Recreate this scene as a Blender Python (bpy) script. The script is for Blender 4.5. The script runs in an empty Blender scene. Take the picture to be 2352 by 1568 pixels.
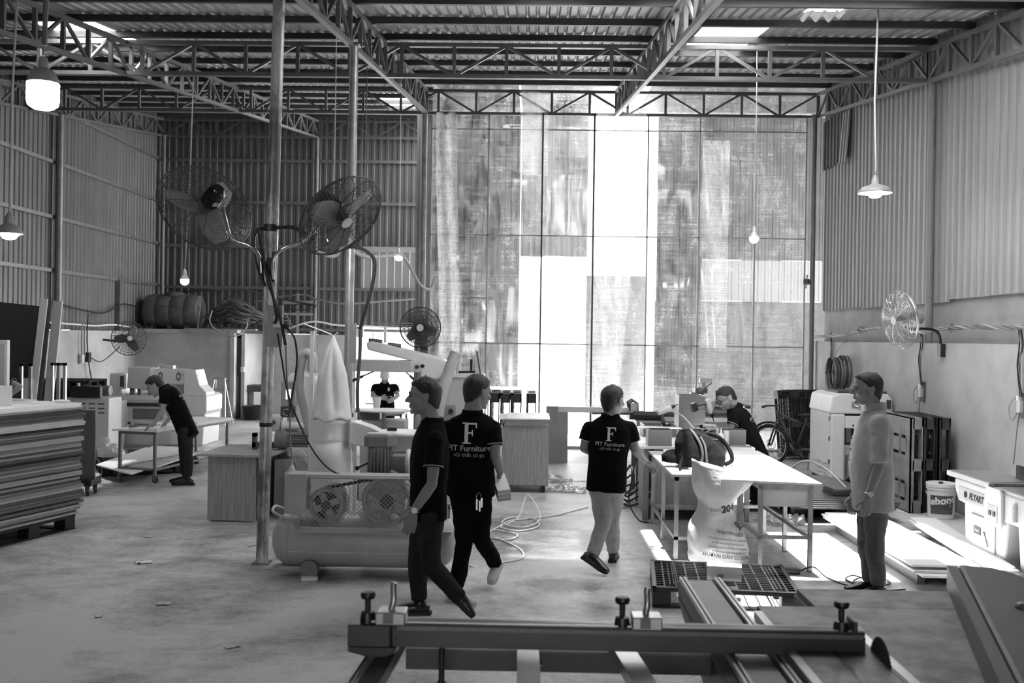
import bpy, math, random
from mathutils import Matrix, Vector, Euler, noise
random.seed(7)
sc = bpy.context.scene
COL = sc.collection
PI = math.pi

# ---------------------------------------------------------------- camera
FPX = 2287.0
cam_d = bpy.data.cameras.new('camera'); cam = bpy.data.objects.new('camera', cam_d); COL.objects.link(cam)
cam_d.sensor_width = 36.0; cam_d.lens = FPX / 2352 * 36.0
cam_d.clip_start = 0.05; cam_d.clip_end = 400
yaw, pitch, roll = math.atan(45 / FPX), -math.atan(11 / FPX), math.atan(0.0148)
fw = Vector((-math.sin(yaw) * math.cos(pitch), math.cos(yaw) * math.cos(pitch), math.sin(pitch)))
rt = Vector((math.cos(yaw), math.sin(yaw), 0)); up = rt.cross(fw)
Rv = rt * math.cos(roll) + up * math.sin(roll); Uv = up * math.cos(roll) - rt * math.sin(roll)
cam.matrix_world = Matrix(((Rv.x, Uv.x, -fw.x, 0), (Rv.y, Uv.y, -fw.y, 0), (Rv.z, Uv.z, -fw.z, 2.0), (0, 0, 0, 1)))
cam_d.dof.use_dof = True; cam_d.dof.focus_distance = 11.0; cam_d.dof.aperture_fstop = 3.2
sc.camera = cam

# ---------------------------------------------------------------- sky, sun, exposure
w = bpy.data.worlds.new('sky'); sc.world = w; w.use_nodes = True
bg = w.node_tree.nodes['Background']; bg.inputs[0].default_value = (1, 1, 1, 1); bg.inputs[1].default_value = 6.0
sun_d = bpy.data.lights.new('sun', 'SUN'); sun_d.energy = 34.0; sun_d.angle = 0.02
sun = bpy.data.objects.new('sun', sun_d); COL.objects.link(sun)
sun.location = (3, 40, 60)
sun.rotation_euler = Vector((0.0, -0.05, -5.7)).to_track_quat('-Z', 'Y').to_euler()
sc.view_settings.view_transform = 'Standard'; sc.view_settings.look = 'None'
sc.view_settings.gamma = 1.0; sc.view_settings.use_curve_mapping = False
sc.view_settings.exposure = 0.6
sc.cycles.use_denoising = True
sc.cycles.max_bounces = 8; sc.cycles.diffuse_bounces = 5; sc.cycles.glossy_bounces = 3; sc.cycles.transparent_max_bounces = 16
sc.cycles.use_adaptive_sampling = True; sc.cycles.adaptive_threshold = 0.04; sc.cycles.light_sampling_threshold = 0.03; sc.cycles.use_light_tree = False
sc.cycles.sample_clamp_indirect = 6.0
sc.cycles.caustics_reflective = False; sc.cycles.caustics_refractive = False

# ---------------------------------------------------------------- materials (monochrome photograph: greys only)
MATS = {}
def node(nt, t, **k):
    n = nt.nodes.new(t)
    for a, v in k.items(): setattr(n, a, v)
    return n
def mat(name, g, rough=0.6, metal=0.0, var=0.0, scale=6.0, bump=0.0, bscale=40.0, stretch=None, spec=0.5, contrast=None, coat=0.0):
    """grey principled material; var = amount of noise variation in the base colour"""
    if name in MATS: return MATS[name]
    m = bpy.data.materials.new(name); m.use_nodes = True; nt = m.node_tree
    b = nt.nodes['Principled BSDF']
    b.inputs['Base Color'].default_value = (g, g, g, 1); b.inputs['Roughness'].default_value = rough
    b.inputs['Metallic'].default_value = metal; b.inputs['Specular IOR Level'].default_value = spec
    if coat: b.inputs['Coat Weight'].default_value = coat
    if var or bump:
        tc = node(nt, 'ShaderNodeTexCoord'); mp = node(nt, 'ShaderNodeMapping')
        nt.links.new(tc.outputs['Object'], mp.inputs[0])
        if stretch: mp.inputs['Scale'].default_value = stretch
    if var:
        nz = node(nt, 'ShaderNodeTexNoise'); nz.inputs['Scale'].default_value = scale
        nz.inputs['Detail'].default_value = 6; nz.inputs['Roughness'].default_value = 0.65
        nt.links.new(mp.outputs[0], nz.inputs[0])
        r = node(nt, 'ShaderNodeValToRGB'); lo, hi = max(0, g * (1 - var)), min(1, g * (1 + var))
        c0, c1 = contrast or (0.3, 0.7)
        r.color_ramp.elements[0].position = c0; r.color_ramp.elements[0].color = (lo, lo, lo, 1)
        r.color_ramp.elements[1].position = c1; r.color_ramp.elements[1].color = (hi, hi, hi, 1)
        nt.links.new(nz.outputs[0], r.inputs[0]); nt.links.new(r.outputs[0], b.inputs['Base Color'])
    if bump:
        nb = node(nt, 'ShaderNodeTexNoise'); nb.inputs['Scale'].default_value = bscale; nb.inputs['Detail'].default_value = 5
        nt.links.new(mp.outputs[0], nb.inputs[0])
        bp = node(nt, 'ShaderNodeBump'); bp.inputs['Strength'].default_value = bump; bp.inputs['Distance'].default_value = 0.02
        nt.links.new(nb.outputs[0], bp.inputs['Height']); nt.links.new(bp.outputs[0], b.inputs['Normal'])
    MATS[name] = m; return m
def emis(name, s):
    if name in MATS: return MATS[name]
    m = bpy.data.materials.new(name); m.use_nodes = True; nt = m.node_tree
    b = nt.nodes['Principled BSDF']; b.inputs['Base Color'].default_value = (.9, .9, .9, 1)
    b.inputs['Emission Color'].default_value = (1, 1, 1, 1); b.inputs['Emission Strength'].default_value = s
    MATS[name] = m; return m
def sheet_mat(name, transp, transl, gloss, g=0.9, rough=0.12, scratch=0.0, pattern=None):
    """see-through plastic: part straight-through, part scattering, part mirror-like"""
    m = bpy.data.materials.new(name); m.use_nodes = True; nt = m.node_tree; nt.nodes.clear()
    out = node(nt, 'ShaderNodeOutputMaterial')
    tr = node(nt, 'ShaderNodeBsdfTransparent'); tr.inputs[0].default_value = (g, g, g, 1)
    tl = node(nt, 'ShaderNodeBsdfTranslucent'); tl.inputs[0].default_value = (g, g, g, 1)
    df = node(nt, 'ShaderNodeBsdfDiffuse'); df.inputs[0].default_value = (g, g, g, 1)
    gl = node(nt, 'ShaderNodeBsdfGlossy'); gl.inputs[0].default_value = (g, g, g, 1); gl.inputs['Roughness'].default_value = rough
    m0 = node(nt, 'ShaderNodeMixShader'); m0.inputs[0].default_value = 0.35
    nt.links.new(tl.outputs[0], m0.inputs[1]); nt.links.new(df.outputs[0], m0.inputs[2])
    m1 = node(nt, 'ShaderNodeMixShader'); m1.inputs[0].default_value = transl / (transp + transl)
    nt.links.new(tr.outputs[0], m1.inputs[1]); nt.links.new(m0.outputs[0], m1.inputs[2])
    m2 = node(nt, 'ShaderNodeMixShader'); m2.inputs[0].default_value = gloss
    nt.links.new(m1.outputs[0], m2.inputs[1]); nt.links.new(gl.outputs[0], m2.inputs[2])
    nt.links.new(m2.outputs[0], out.inputs[0])
    tc = node(nt, 'ShaderNodeTexCoord')
    if scratch:
        # clouds, rain streaks and swirling scuffs in the plastic
        mp = node(nt, 'ShaderNodeMapping'); mp.inputs['Scale'].default_value = (1.6, 1.6, 0.5); nt.links.new(tc.outputs['Object'], mp.inputs[0])
        n1 = node(nt, 'ShaderNodeTexNoise'); n1.inputs['Scale'].default_value = 1.6; n1.inputs['Detail'].default_value = 8; n1.inputs['Roughness'].default_value = .72
        n1.inputs['Distortion'].default_value = 1.2
        nt.links.new(mp.outputs[0], n1.inputs[0])
        mp2 = node(nt, 'ShaderNodeMapping'); mp2.inputs['Scale'].default_value = (1.0, 1.0, 34.0); nt.links.new(tc.outputs['Object'], mp2.inputs[0])
        n2 = node(nt, 'ShaderNodeTexNoise'); n2.inputs['Scale'].default_value = 1.7; n2.inputs['Detail'].default_value = 4; nt.links.new(mp2.outputs[0], n2.inputs[0])
        n3 = node(nt, 'ShaderNodeTexNoise'); n3.inputs['Scale'].default_value = 7; n3.inputs['Detail'].default_value = 3; n3.inputs['Distortion'].default_value = 4.0; nt.links.new(tc.outputs['Object'], n3.inputs[0])
        a1 = node(nt, 'ShaderNodeMath', operation='MULTIPLY_ADD'); a1.inputs[1].default_value = 0.45; nt.links.new(n2.outputs[0], a1.inputs[0]); nt.links.new(n1.outputs[0], a1.inputs[2])
        a2 = node(nt, 'ShaderNodeMath', operation='MULTIPLY_ADD'); a2.inputs[1].default_value = 0.35; nt.links.new(n3.outputs[0], a2.inputs[0]); nt.links.new(a1.outputs[0], a2.inputs[2])
        mr = node(nt, 'ShaderNodeMapRange'); mr.inputs['From Min'].default_value = 0.78; mr.inputs['From Max'].default_value = 1.12
        base = transl / (transp + transl)
        mr.inputs['To Min'].default_value = max(0, base - scratch); mr.inputs['To Max'].default_value = min(1, base + scratch)
        nt.links.new(a2.outputs[0], mr.inputs[0]); nt.links.new(mr.outputs[0], m1.inputs[0])
    MATS[name] = m; return m

# ---------------------------------------------------------------- mesh helpers
class MB:
    """collects shapes into one mesh"""
    def __init__(s): s.v = []; s.f = []
    def add(s, vs, fs, M=None):
        o = len(s.v)
        s.v += [tuple(M @ Vector(p)) if M else tuple(p) for p in vs]
        s.f += [tuple(i + o for i in q) for q in fs]; return s
    def box(s, c, d, M=None, rz=0, rx=0, ry=0):
        x, y, z = d[0] / 2, d[1] / 2, d[2] / 2
        vs = [(-x, -y, -z), (x, -y, -z), (x, y, -z), (-x, y, -z), (-x, -y, z), (x, -y, z), (x, y, z), (-x, y, z)]
        L = Matrix.Translation(c)
        if rz or rx or ry: L = L @ Euler((rx, ry, rz)).to_matrix().to_4x4()
        if M: L = M @ L
        return s.add(vs, [(0, 3, 2, 1), (4, 5, 6, 7), (0, 1, 5, 4), (1, 2, 6, 5), (2, 3, 7, 6), (3, 0, 4, 7)], L)
    def bx(s, a, b, M=None):
        return s.box([(a[i] + b[i]) / 2 for i in range(3)], [abs(b[i] - a[i]) for i in range(3)], M)
    def bar(s, p, q, wd, ht=None, upv=(0, 0, 1)):
        """rectangular bar from p to q"""
        p, q = Vector(p), Vector(q); d = q - p; L = d.length
        if L < 1e-6: return s
        z = d / L; u = Vector(upv)
        if abs(z.dot(u)) > 0.98: u = Vector((0, 1, 0))
        x = u.cross(z).normalized(); y = z.cross(x)
        M = Matrix(((x.x, y.x, z.x, 0), (x.y, y.y, z.y, 0), (x.z, y.z, z.z, 0), (0, 0, 0, 1)))
        M = Matrix.Translation((p + q) / 2) @ M
        return s.box((0, 0, 0), (wd, ht or wd, L), M)
    def cyl(s, p, q, r, r2=None, n=12, caps=True):
        p, q = Vector(p), Vector(q); d = (q - p); z = d.normalized()
        u = Vector((0, 0, 1)) if abs(z.z) < .9 else Vector((1, 0, 0))
        x = u.cross(z).normalized(); y = z.cross(x); r2 = r if r2 is None else r2
        vs = []
        for c, rr in ((p, r), (q, r2)):
            for i in range(n):
                a = 2 * PI * i / n; vs.append(c + x * (math.cos(a) * rr) + y * (math.sin(a) * rr))
        fs = [(i, (i + 1) % n, n + (i + 1) % n, n + i) for i in range(n)]
        if caps: fs += [tuple(range(n - 1, -1, -1)), tuple(range(n, 2 * n))]
        return s.add(vs, fs)
    def tube(s, pts, r, n=8, caps=True, closed=False):
        """round tube along a polyline; r is a number or one radius per point"""
        P = [Vector(p) for p in pts]; k = len(P); vs = []; fs = []
        rs = r if isinstance(r, (list, tuple)) else [r] * k
        prev = None
        for i in range(k):
            if closed: t = P[(i + 1) % k] - P[i - 1]
            else: t = P[min(i + 1, k - 1)] - P[max(i - 1, 0)]
            t = t.normalized() if t.length > 1e-9 else Vector((0, 0, 1))
            if prev is None:
                u = Vector((0, 0, 1)) if abs(t.z) < .9 else Vector((1, 0, 0)); x = u.cross(t).normalized()
            else:
                x = prev - t * prev.dot(t); x = x.normalized() if x.length > 1e-6 else prev
            prev = x; y = t.cross(x)
            for j in range(n):
                a = 2 * PI * j / n; vs.append(P[i] + x * (math.cos(a) * rs[i]) + y * (math.sin(a) * rs[i]))
        for i in range(k if closed else k - 1):
            for j in range(n):
                a, b = i * n, ((i + 1) % k) * n
                fs.append((a + j, a + (j + 1) % n, b + (j + 1) % n, b + j))
        if caps and not closed: fs += [tuple(range(n - 1, -1, -1)), tuple(range((k - 1) * n, k * n))]
        return s.add(vs, fs)
    def lathe(s, prof, n=20, M=None, caps=True):
        """profile [(radius, z)] spun about the z axis"""
        vs = []; fs = []; k = len(prof)
        for r, z in prof:
            for j in range(n):
                a = 2 * PI * j / n; vs.append((math.cos(a) * r, math.sin(a) * r, z))
        for i in range(k - 1):
            for j in range(n): fs.append((i * n + j, i * n + (j + 1) % n, (i + 1) * n + (j + 1) % n, (i + 1) * n + j))
        if caps:
            if prof[0][0] > 1e-4: fs.append(tuple(range(n - 1, -1, -1)))
            if prof[-1][0] > 1e-4: fs.append(tuple(range((k - 1) * n, k * n)))
        return s.add(vs, fs, M)
    def ball(s, c, r, n=12, m=8, M=None):
        rr = r if isinstance(r, (tuple, list)) else (r, r, r)
        vs = [(c[0], c[1], c[2] - rr[2])]; fs = []
        for i in range(1, m):
            p = -PI / 2 + PI * i / m
            for j in range(n):
                a = 2 * PI * j / n
                vs.append((c[0] + rr[0] * math.cos(p) * math.cos(a), c[1] + rr[1] * math.cos(p) * math.sin(a), c[2] + rr[2] * math.sin(p)))
        vs.append((c[0], c[1], c[2] + rr[2])); L = len(vs) - 1
        for j in range(n): fs.append((0, 1 + (j + 1) % n, 1 + j)); fs.append((L, L - n + j, L - n + (j + 1) % n))
        for i in range(m - 2):
            for j in range(n):
                a = 1 + i * n; fs.append((a + j, a + (j + 1) % n, a + n + (j + 1) % n, a + n + j))
        return s.add(vs, fs, M)
    def prism(s, poly, h0, h1, M=None):
        """polygon in xy pulled from z=h0 to z=h1"""
        k = len(poly); vs = [(x, y, h0) for x, y in poly] + [(x, y, h1) for x, y in poly]
        fs = [tuple(range(k - 1, -1, -1)), tuple(range(k, 2 * k))] + [(i, (i + 1) % k, k + (i + 1) % k, k + i) for i in range(k)]
        return s.add(vs, fs, M)
    def grid(s, fn, nu, nv):
        vs = [fn(i / nu, j / nv) for j in range(nv + 1) for i in range(nu + 1)]
        fs = [(j * (nu + 1) + i, j * (nu + 1) + i + 1, (j + 1) * (nu + 1) + i + 1, (j + 1) * (nu + 1) + i) for j in range(nv) for i in range(nu)]
        return s.add(vs, fs)
def rot(axis, a): return Matrix.Rotation(a, 4, axis)
def tr(*p): return Matrix.Translation(p if len(p) == 3 else p[0])
XZ = Matrix(((1, 0, 0, 0), (0, 0, -1, 0), (0, 1, 0, 0), (0, 0, 0, 1)))      # polygon (x, z) standing up, pulled towards -y
YZ = Matrix(((0, 0, 1, 0), (1, 0, 0, 0), (0, 1, 0, 0), (0, 0, 0, 1)))      # polygon (y, z) standing up, pulled towards +x

def O(name, mb, m, parent=None, smooth=False, bevel=0.0, sub=0, seg=2, kind=None, solid=0.0):
    me = mb if isinstance(mb, bpy.types.Mesh) else bpy.data.meshes.new(name)
    if isinstance(mb, MB):
        me.from_pydata(mb.v, [], mb.f); me.update()
        if smooth:
            me.polygons.foreach_set('use_smooth', [True] * len(me.polygons))
            if smooth == 'auto': me.set_sharp_from_angle(angle=0.7)
        if m: me.materials.append(m)
    o = bpy.data.objects.new(name, me); COL.objects.link(o)
    if parent: o.parent = parent
    if solid: x = o.modifiers.new('thickness', 'SOLIDIFY'); x.thickness = solid; x.offset = 0
    if bevel: x = o.modifiers.new('bevel', 'BEVEL'); x.width = bevel; x.segments = seg; x.limit_method = 'ANGLE'
    if sub: x = o.modifiers.new('sub', 'SUBSURF'); x.levels = sub; x.render_levels = sub
    if kind: o['kind'] = kind
    return o
def tag(o, label, cat, group=None, kind=None):
    o['label'] = label; o['category'] = cat
    if group: o['group'] = group
    if kind: o['kind'] = kind
    return o
def T(name, label, cat, loc=(0, 0, 0), rz=0, group=None, kind=None, rx=0, ry=0):
    o = bpy.data.objects.new(name, None); COL.objects.link(o); o.empty_display_size = .1
    o.location = loc; o.rotation_euler = (rx, ry, rz)
    return tag(o, label, cat, group, kind)
def S(name, label=None, loc=(0, 0, 0)):
    o = bpy.data.objects.new(name, None); COL.objects.link(o); o.location = loc; o['kind'] = 'structure'
    if label: o['label'] = label
    return o
def dup(root, loc=None, rot_e=None, label=None, group=None):
    r = root.copy(); COL.objects.link(r)
    if loc is not None: r.location = loc
    if rot_e is not None: r.rotation_euler = rot_e
    if label: r['label'] = label
    if group: r['group'] = group
    for ch in list(root.children):
        c = ch.copy(); COL.objects.link(c); c.parent = r
        for g in list(ch.children):
            d = g.copy(); COL.objects.link(d); d.parent = c
    return r
def inst(src, parent, loc=None, M=None):
    """another piece that shares the mesh of src"""
    o = src.copy(); COL.objects.link(o); o.parent = parent
    if loc is not None: o.location = loc
    if M is not None: o.matrix_local = M
    return o
def bez(pts, n=8):
    """smooth curve through points (Catmull-Rom)"""
    P = [Vector(p) for p in pts]; out = []
    for i in range(len(P) - 1):
        a, b, c, d = P[max(i - 1, 0)], P[i], P[i + 1], P[min(i + 2, len(P) - 1)]
        for j in range(n):
            t = j / n
            out.append(0.5 * ((2 * b) + (c - a) * t + (2 * a - 5 * b + 4 * c - d) * t * t + (3 * b - a - 3 * c + d) * t ** 3))
    out.append(P[-1]); return out
def sag(p, q, dz, n=10):
    p, q = Vector(p), Vector(q)
    return [p.lerp(q, i / n) + Vector((0, 0, -dz * 4 * (i / n) * (1 - i / n))) for i in range(n + 1)]
FONT_N = [0]
def text_mesh(s, size, extrude=0.001, shear=0.0, space=1.0, bold=0.0, align='CENTER'):
    c = bpy.data.curves.new('lettering', 'FONT'); c.body = s; c.size = size; c.extrude = extrude; c.shear = shear
    c.align_x = align; c.align_y = 'CENTER'; c.space_character = space; c.offset = bold; c.resolution_u = 2
    o = bpy.data.objects.new('t', c); COL.objects.link(o)
    me = bpy.data.meshes.new_from_object(o.evaluated_get(bpy.context.evaluated_depsgraph_get()))
    bpy.data.objects.remove(o); bpy.data.curves.remove(c); return me
def text(name, s, size, M, m, parent=None, **k):
    me = text_mesh(s, size, **k); me.materials.clear(); me.materials.append(m)
    o = bpy.data.objects.new(name, me); COL.objects.link(o)
    if parent: o.parent = parent
    o.matrix_local = M; return o
# lettering meshes first, while the scene is still light
TXT = {}
for key, s, size, kw in (('fit', 'FIT Furniture', .052, dict(extrude=.0004, bold=.0008)), ('gu', 'nội thất có gu', .034, dict(extrude=.0004)),
        ('cnc', 'CNC-2500E2', .15, dict(extrude=.001)), ('bond', 'ebond', .115, dict(extrude=.001, bold=.004)), ('two', 'II', .06, dict(extrude=.001)),
        ('fly', 'FLYART', .085, dict(extrude=.001, shear=.2, bold=.002)), ('danger', 'Danger', .028, dict(extrude=.001)),
        ('shi', 'Shin', .17, dict(extrude=.004, shear=.35, bold=.003)), ('500', '500', .15, dict(extrude=.004, shear=.25, bold=.003)),
        ('ngl', 'NGUYÊN LIỆU', .05, dict(extrude=.0005)), ('hdsd', 'HƯỚNG DẪN SỬ DỤNG', .05, dict(extrude=.0005)),
        ('204', '204', .11, dict(extrude=.0005, bold=.004)), ('thuc', 'THỨC ĂN', .045, dict(extrude=.0005)),
        ('l1', 'được phối chế từ các nguồn protein và nguyên liệu', .026, dict(extrude=.0004)), ('l2', 'như đậu nành, khoáng mì, bắp, cám mì, cám', .026, dict(extrude=.0004)),
        ('l3', 'gạo, premix, khoáng chất... không sử dụng nguyên', .026, dict(extrude=.0004)), ('l4', 'liệu cấm trong chăn nuôi thủy sản cũng như', .026, dict(extrude=.0004)),
        ('l5', 'Cho ăn từ 2 đến 5 lần trong ngày, bảo quản nơi', .026, dict(extrude=.0004)), ('l6', 'khô ráo, thoáng mát, sử dụng trong vòng ba tháng', .026, dict(extrude=.0004))):
    TXT[key] = text_mesh(s, size, **kw)
def letter(name, key, M, m, parent, wrap=None, off=.002):
    me = TXT[key].copy(); me.materials.clear(); me.materials.append(m)
    o = bpy.data.objects.new(name, me); COL.objects.link(o); o.parent = parent; o.matrix_local = M
    if wrap:
        s = o.modifiers.new('w', 'SHRINKWRAP'); s.target = wrap; s.wrap_method = 'PROJECT'; s.use_project_z = True
        s.use_negative_direction = True; s.use_positive_direction = True; s.offset = off; s.wrap_mode = 'ABOVE_SURFACE'
    return o

# ---------------------------------------------------------------- base materials
CONC = mat('concrete_wall', .37, .85, var=.22, scale=1.3, bump=.15, bscale=25)
PLAS = mat('rough_plaster', .25, .9, var=.2, scale=2.0, bump=.2, bscale=20)
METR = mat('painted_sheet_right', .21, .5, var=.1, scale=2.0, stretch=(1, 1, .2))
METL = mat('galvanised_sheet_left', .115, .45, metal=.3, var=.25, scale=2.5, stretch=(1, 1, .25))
ROOF = mat('galvanised_roof', .26, .5, metal=.2, var=.25, scale=2.5, stretch=(1, .3, 1))
STEEL = mat('grey_steel', .18, .45, metal=.5, var=.2, scale=4)
DSTEEL = mat('dark_steel', .07, .5, metal=.4, var=.2, scale=5)
GALV = mat('galvanised_pipe', .36, .4, metal=.6, var=.35, scale=5)
WHITE = mat('white_enamel', .75, .35, var=.05, scale=3)
OFFW = mat('off_white_enamel', .55, .4, var=.08, scale=3)
LAM = mat('white_laminate', .82, .4, var=.04, scale=2)
GREY = mat('grey_paint', .28, .45, var=.12, scale=5)
MGREY = mat('mid_grey_paint', .17, .45, var=.12, scale=5)
DGREY = mat('dark_grey_paint', .06, .5, var=.15, scale=5)
BLACK = mat('black_plastic', .012, .4, var=.3, scale=8)
BLKGL = mat('black_gloss', .008, .12)
RUBB = mat('black_rubber', .015, .7)
CHROME = mat('chrome', .7, .15, metal=1.0)
ALU = mat('aluminium', .5, .3, metal=.85, var=.1, scale=4)
RUST = mat('worn_table_steel', .13, .5, metal=.3, var=.5, scale=5, contrast=(.4, .6))

# floor: trowelled concrete with scuffs, dust and a few pale trails
def floor_mat():
    m = bpy.data.materials.new('trowelled_concrete'); m.use_nodes = True; nt = m.node_tree; b = nt.nodes['Principled BSDF']
    tc = node(nt, 'ShaderNodeTexCoord')
    def nz(scale, det, rgh, st=(1, 1, 1), dist=0):
        mp = node(nt, 'ShaderNodeMapping'); mp.inputs['Scale'].default_value = st; nt.links.new(tc.outputs['Object'], mp.inputs[0])
        n = node(nt, 'ShaderNodeTexNoise'); n.inputs['Scale'].default_value = scale; n.inputs['Detail'].default_value = det
        n.inputs['Roughness'].default_value = rgh; n.inputs['Distortion'].default_value = dist; nt.links.new(mp.outputs[0], n.inputs[0]); return n
    a, c, d = nz(.55, 8, .62, dist=.6), nz(3.2, 8, .75, (1, 1.6, 1)), nz(22, 6, .75)
    s1 = node(nt, 'ShaderNodeMath', operation='MULTIPLY_ADD'); s1.inputs[1].default_value = .55; nt.links.new(c.outputs[0], s1.inputs[0]); nt.links.new(a.outputs[0], s1.inputs[2])
    s2 = node(nt, 'ShaderNodeMath', operation='MULTIPLY_ADD'); s2.inputs[1].default_value = .3; nt.links.new(d.outputs[0], s2.inputs[0]); nt.links.new(s1.outputs[0], s2.inputs[2])
    r = node(nt, 'ShaderNodeValToRGB'); e = r.color_ramp.elements
    e[0].position = .74; e[0].color = (.14, .14, .14, 1); e[1].position = 1.12; e[1].color = (.56, .56, .56, 1)
    nt.links.new(s2.outputs[0], r.inputs[0])
    # worn dark dust patch in the walkway
    mp = node(nt, 'ShaderNodeMapping'); mp.inputs['Location'].default_value = (-.28, -8.05, 0); nt.links.new(tc.outputs['Object'], mp.inputs[0])
    ln = node(nt, 'ShaderNodeVectorMath', operation='LENGTH')
    mp3 = node(nt, 'ShaderNodeMapping'); mp3.inputs['Scale'].default_value = (1.5, 1.9, 1); nt.links.new(mp.outputs[0], mp3.inputs[0]); nt.links.new(mp3.outputs[0], ln.inputs[0])
    dn = nz(9, 6, .8)
    ad = node(nt, 'ShaderNodeMath', operation='MULTIPLY_ADD'); ad.inputs[1].default_value = 1.2; nt.links.new(dn.outputs[0], ad.inputs[0]); nt.links.new(ln.outputs['Value'], ad.inputs[2])
    mr = node(nt, 'ShaderNodeMapRange'); mr.inputs['From Min'].default_value = .9; mr.inputs['From Max'].default_value = 1.25; mr.inputs['To Min'].default_value = .28; mr.inputs['To Max'].default_value = 1
    nt.links.new(ad.outputs[0], mr.inputs[0])
    mx = node(nt, 'ShaderNodeMix', data_type='RGBA', blend_type='MULTIPLY'); mx.inputs[0].default_value = 1
    nt.links.new(r.outputs[0], mx.inputs[6]); nt.links.new(mr.outputs[0], mx.inputs[7]); nt.links.new(mx.outputs[2], b.inputs['Base Color'])
    rr = node(nt, 'ShaderNodeMapRange'); rr.inputs['To Min'].default_value = .35; rr.inputs['To Max'].default_value = .62; nt.links.new(c.outputs[0], rr.inputs[0]); nt.links.new(rr.outputs[0], b.inputs['Roughness'])
    bp = node(nt, 'ShaderNodeBump'); bp.inputs['Strength'].default_value = .12; bp.inputs['Distance'].default_value = .02; nt.links.new(s2.outputs[0], bp.inputs['Height']); nt.links.new(bp.outputs[0], b.inputs['Normal'])
    return m
fl = O('floor', MB().bx((-9.4, -6, -.2), (5.4, 25, 0)), floor_mat(), kind='structure')
fl['label'] = 'scuffed grey concrete workshop floor'
yd = O('yard_ground', MB().bx((-30, 25, -.3), (30, 60, -.02)).bx((-1.9, 17.95, -.05), (30, 25, .004)), mat('yard_concrete', .55, .9, var=.1), kind='structure')

# ---------------------------------------------------------------- corrugated sheets
def profile(width, pitch, h, top=.38):
    """trapezoid ribs along u: list of (u, offset)"""
    out = []; n = max(1, round(width / pitch)); p = width / n; s = p * .12
    for i in range(n):
        u = i * p; out += [(u, 0), (u + p * (1 - top) - s, 0), (u + p * (1 - top), h), (u + p - s, h)]
    out.append((width, 0)); return out
def corr(width, length, pitch, h, top=.38, nl=1):
    """sheet in local x (width) and z (length), ribs towards -y"""
    pr = profile(width, pitch, h, top); mb = MB(); k = len(pr)
    vs = [(u, -o, length * j / nl) for j in range(nl + 1) for u, o in pr]
    fs = [(j * k + i, j * k + i + 1, (j + 1) * k + i + 1, (j + 1) * k + i) for j in range(nl) for i in range(k - 1)]
    return mb.add(vs, fs)
ZC = lambda y: 5.36 + .128 * (y - 12.9)          # bottom chord height
ZT = lambda y: ZC(y) + .40
ZR = lambda y: ZC(y) + .56                       # roof sheet

# roof: sheets side by side, each a piece, with see-through sheets between them
ceil = S('ceiling', 'corrugated metal roof on steel purlins')
SKYL = [(2.03, 2.87, 12.05, 14.1), (-6.35, -5.52, 12.0, 13.95), (-3.25, -2.42, 20.0, 22.9), (3.02, 3.42, 10.95, 11.4), (1.18, 2.03, 7.2, 10.5), (2.03, 3.42, 8.4, 10.5), (3.42, 4.05, 8.2, 10.5), (3.42, 4.02, 7.0, 7.9), (-.2, .5, 9.0, 10.4)]  # after the seen sheets come unseen ones, added to place sun patches
th = math.atan(.128)
def roof_piece(x0, x1, y0, y1, m=ROOF, name='roof_sheet', parent=ceil, lift=0, pitch=.13):
    L = (y1 - y0) / math.cos(th)
    o = O(name, corr(x1 - x0, L, pitch, .028, .3), m, parent)
    # local z runs along the slope, local -y (ribs) points up
    M = Matrix(((1, 0, 0, x0), (0, math.sin(th), math.cos(th), y0), (0, -math.cos(th), math.sin(th), ZR(y0) + lift), (0, 0, 0, 1)))
    o.matrix_local = M; return o
x = -9.4; k = 0
xs = [-9.4, -8.7, -7.9, -7.15, -6.35, -5.52, -4.7, -3.95, -3.25, -2.42, -1.85, -1.0, -.2, .5, 1.18, 2.03, 2.87, 3.42, 4.5, 5.3]
for x0, x1 in zip(xs[:-1], xs[1:]):
    yend = 24.8 if x1 <= -1.8 else 18.15
    cuts = sorted([(a, b) for X0, X1, a, b in SKYL if X0 < x1 - .01 and X1 > x0 + .01])
    y = -6.0
    segs = []
    for a, b in cuts:
        if a > y + .05: segs.append((y, a))
        y = b
    segs.append((y, yend))
    fin = []
    for a, b in segs:
        if b - a > 12: fin += [(a, 6.6), (6.6, b)]
        else: fin.append((a, b))
    for a, b in fin: roof_piece(x0, x1 + .02, a - .03, b + .03, lift=random.uniform(0, .008))
    # fill beside a narrow skylight
    for X0, X1, a, b in SKYL:
        if X0 < x1 - .01 and X1 > x0 + .01:
            if X0 > x0 + .05: roof_piece(x0, X0, a, b)
            if X1 < x1 - .05: roof_piece(X1, x1 + .02, a, b)
SKYM = sheet_mat('skylight_sheet', .75, .25, .04, .95)
SKYD = sheet_mat('milky_skylight_sheet', .06, .94, .04, .9)
for i, (X0, X1, a, b) in enumerate(SKYL):
    o = roof_piece(X0, X1, a, b, SKYD if i in (1, 2, 8) else SKYM, 'window_%d' % (i + 2), None, lift=.012); o['kind'] = 'structure'; o['label'] = 'see-through roof sheet letting daylight in'  # those above the view are added for sun patches and fill
tr_ = O('torn_skylight_cover', MB().grid(lambda u, v: (3.0 + .44 * u, 11.15 + .28 * v, ZR(11.15 + .28 * v) - .03 - .06 * v * (1 + math.sin(u * 19)) * .6), 24, 5), mat('torn_plastic', .6, .5, var=.2), kind=None)
tag(tr_, 'torn white plastic hanging under a small roof opening', 'plastic sheet')
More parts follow.
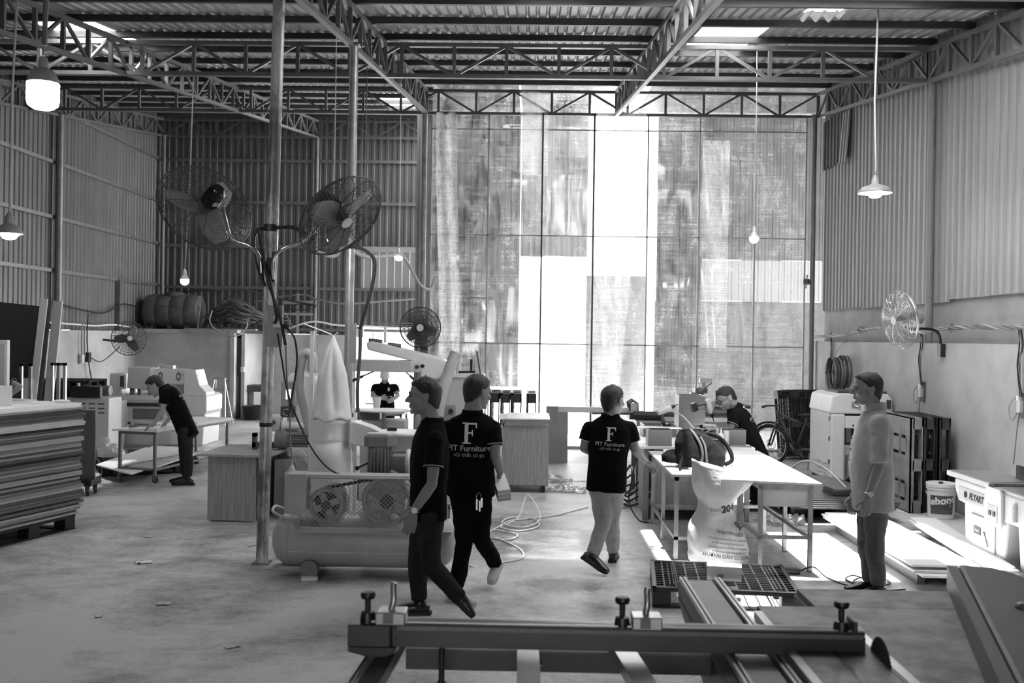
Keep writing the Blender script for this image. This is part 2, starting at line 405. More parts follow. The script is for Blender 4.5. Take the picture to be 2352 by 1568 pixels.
# purlins
PUR = [5.0 + 1.14 * i for i in range(-8, 18)]
for y in PUR:
    if y > 24.7: continue
    xe = 5.18 if y < 18 else -1.9
    mb = MB(); z = ZR(y) - .045
    mb.bx((-9.3, y - .025, z - .04), (xe, y + .025, z + .04))
    O('purlin', mb, mat('purlin_steel', .06, .5, metal=.35, var=.35, scale=3, stretch=(.4, 3, 3)), ceil)

# trusses
TRM = mat('truss_steel', .13, .45, metal=.3, var=.2, scale=3)
def truss(p, q, zb, zt, n, label, group=None, start=0, cw=.06, twist=True):
    """p,q plan points; zb/zt functions of y; n panels"""
    t = T('roof_truss', label, 'truss', (p[0], p[1], 0), group=group)
    L = Vector((q[0] - p[0], q[1] - p[1], 0))
    def pt(f, top): y = p[1] + L.y * f; return Vector((L.x * f, L.y * f, (zt if top else zb)(y)))
    O('top_chord', MB().bar(pt(0, 1), pt(1, 1), .07, .05), TRM, t); O('bottom_chord', MB().bar(pt(0, 0), pt(1, 0), cw, .05), TRM, t)
    for i in range(n + 1):
        O('vertical_bar', MB().bar(pt(i / n, 0), pt(i / n, 1), .045 if i not in (0, n) else .06, .045, L.normalized()), TRM, t)
    for i in range(n):
        a, b = ((i / n, 0), ((i + 1) / n, 1)) if (i + start) % 2 == 0 else ((i / n, 1), ((i + 1) / n, 0))
        O('diagonal_bar', MB().bar(pt(*a), pt(*b), .036, .036, L.normalized().cross(Vector((0, 0, 1)))), TRM, t)
    return t
G1 = 'rafter trusses rising towards the back'
truss((-1.95, 2.9), (-1.95, 17.9), ZC, ZT, 24, 'steel rafter truss ending at left edge of the plastic wall', G1)
truss((1.46, 2.9), (1.46, 17.9), ZC, ZT, 24, 'steel rafter truss meeting the middle of the plastic wall', G1)
truss((-5.36, 2.9), (-5.36, 24.6), ZC, ZT, 34, 'steel rafter truss under the left skylight with cables on it', G1)
truss((-9.2, 2.9), (-9.2, 24.6), ZC, ZT, 34, 'steel truss along top of the left corrugated wall', G1)
truss((5.05, 2.9), (5.05, 17.9), ZC, ZT, 24, 'steel truss along top of the right corrugated wall', G1)
G2 = 'cross trusses spanning between the rafters'
for y, lab in ((7.9, 'nearest cross truss above the camera'), (12.9, 'cross truss right beside the two large skylights'), (17.9, 'cross truss along top of the plastic wall')):
    truss((-9.2, y), (5.05, y), ZC, ZT, 21, lab, G2)
truss((-9.2, 24.5), (-1.95, 24.5), ZC, ZT, 11, 'cross truss on top of the far left corrugated wall', G2)

# ---------------------------------------------------------------- walls
def sheets(parent, x0, x1, z0, z1, place, m, width=1.0, pitch=.17, h=.022, jit=.01, name='wall_sheet', zf=None):
    n = max(1, round((x1 - x0) / width)); wd = (x1 - x0) / n
    for i in range(n):
        a = x0 + i * wd; zt = max(zf(a), zf(a + wd)) if zf else z1; zb = z0 + random.uniform(-jit, jit)
        o = O(name, corr(wd + .03, zt - zb, pitch, h, .45), m, parent)
        o.matrix_local = place @ tr(a, -random.uniform(0, .008), zb)
YPOS = Matrix(((0, -1, 0, 0), (1, 0, 0, 0), (0, 0, 1, 0), (0, 0, 0, 1)))     # local x -> +y, local -y -> +x (wall on the left)
YNEG = Matrix(((0, 1, 0, 0), (-1, 0, 0, 0), (0, 0, 1, 0), (0, 0, 0, 1)))    # local x -> -y, local -y -> -x (wall on the right)
wr = S('wall_right', 'right wall, plastered below and corrugated sheet above')
O("low_wall", MB().bx((5.05, -6, 0), (5.4, 17.9, 2.0)), CONC, wr, bevel=.01)
O('upper_plaster', MB().bx((5.22, -6, 2.0), (5.4, 17.9, 2.7)), PLAS, wr)
sheets(wr, -17.95, 6, 2.53, 0, tr(5.19, 0, 0) @ YNEG, METR, 1.08, .2, .024, .02, zf=lambda u: ZR(-u) + .0)
O('girt', MB().bx((5.19, -6, 2.56), (5.22, 17.9, 2.62)), STEEL, wr)
o = O('gap_shade_sheet', corr(1.5, .85, .2, .02, .45), mat('gap_shade_dark', .05, .7, var=.3), wr); o.matrix_local = tr(5.14, 0, 0) @ YNEG @ tr(-17.88, 0, 5.02)  # dark-coloured sheet imitates the shade inside an open gap in the wall
o = O('torn_sheet', corr(.42, .85, .14, .02, .45), METR, wr); o.matrix_local = tr(5.08, 0, 0) @ YNEG @ tr(-16.75, 0, 4.95) @ rot('Y', .06) @ rot('X', -.05)
wl = S('wall_left', 'left wall, plastered below and corrugated sheet above')
O('low_wall', MB().bx((-9.6, -6, 0), (-9.15, 24.8, 2.0)), CONC, wl)
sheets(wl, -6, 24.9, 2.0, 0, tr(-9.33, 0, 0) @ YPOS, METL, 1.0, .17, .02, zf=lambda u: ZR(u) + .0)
for z in (3.15, 4.18, 5.24, 6.28): O('girt', MB().bx((-9.31, 8, z - .035), (-9.25, 24.6, z + .035)), STEEL, wl)
O('short_stud', MB().bx((-9.3, 22.05, 2.0), (-9.2, 22.15, 3.15)), STEEL, wl)
wb = S('wall_back_left', 'far left wall, plastered below and corrugated sheet above')
O('low_wall', MB().bx((-9.4, 24.6, 0), (-4.35, 24.85, 1.98)), CONC, wb)
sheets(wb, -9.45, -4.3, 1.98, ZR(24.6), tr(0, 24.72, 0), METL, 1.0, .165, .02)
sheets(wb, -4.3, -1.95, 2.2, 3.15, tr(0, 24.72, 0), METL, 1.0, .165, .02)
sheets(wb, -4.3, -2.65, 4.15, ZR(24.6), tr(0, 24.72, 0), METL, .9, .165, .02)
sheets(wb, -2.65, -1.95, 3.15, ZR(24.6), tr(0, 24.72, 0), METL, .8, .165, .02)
for z in (2.1, 3.12, 4.15, 5.24, 6.28): O('girt', MB().bx((-9.2, 24.6, z - .035), (-1.95, 24.66, z + .035)), STEEL, wb)
wn = S('window_1', 'barred window of pale plastic in the far wall')
O('pane', MB().bx((-4.3, 24.70, 3.15), (-2.65, 24.71, 4.15)), sheet_mat('window_plastic', .04, .96, .05, .22), wn)
for i in range(9): O('window_bar', MB().bx((-4.2 + i * .19, 24.66, 3.15), (-4.18 + i * .19, 24.68, 4.1)), WHITE, wn)
O('lintel', MB().bx((-4.35, 24.55, 4.05), (-2.55, 24.66, 4.17)), GREY, wn)
fr = S('wall_front', 'front wall behind the photographer')
O('low_wall', MB().bx((-9.6, -6.2, 0), (-1.5, -6, 3.6)).bx((1.5, -6.2, 0), (5.4, -6, 3.6)).bx((-1.5, -6.2, 2.6), (1.5, -6, 3.6)), CONC, fr)

# small plastered store room in the far left corner
rm = S('wall_store_room', 'small plastered store room with dark door')
O('front_wall', MB().bx((-9.15, 22.8, 0), (-6.93, 22.95, 1.98)), CONC, rm)
O('roof_slab', MB().bx((-9.15, 22.7, 1.98), (-6.75, 24.6, 2.06)), CONC, rm)
O('door_jamb', MB().bx((-6.93, 22.75, 0), (-6.83, 22.97, 2.0)).bx((-6.72, 22.95, 0), (-6.64, 23.05, 2.0)).bx((-6.72, 23.05, 0), (-6.64, 24.6, 1.98)), CONC, rm)
dr = S('door_1', 'dark narrow door of the store room')
O('door_leaf', MB().bx((-6.83, 22.98, .02), (-6.72, 23.02, 1.88)), BLACK, dr); O('kick_panel', MB().bx((-6.82, 22.965, .05), (-6.78, 22.975, 1.0)), DGREY, dr)

# see-through plastic wall
pw = S('wall_back', 'tall wall of clear plastic sheets on a light steel frame')
CLEAR = sheet_mat('clear_plastic_sheet', .82, .18, .07, .97, .08, .24)
HAZE = sheet_mat('hazy_plastic_sheet', .55, .45, .08, .97, .15, .2)
PX = [-1.85, -.82, .15, 1.07, 2.04, 2.96, 3.96, 4.86]
PZ = [.02, 1.88, 3.82, 5.72, 6.02]
FRM = mat('pale_thin_frame', .42, .5, metal=.3)
for i in range(7):
    for j in range(4):
        x0, x1, z0, z1 = PX[i], PX[i + 1], PZ[j], PZ[j + 1]
        ph = random.random() * 6
        fn = lambda u, v: (x0 + (x1 - x0) * u, 17.93 + .012 * math.sin(PI * u) * math.sin(7 * v + ph) + .006 * math.sin(11 * u + ph), z0 + (z1 - z0) * v)
        O('plastic_pane', MB().grid(fn, 10, 14), CLEAR, pw, smooth=True)
    O('plastic_pane', MB().bx((PX[i], 17.97, 6.04), (PX[i + 1], 17.972, ZR(17.9) - .03)), CLEAR, pw)
for i, x in enumerate(PX):
    O('mullion', MB().bx((x - .014, 17.78 if i in (2, 3) else 17.9, 0), (x + .014, 17.925, 6.0)), FRM if i not in (2, 3) else DSTEEL, pw)
for z in PZ[1:4]: O('rail', MB().bx((-1.85, 17.9, z - .012), (4.86, 17.915, z + .012)), FRM, pw)
O('sill', MB().bx((-1.9, 17.88, 0), (4.9, 17.96, .05)), CONC, pw)
# overlapping second layers hanging loosely
o = O('loose_plastic_strip', MB().grid(lambda u, v: (-1.72 + .38 * u + .05 * math.sin(v * 5), 17.84 + .05 * math.sin(u * 11 + v * 3), .1 + 5.9 * v), 14, 24), HAZE, pw, smooth=True)
o = O('loose_plastic_strip', MB().grid(lambda u, v: (1.0 + (.55 + .35 * v) * u + .1 * v, 17.82 + .04 * math.sin(u * 9 + v * 4), .8 + 5.3 * v), 14, 24), HAZE, pw, smooth=True)
o = O('loose_plastic_strip', MB().grid(lambda u, v: (3.0 + .48 * u, 17.84 + .02 * math.sin(u * 7 + v * 4), 1.85 + 3.7 * v), 10, 20), HAZE, pw, smooth=True)
o = O('loose_plastic_strip', MB().grid(lambda u, v: (-.26 + .5 * u, 17.845 + .02 * math.sin(u * 5 + v * 4), 4.9 + 1.5 * v), 10, 12), HAZE, pw, smooth=True)
# what stands outside behind the plastic
ow = S('wall_outside', 'shaded corrugated walls of the neighbouring yard')
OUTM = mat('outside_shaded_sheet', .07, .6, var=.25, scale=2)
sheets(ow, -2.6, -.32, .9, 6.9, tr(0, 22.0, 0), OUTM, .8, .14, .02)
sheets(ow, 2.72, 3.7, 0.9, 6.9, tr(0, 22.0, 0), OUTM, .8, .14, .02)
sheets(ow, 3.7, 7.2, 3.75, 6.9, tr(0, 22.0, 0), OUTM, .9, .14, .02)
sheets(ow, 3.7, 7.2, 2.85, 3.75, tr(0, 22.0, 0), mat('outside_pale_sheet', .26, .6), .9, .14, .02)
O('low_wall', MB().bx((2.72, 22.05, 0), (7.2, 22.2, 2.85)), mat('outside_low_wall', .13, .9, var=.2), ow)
O('dimming_wall', MB().bx((1.3, 24.0, 0), (2.72, 24.1, 3.5)), mat('outside_dimming_grey', .2, .9, var=.2), ow)  # added wall that dims the bright gap behind the plastic
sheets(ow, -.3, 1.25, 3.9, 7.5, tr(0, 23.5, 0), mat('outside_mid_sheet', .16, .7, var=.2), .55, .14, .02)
yr = S('trim_1', 'unseen roof sheets added to shade the plastic wall')  # unseen panels added to keep sun off the plastic and darken its sides
O('added_shade_roof', MB().bx((-2.6, 18.2, 6.95), (-.32, 22.3, 7.0)), OUTM, yr); O('added_shade_roof', MB().bx((2.3, 18.2, 6.95), (9, 22.3, 7.0)), OUTM, yr)
O('added_shade_roof', MB().bx((-.32, 20.8, 7.5), (2.3, 23.6, 7.55)), OUTM, yr)
O('added_shade_side', MB().bx((9, 18, 0), (9.1, 22.3, 7)), OUTM, yr)
fb = S('wall_far_building', 'sunlit pale building outside the far doorway')
O('facade', MB().bx((-9, 31, 0), (0.5, 31.3, 5)), mat('white_facade', .85, .8, var=.05), fb)
f2 = O('window_frame', MB().bx((-4.4, 30.9, 1.7), (-3.5, 30.98, 2.6)), WHITE, fb)
for i in range(3): O('pane', MB().bx((-4.36 + i * .29, 30.88, 1.74), (-4.12 + i * .29, 30.9, 2.56)), GREY, fb)

# ---------------------------------------------------------------- steel posts
PIPE = GALV
def post(x, y, z0, z1, r, label, m=PIPE, dx=0, dy=0, name='steel_post', extra=None):
    t = T(name, label, 'post', (x, y, z0), group='steel posts')
    O('tube', MB().tube([(0, 0, 0), (dx / 2, dy / 2, (z1 - z0) / 2), (dx, dy, z1 - z0)], r, 18), m, t, smooth='auto')
    O('cap_plate', MB().box((dx, dy, z1 - z0 + .005), (r * 3, r * 3, .012)), STEEL, t)
    if z0 < .01: O('base_plate', MB().box((0, 0, .006), (r * 2.8, r * 2.8, .012)), STEEL, t)
    return t
WPOLE = mat('worn_paint_pipe', .34, .4, metal=.35, var=.6, scale=4, stretch=(1, 1, .5), contrast=(.42, .58))
big = post(-2.315, 8.6, 0, ZR(8.6) - .12, .052, 'tall worn steel pole carrying the two large fans', WPOLE, dx=.092)
O('tape_band', MB().cyl((.02, 0, 1.19), (.02, 0, 1.225), .056, n=18), RUBB, big)
p2_ = post(-1.95, 10.55, 0, ZC(10.55), .045, 'galvanised steel pole behind the dust bag', GALV, dx=.02)
post(5.1, 12.9, 2.0, ZC(12.9), .05, 'round post standing on the right ledge beside the wall fan', MGREY)
post(4.97, 17.8, 0, ZC(17.9), .045, 'post in the right corner of the plastic wall', STEEL)
post(-1.97, 17.86, 0, ZC(17.9), .045, 'post at the left edge of the plastic wall', GALV)
post(-5.36, 24.5, 0, ZC(24.5), .05, 'post at the middle of the far left wall', STEEL)
post(-9.15, 24.45, 2.06, ZC(24.5), .05, 'post in the far left corner above the water tank', STEEL)
post(-9.18, 19.1, 2.0, ZC(19.1), .07, 'post along the left wall above the white boards', STEEL)
# ---------------------------------------------------------------- people
SKIN = mat('skin', .22, .5, var=.08, scale=20); SKIN2 = mat('skin_pale', .38, .5, var=.08, scale=20)
HAIR = mat('black_hair', .012, .45, var=.5, scale=60, bump=.6, bscale=90)
POLO = mat('black_polo_knit', .006, 1.0, spec=.12, var=.2, scale=60, bump=.6, bscale=7)
TRB = mat('black_trousers', .006, 1.0, spec=.15, var=.2, scale=30); TRD = mat('dark_jeans', .022, .95, spec=.2, var=.3, scale=12, bump=.8, bscale=9)
TRG = mat('grey_jeans', .10, .8, var=.3, scale=10, bump=.9, bscale=8); KHAKI = mat('khaki_trousers', .34, .8, var=.15, scale=10, bump=1.0, bscale=8)
SHIRT = mat('light_checked_shirt', .34, .8, var=.06, scale=20, bump=.7, bscale=6)
SHB = mat('black_leather', .012, .3); SHW = mat('pale_canvas_shoe', .5, .7, var=.1); PRINT = mat('white_print', .75, .6)
FOLD = bpy.data.textures.new('cloth_folds', 'CLOUDS'); FOLD.noise_scale = .14; FOLD.noise_depth = 2
HTEX = bpy.data.textures.new('hair_tufts', 'CLOUDS'); HTEX.noise_scale = .02; HTEX.noise_depth = 2
V3 = Vector
def capsule(mb, pts, rs, n=12):
    pts = [V3(p) for p in pts]
    mb.tube(pts, rs, n)
    for p, r in ((pts[0], rs[0]), (pts[-1], rs[-1])): mb.ball(p, r * .98, n, 8)
def loft(mb, rings, n=24, e=2.4):
    vs = []; fs = []; k = len(rings)
    for c, ax, ay, rx, ry in rings:
        for j in range(n):
            a = 2 * PI * j / n; ca, sa = math.cos(a), math.sin(a)
            d = (abs(ca) ** e + abs(sa) ** e) ** (-1 / e)
            vs.append(V3(c) + ax * (ca * d * rx) + ay * (sa * d * ry))
    for i in range(k - 1):
        for j in range(n): fs.append((i * n + j, i * n + (j + 1) % n, (i + 1) * n + (j + 1) % n, (i + 1) * n + j))
    fs += [tuple(range(n - 1, -1, -1)), tuple(range((k - 1) * n, k * n))]
    mb.add(vs, fs)
def remeshed(name, mb, m, parent, voxel, fold=0.0, smooth=4, tex=None):
    o = O(name, mb, m, parent)
    r = o.modifiers.new('r', 'REMESH'); r.mode = 'VOXEL'; r.voxel_size = voxel; r.use_smooth_shade = True
    if smooth: s = o.modifiers.new('s', 'SMOOTH'); s.factor = .5; s.iterations = smooth
    if fold: d = o.modifiers.new('d', 'DISPLACE'); d.texture = tex or FOLD; d.strength = fold; d.mid_level = .5; d.texture_coords = 'GLOBAL'
    return o
def hand(mb, wr, tip, nrm, side, curl=.5, s=1.0):
    """palm, four bent fingers and a thumb; nrm = palm side, side = towards the thumb"""
    wr, tip = V3(wr), V3(tip); d = (tip - wr).normalized(); nrm = V3(nrm); nrm = (nrm - d * nrm.dot(d)).normalized()
    sd = d.cross(nrm).normalized(); sd = sd if sd.dot(V3(side)) > 0 else -sd
    pc = wr + d * .05 * s
    loft(mb, [(wr - d * .01, sd, nrm, .026 * s, .021 * s), (wr + d * .03 * s, sd, nrm, .037 * s, .019 * s), (wr + d * .075 * s, sd, nrm, .043 * s, .016 * s), (wr + d * .095 * s, sd, nrm, .041 * s, .012 * s)], 14)
    for i, (off, ln) in enumerate(((.034, .9), (.0115, 1.0), (-.0115, .94), (-.034, .75))):
        b = wr + d * .09 * s + sd * off * s; p = [b - d * .02]; a = 0; q = b; spread = sd * off * .28
        for L, c in ((.042, .5), (.026, 1.0), (.02, .9)):
            p.append(q); a += c * curl; q = q + (d * math.cos(a) + nrm * math.sin(a) + spread).normalized() * L * ln * s
        p.append(q); capsule(mb, p, [.0095 * s, .0092 * s, .0085 * s, .008 * s, .007 * s], 8)
    b = wr + d * .03 * s + sd * .028 * s
    t1 = b + (d * .7 + sd * .75 + nrm * .3).normalized() * .042 * s; t2 = t1 + (d * .9 + sd * .3 + nrm * .45).normalized() * .034 * s
    capsule(mb, [b, t1, t2], [.0125 * s, .0105 * s, .008 * s], 8)
def person(label, data, face, shirt=POLO, trouser=TRB, shoe=SHB, skin=SKIN, sleeve=.62, chest_fw=(0, 1, 0), head_up=(0, 0, 1), hem=.16, belly=0.0,
           palmL=(1, 0, 0), palmR=(-1, 0, 0), curl=.55, logo=False, build=1.0, hs=1.0, lace=False, legw=1.0, cut=None, stripes=True, thumb=None, fold=.02):
    base, J = data; J = {k: V3(v) for k, v in J.items()}
    for s in 'LR':
        J['an' + s].z = max(J['an' + s].z, .085); J['to' + s].z = max(J['to' + s].z, .035)
    # head frame
    f = V3(face).normalized(); u = V3(head_up); u = (u - f * u.dot(f)).normalized(); r = f.cross(u)
    hc = J['head']; HM = Matrix(((r.x, f.x, u.x, hc.x), (r.y, f.y, u.y, hc.y), (r.z, f.z, u.z, hc.z), (0, 0, 0, 1))) @ Matrix.Scale(1.1 * hs, 4)
    b = MB()
    b.ball((0, -.012, .034), (.077, .097, .083), 20, 14, HM); b.ball((0, .018, -.025), (.064, .074, .086), 18, 12, HM)
    b.ball((0, .036, -.078), (.046, .048, .038), 14, 10, HM); b.ball((0, .074, -.1), (.018, .014, .015), 10, 8, HM)
    b.ball((0, .079, .024), (.046, .014, .011), 12, 8, HM)
    for t_ in ((0, .086, .012, .010), (0, .098, -.008, .011), (0, .108, -.026, .0135)): b.ball(t_[:3], t_[3], 10, 8, HM)
    for sx in (-1, 1):
        b.ball((sx * .011, .098, -.031), .009, 8, 6, HM); b.ball((sx * .04, .062, -.028), (.024, .022, .022), 10, 8, HM)
        b.ball((sx * .079, -.012, -.008), (.010, .022, .033), 10, 8, HM); b.ball((sx * .083, -.024, .004), (.008, .014, .024), 10, 8, HM)
    b.ball((0, .086, -.058), (.023, .012, .006), 10, 6, HM); b.ball((0, .084, -.069), (.02, .012, .0065), 10, 6, HM)
    nk = J['neck']
    capsule(b, [HM @ V3((0, -.03, -.005)), HM @ V3((0, -.03, -.085)), nk - V3((0, 0, .04))], [.066 * hs, .064 * build, .074 * build])
    # trunk under the clothes
    cf = V3(chest_fw); sp = (J['neck'] - J['pel']).normalized()
    shd = (J['shR'] - J['shL']); shw = shd.length / 2
    ax = (shd - sp * shd.dot(sp)).normalized(); ay = ax.cross(sp) * -1
    if ay.dot(cf) < 0: ay = -ay
    hd = (J['hiR'] - J['hiL']); axh = (hd - sp * hd.dot(sp)).normalized()
    if axh.dot(ax) < 0: axh = -axh
    ayh = axh.cross(sp)
    if ayh.dot(cf) < 0: ayh = -ayh
    axh = (axh + ax).normalized(); ayh = (ayh + ay).normalized()
    P, N, C = J['pel'], J['neck'], J['chest']
    def spine(t): return P * (1 - t) ** 2 + (C * 2 - (P + N) * .5) * 2 * t * (1 - t) + N * t * t
    w = max(.17, shw + .015) * build
    def trunk(mb, g, low):
        loft(mb, [(P - sp * low, axh, ayh, w * .88 + g, .125 * build + g + belly * .4), (spine(.12), axh, ayh, w * .87 + g, .122 * build + g + belly * .9), (spine(.35) + ayh * belly * .3, (axh + ax).normalized(), (ay + ayh).normalized(), w * .86 + g, .118 * build + g + belly),
                  (spine(.62), ax, ay, w * .97 + g, .128 * build + g + belly * .3), (spine(.82), ax, ay, w * 1.0 + g, .115 * build + g), (spine(.93), ax, ay, w * .72 + g, .085 + g), (N + sp * .0, ax, ay, .075 + g * .6, .068 + g * .6)], 26)
    trunk(b, -.02, .02)
    for s, pn in (('L', palmL), ('R', palmR)):
        capsule(b, [J['sh' + s], J['sh' + s].lerp(J['el' + s], .5), J['el' + s]], [.052 * build, .047 * build, .039 * build])
        capsule(b, [J['el' + s], J['el' + s].lerp(J['wr' + s], .35), J['wr' + s]], [.040 * build, .041 * build, .027])
        sd = thumb[s] if thumb else cf
        hand(b, J['wr' + s], J['ha' + s], pn, sd, curl, 1.06)
    o = remeshed('person', b, skin, None, .0048, smooth=2); o.location = base
    tag(o, label, 'person')
    # eyes
    for sx in (-1, 1):
        O('eye', MB().ball((sx * .031, .0815, .002), (.0125, .006, .0055), 10, 6, HM), BLACK, o, smooth=True)
        O('eyebrow', MB().tube([HM @ V3((sx * .014, .0935, .0235)), HM @ V3((sx * .032, .092, .029)), HM @ V3((sx * .05, .078, .024))], [.003, .004, .002], 6), HAIR, o, smooth=True)
    # hair: cap over the cranium with an uneven edge
    h = MB(); nA, nP = 40, 16; seed = random.random() * 50
    vs = []; fs = []
    for i in range(nA):
        az = 2 * PI * i / nA                     # 0 = right side, pi/2 = front
        fr_ = math.sin(az); pm = 1.12 if fr_ > .8 else (1.12 + (.8 - fr_) * 1.0 if fr_ > 0 else 1.92 - fr_ * .55)
        if cut: pm += cut
        pm += .07 * noise.noise((math.cos(az) * 4, fr_ * 4, seed))
        for j in range(nP + 1):
            p = pm * j / nP; t_ = j / nP
            thick = (1.11 - .03 * t_ + .05 * noise.noise((math.cos(az) * p * 3, fr_ * p * 3, seed + 9)) + (.03 if fr_ > .3 and t_ > .5 else 0) ) * (1 - .15 * max(0, (t_ - .82) / .18) ** 2)
            kb = min(1, max(0, (.35 - fr_) / .65)); cp_ = math.cos(p); sp2 = math.sin(p)
            rad = sp2 * (1 - kb) + max(sp2, .86) * kb if cp_ < 0 else sp2
            zz = .034 + cp_ * (.083 + (.075 * kb if cp_ < 0 else 0)) * thick
            vs.append(HM @ V3((.077 * rad * math.cos(az) * thick, -.012 + .097 * rad * fr_ * thick, zz)))
    m_ = nP + 1
    for i in range(nA):
        for j in range(nP): fs.append((i * m_ + j, i * m_ + j + 1, ((i + 1) % nA) * m_ + j + 1, ((i + 1) % nA) * m_ + j))
    hair = O('hair', h.add(vs, fs), HAIR, o, smooth=True)
    d = hair.modifiers.new('d', 'DISPLACE'); d.texture = HTEX; d.strength = .010; d.mid_level = .3; d.texture_coords = 'GLOBAL'
    # shirt
    s_ = MB(); trunk(s_, .012, hem)
    for s in 'LR':
        e = J['sh' + s].lerp(J['el' + s], sleeve)
        inn = J['sh' + s].lerp(spine(.82), .35)
        capsule(s_, [inn, J['sh' + s]], [.07 * build, .07 * build])
        s_.tube([J['sh' + s], J['sh' + s].lerp(e, .5), e], [.072 * build, .07 * build, .069 * build], 16)
    sh = remeshed('shirt', s_, shirt, o, .011, fold=fold, smooth=6)
    c_ = MB()
    ch = .028 if stripes else .05
    loft(c_, [(N - sp * .02, ax, ay, .088, .082), (N + sp * ch - ay * .006, ax, ay, .07 if stripes else .076, .068 if stripes else .078)], 24)
    c_.f = c_.f[:-2]
    O('collar', c_, shirt, sh, smooth=True, solid=.008)
    if stripes:
        O('collar_stripe', MB().tube([N + sp * .029 - ay * .006 + ax * (math.cos(a) * .070) + ay * (math.sin(a) * .068) for a in [2 * PI * i / 24 for i in range(24)]], .003, 6, closed=True), mat('grey_stripe', .4, .8), sh, smooth=True)
        for s in 'LR':
            e = J['sh' + s].lerp(J['el' + s], sleeve * .97); dr = (J['el' + s] - J['sh' + s]).normalized()
            xa = dr.cross(V3((.3, .9, .1))).normalized(); ya = dr.cross(xa)
            O('cuff_stripe', MB().tube([e + xa * (math.cos(a) * .0715 * build) + ya * (math.sin(a) * .0715 * build) for a in [2 * PI * i / 20 for i in range(20)]], .0035, 6, closed=True), MATS['grey_stripe'], sh, smooth=True)
    # trousers
    t_ = MB(); loft(t_, [(P + sp * .03, axh, ayh, w * .86, .115 * build), (P - sp * .06, axh, ayh, w * .9, .125 * build), (P - sp * .17, axh, ayh, w * .8, .11)], 20)
    for s in 'LR':
        H_, K, A = J['hi' + s], J['kn' + s], J['an' + s]
        capsule(t_, [H_, H_.lerp(K, .5), K], [.098 * legw, .086 * legw, .07 * legw])
        t_.tube([K, K.lerp(A, .4), A.lerp(K, .06)], [.07 * legw, .066 * legw, .057 * legw], 14); t_.ball(K, .069 * legw)
    remeshed('trousers', t_, trouser, o, .011, fold=fold * 1.4, smooth=5)
    for s in 'LR':
        A, To = J['an' + s], J['to' + s]; d = (To - A); d2 = d.normalized()
        flat = A.z < .125
        upv = V3((0, 0, 1)); upv = (upv - d2 * upv.dot(d2)).normalized(); heel = A - d2 * .055 - upv * .045
        # sole line runs from the heel to the toe
        toe = To + d2 * .02
        if flat:
            dh = V3((d.x, d.y, 0)).normalized(); heel = V3((A.x, A.y, .014)) - dh * .065; toe = heel + dh * .275
        m1 = heel.lerp(toe, .5)
        side = d2.cross(V3((0, 0, 1)))
        side = side.normalized() if side.length > .1 else axh
        dd = (toe - heel).normalized(); un = side.cross(dd); un = un if un.dot(A - m1) > 0 else -un
        q = MB(); loft(q, [(heel - dd * .01 + un * .025, side, un, .028, .03), (heel + dd * .05 + un * .035, side, un, .037, .043), (m1 + un * .03, side, un, .041, .04), (heel.lerp(toe, .8) + un * .018, side, un, .043, .028), (toe + un * .012, side, un, .028, .018)], 16)
        capsule(q, [A, heel + dd * .055 + un * .04], [.045, .042])
        sb = remeshed('shoe', q, shoe, o, .008, smooth=3)
        O('sole', MB().prism([(-.01, -.036), (.1, -.034), (.2, -.044), (.255, -.03), (.265, 0), (.255, .03), (.2, .044), (.1, .034), (-.01, .036), (-.02, 0)], 0, .02,
          Matrix(((dd.x, side.x, un.x, heel.x), (dd.y, side.y, un.y, heel.y), (dd.z, side.z, un.z, heel.z), (0, 0, 0, 1))) @ tr(-.005, 0, -.012) @ Matrix.Scale((toe - heel).length / .26, 4)), SHW if shoe is SHW else RUBB, sb)
    info = dict(o=o, sh=sh, J=J, HM=HM, ax=ax, ay=ay, sp=sp, spine=spine, w=w)
    if logo:
        # print on the back: serif F, two lines under it; projected onto the shirt along the back normal
        back = -ay; rx = ax if ax.cross(sp).dot(back) > 0 else -ax
        def frame(c): return Matrix(((rx.x, sp.x, back.x, c.x), (rx.y, sp.y, back.y, c.y), (rx.z, sp.z, back.z, c.z), (0, 0, 0, 1)))
        sf = logo if isinstance(logo, float) else 1.0
        F_ = MB().grid(lambda u, v: (u, v, 0), 1, 1); F_ = MB()
        def q4(x0, y0, x1, y1, nx=4, ny=4): F_.grid(lambda u, v: (x0 + (x1 - x0) * u, y0 + (y1 - y0) * v, 0), nx, ny)
        q4(-.028, -.06, -.006, .06); q4(-.042, -.064, .01, -.056); q4(-.042, .052, -.028, .06, 2, 1); q4(-.006, .05, .045, .06); q4(.038, .03, .045, .05, 1, 2); q4(-.006, -.004, .022, .006); q4(.016, -.018, .022, .02, 1, 3)
        Fo = O('shirt_logo', F_, PRINT, sh)
        Fo.matrix_local = frame(spine(.76) + back * .25) @ Matrix.Scale(sf, 4)
        m = Fo.modifiers.new('w', 'SHRINKWRAP'); m.target = sh; m.wrap_method = 'PROJECT'; m.use_project_z = True; m.use_negative_direction = True; m.use_positive_direction = False; m.offset = .004
        for key, dz in (('fit', -.094), ('gu', -.134)):
            l = letter('shirt_lettering', key, frame(spine(.76) + sp * dz * sf + back * .25) @ Matrix.Scale(sf * .95, 4), PRINT, sh)
            m = l.modifiers.new('w', 'SHRINKWRAP'); m.target = sh; m.wrap_method = 'PROJECT'; m.use_project_z = True; m.use_negative_direction = True; m.use_positive_direction = False; m.offset = .004
    return info
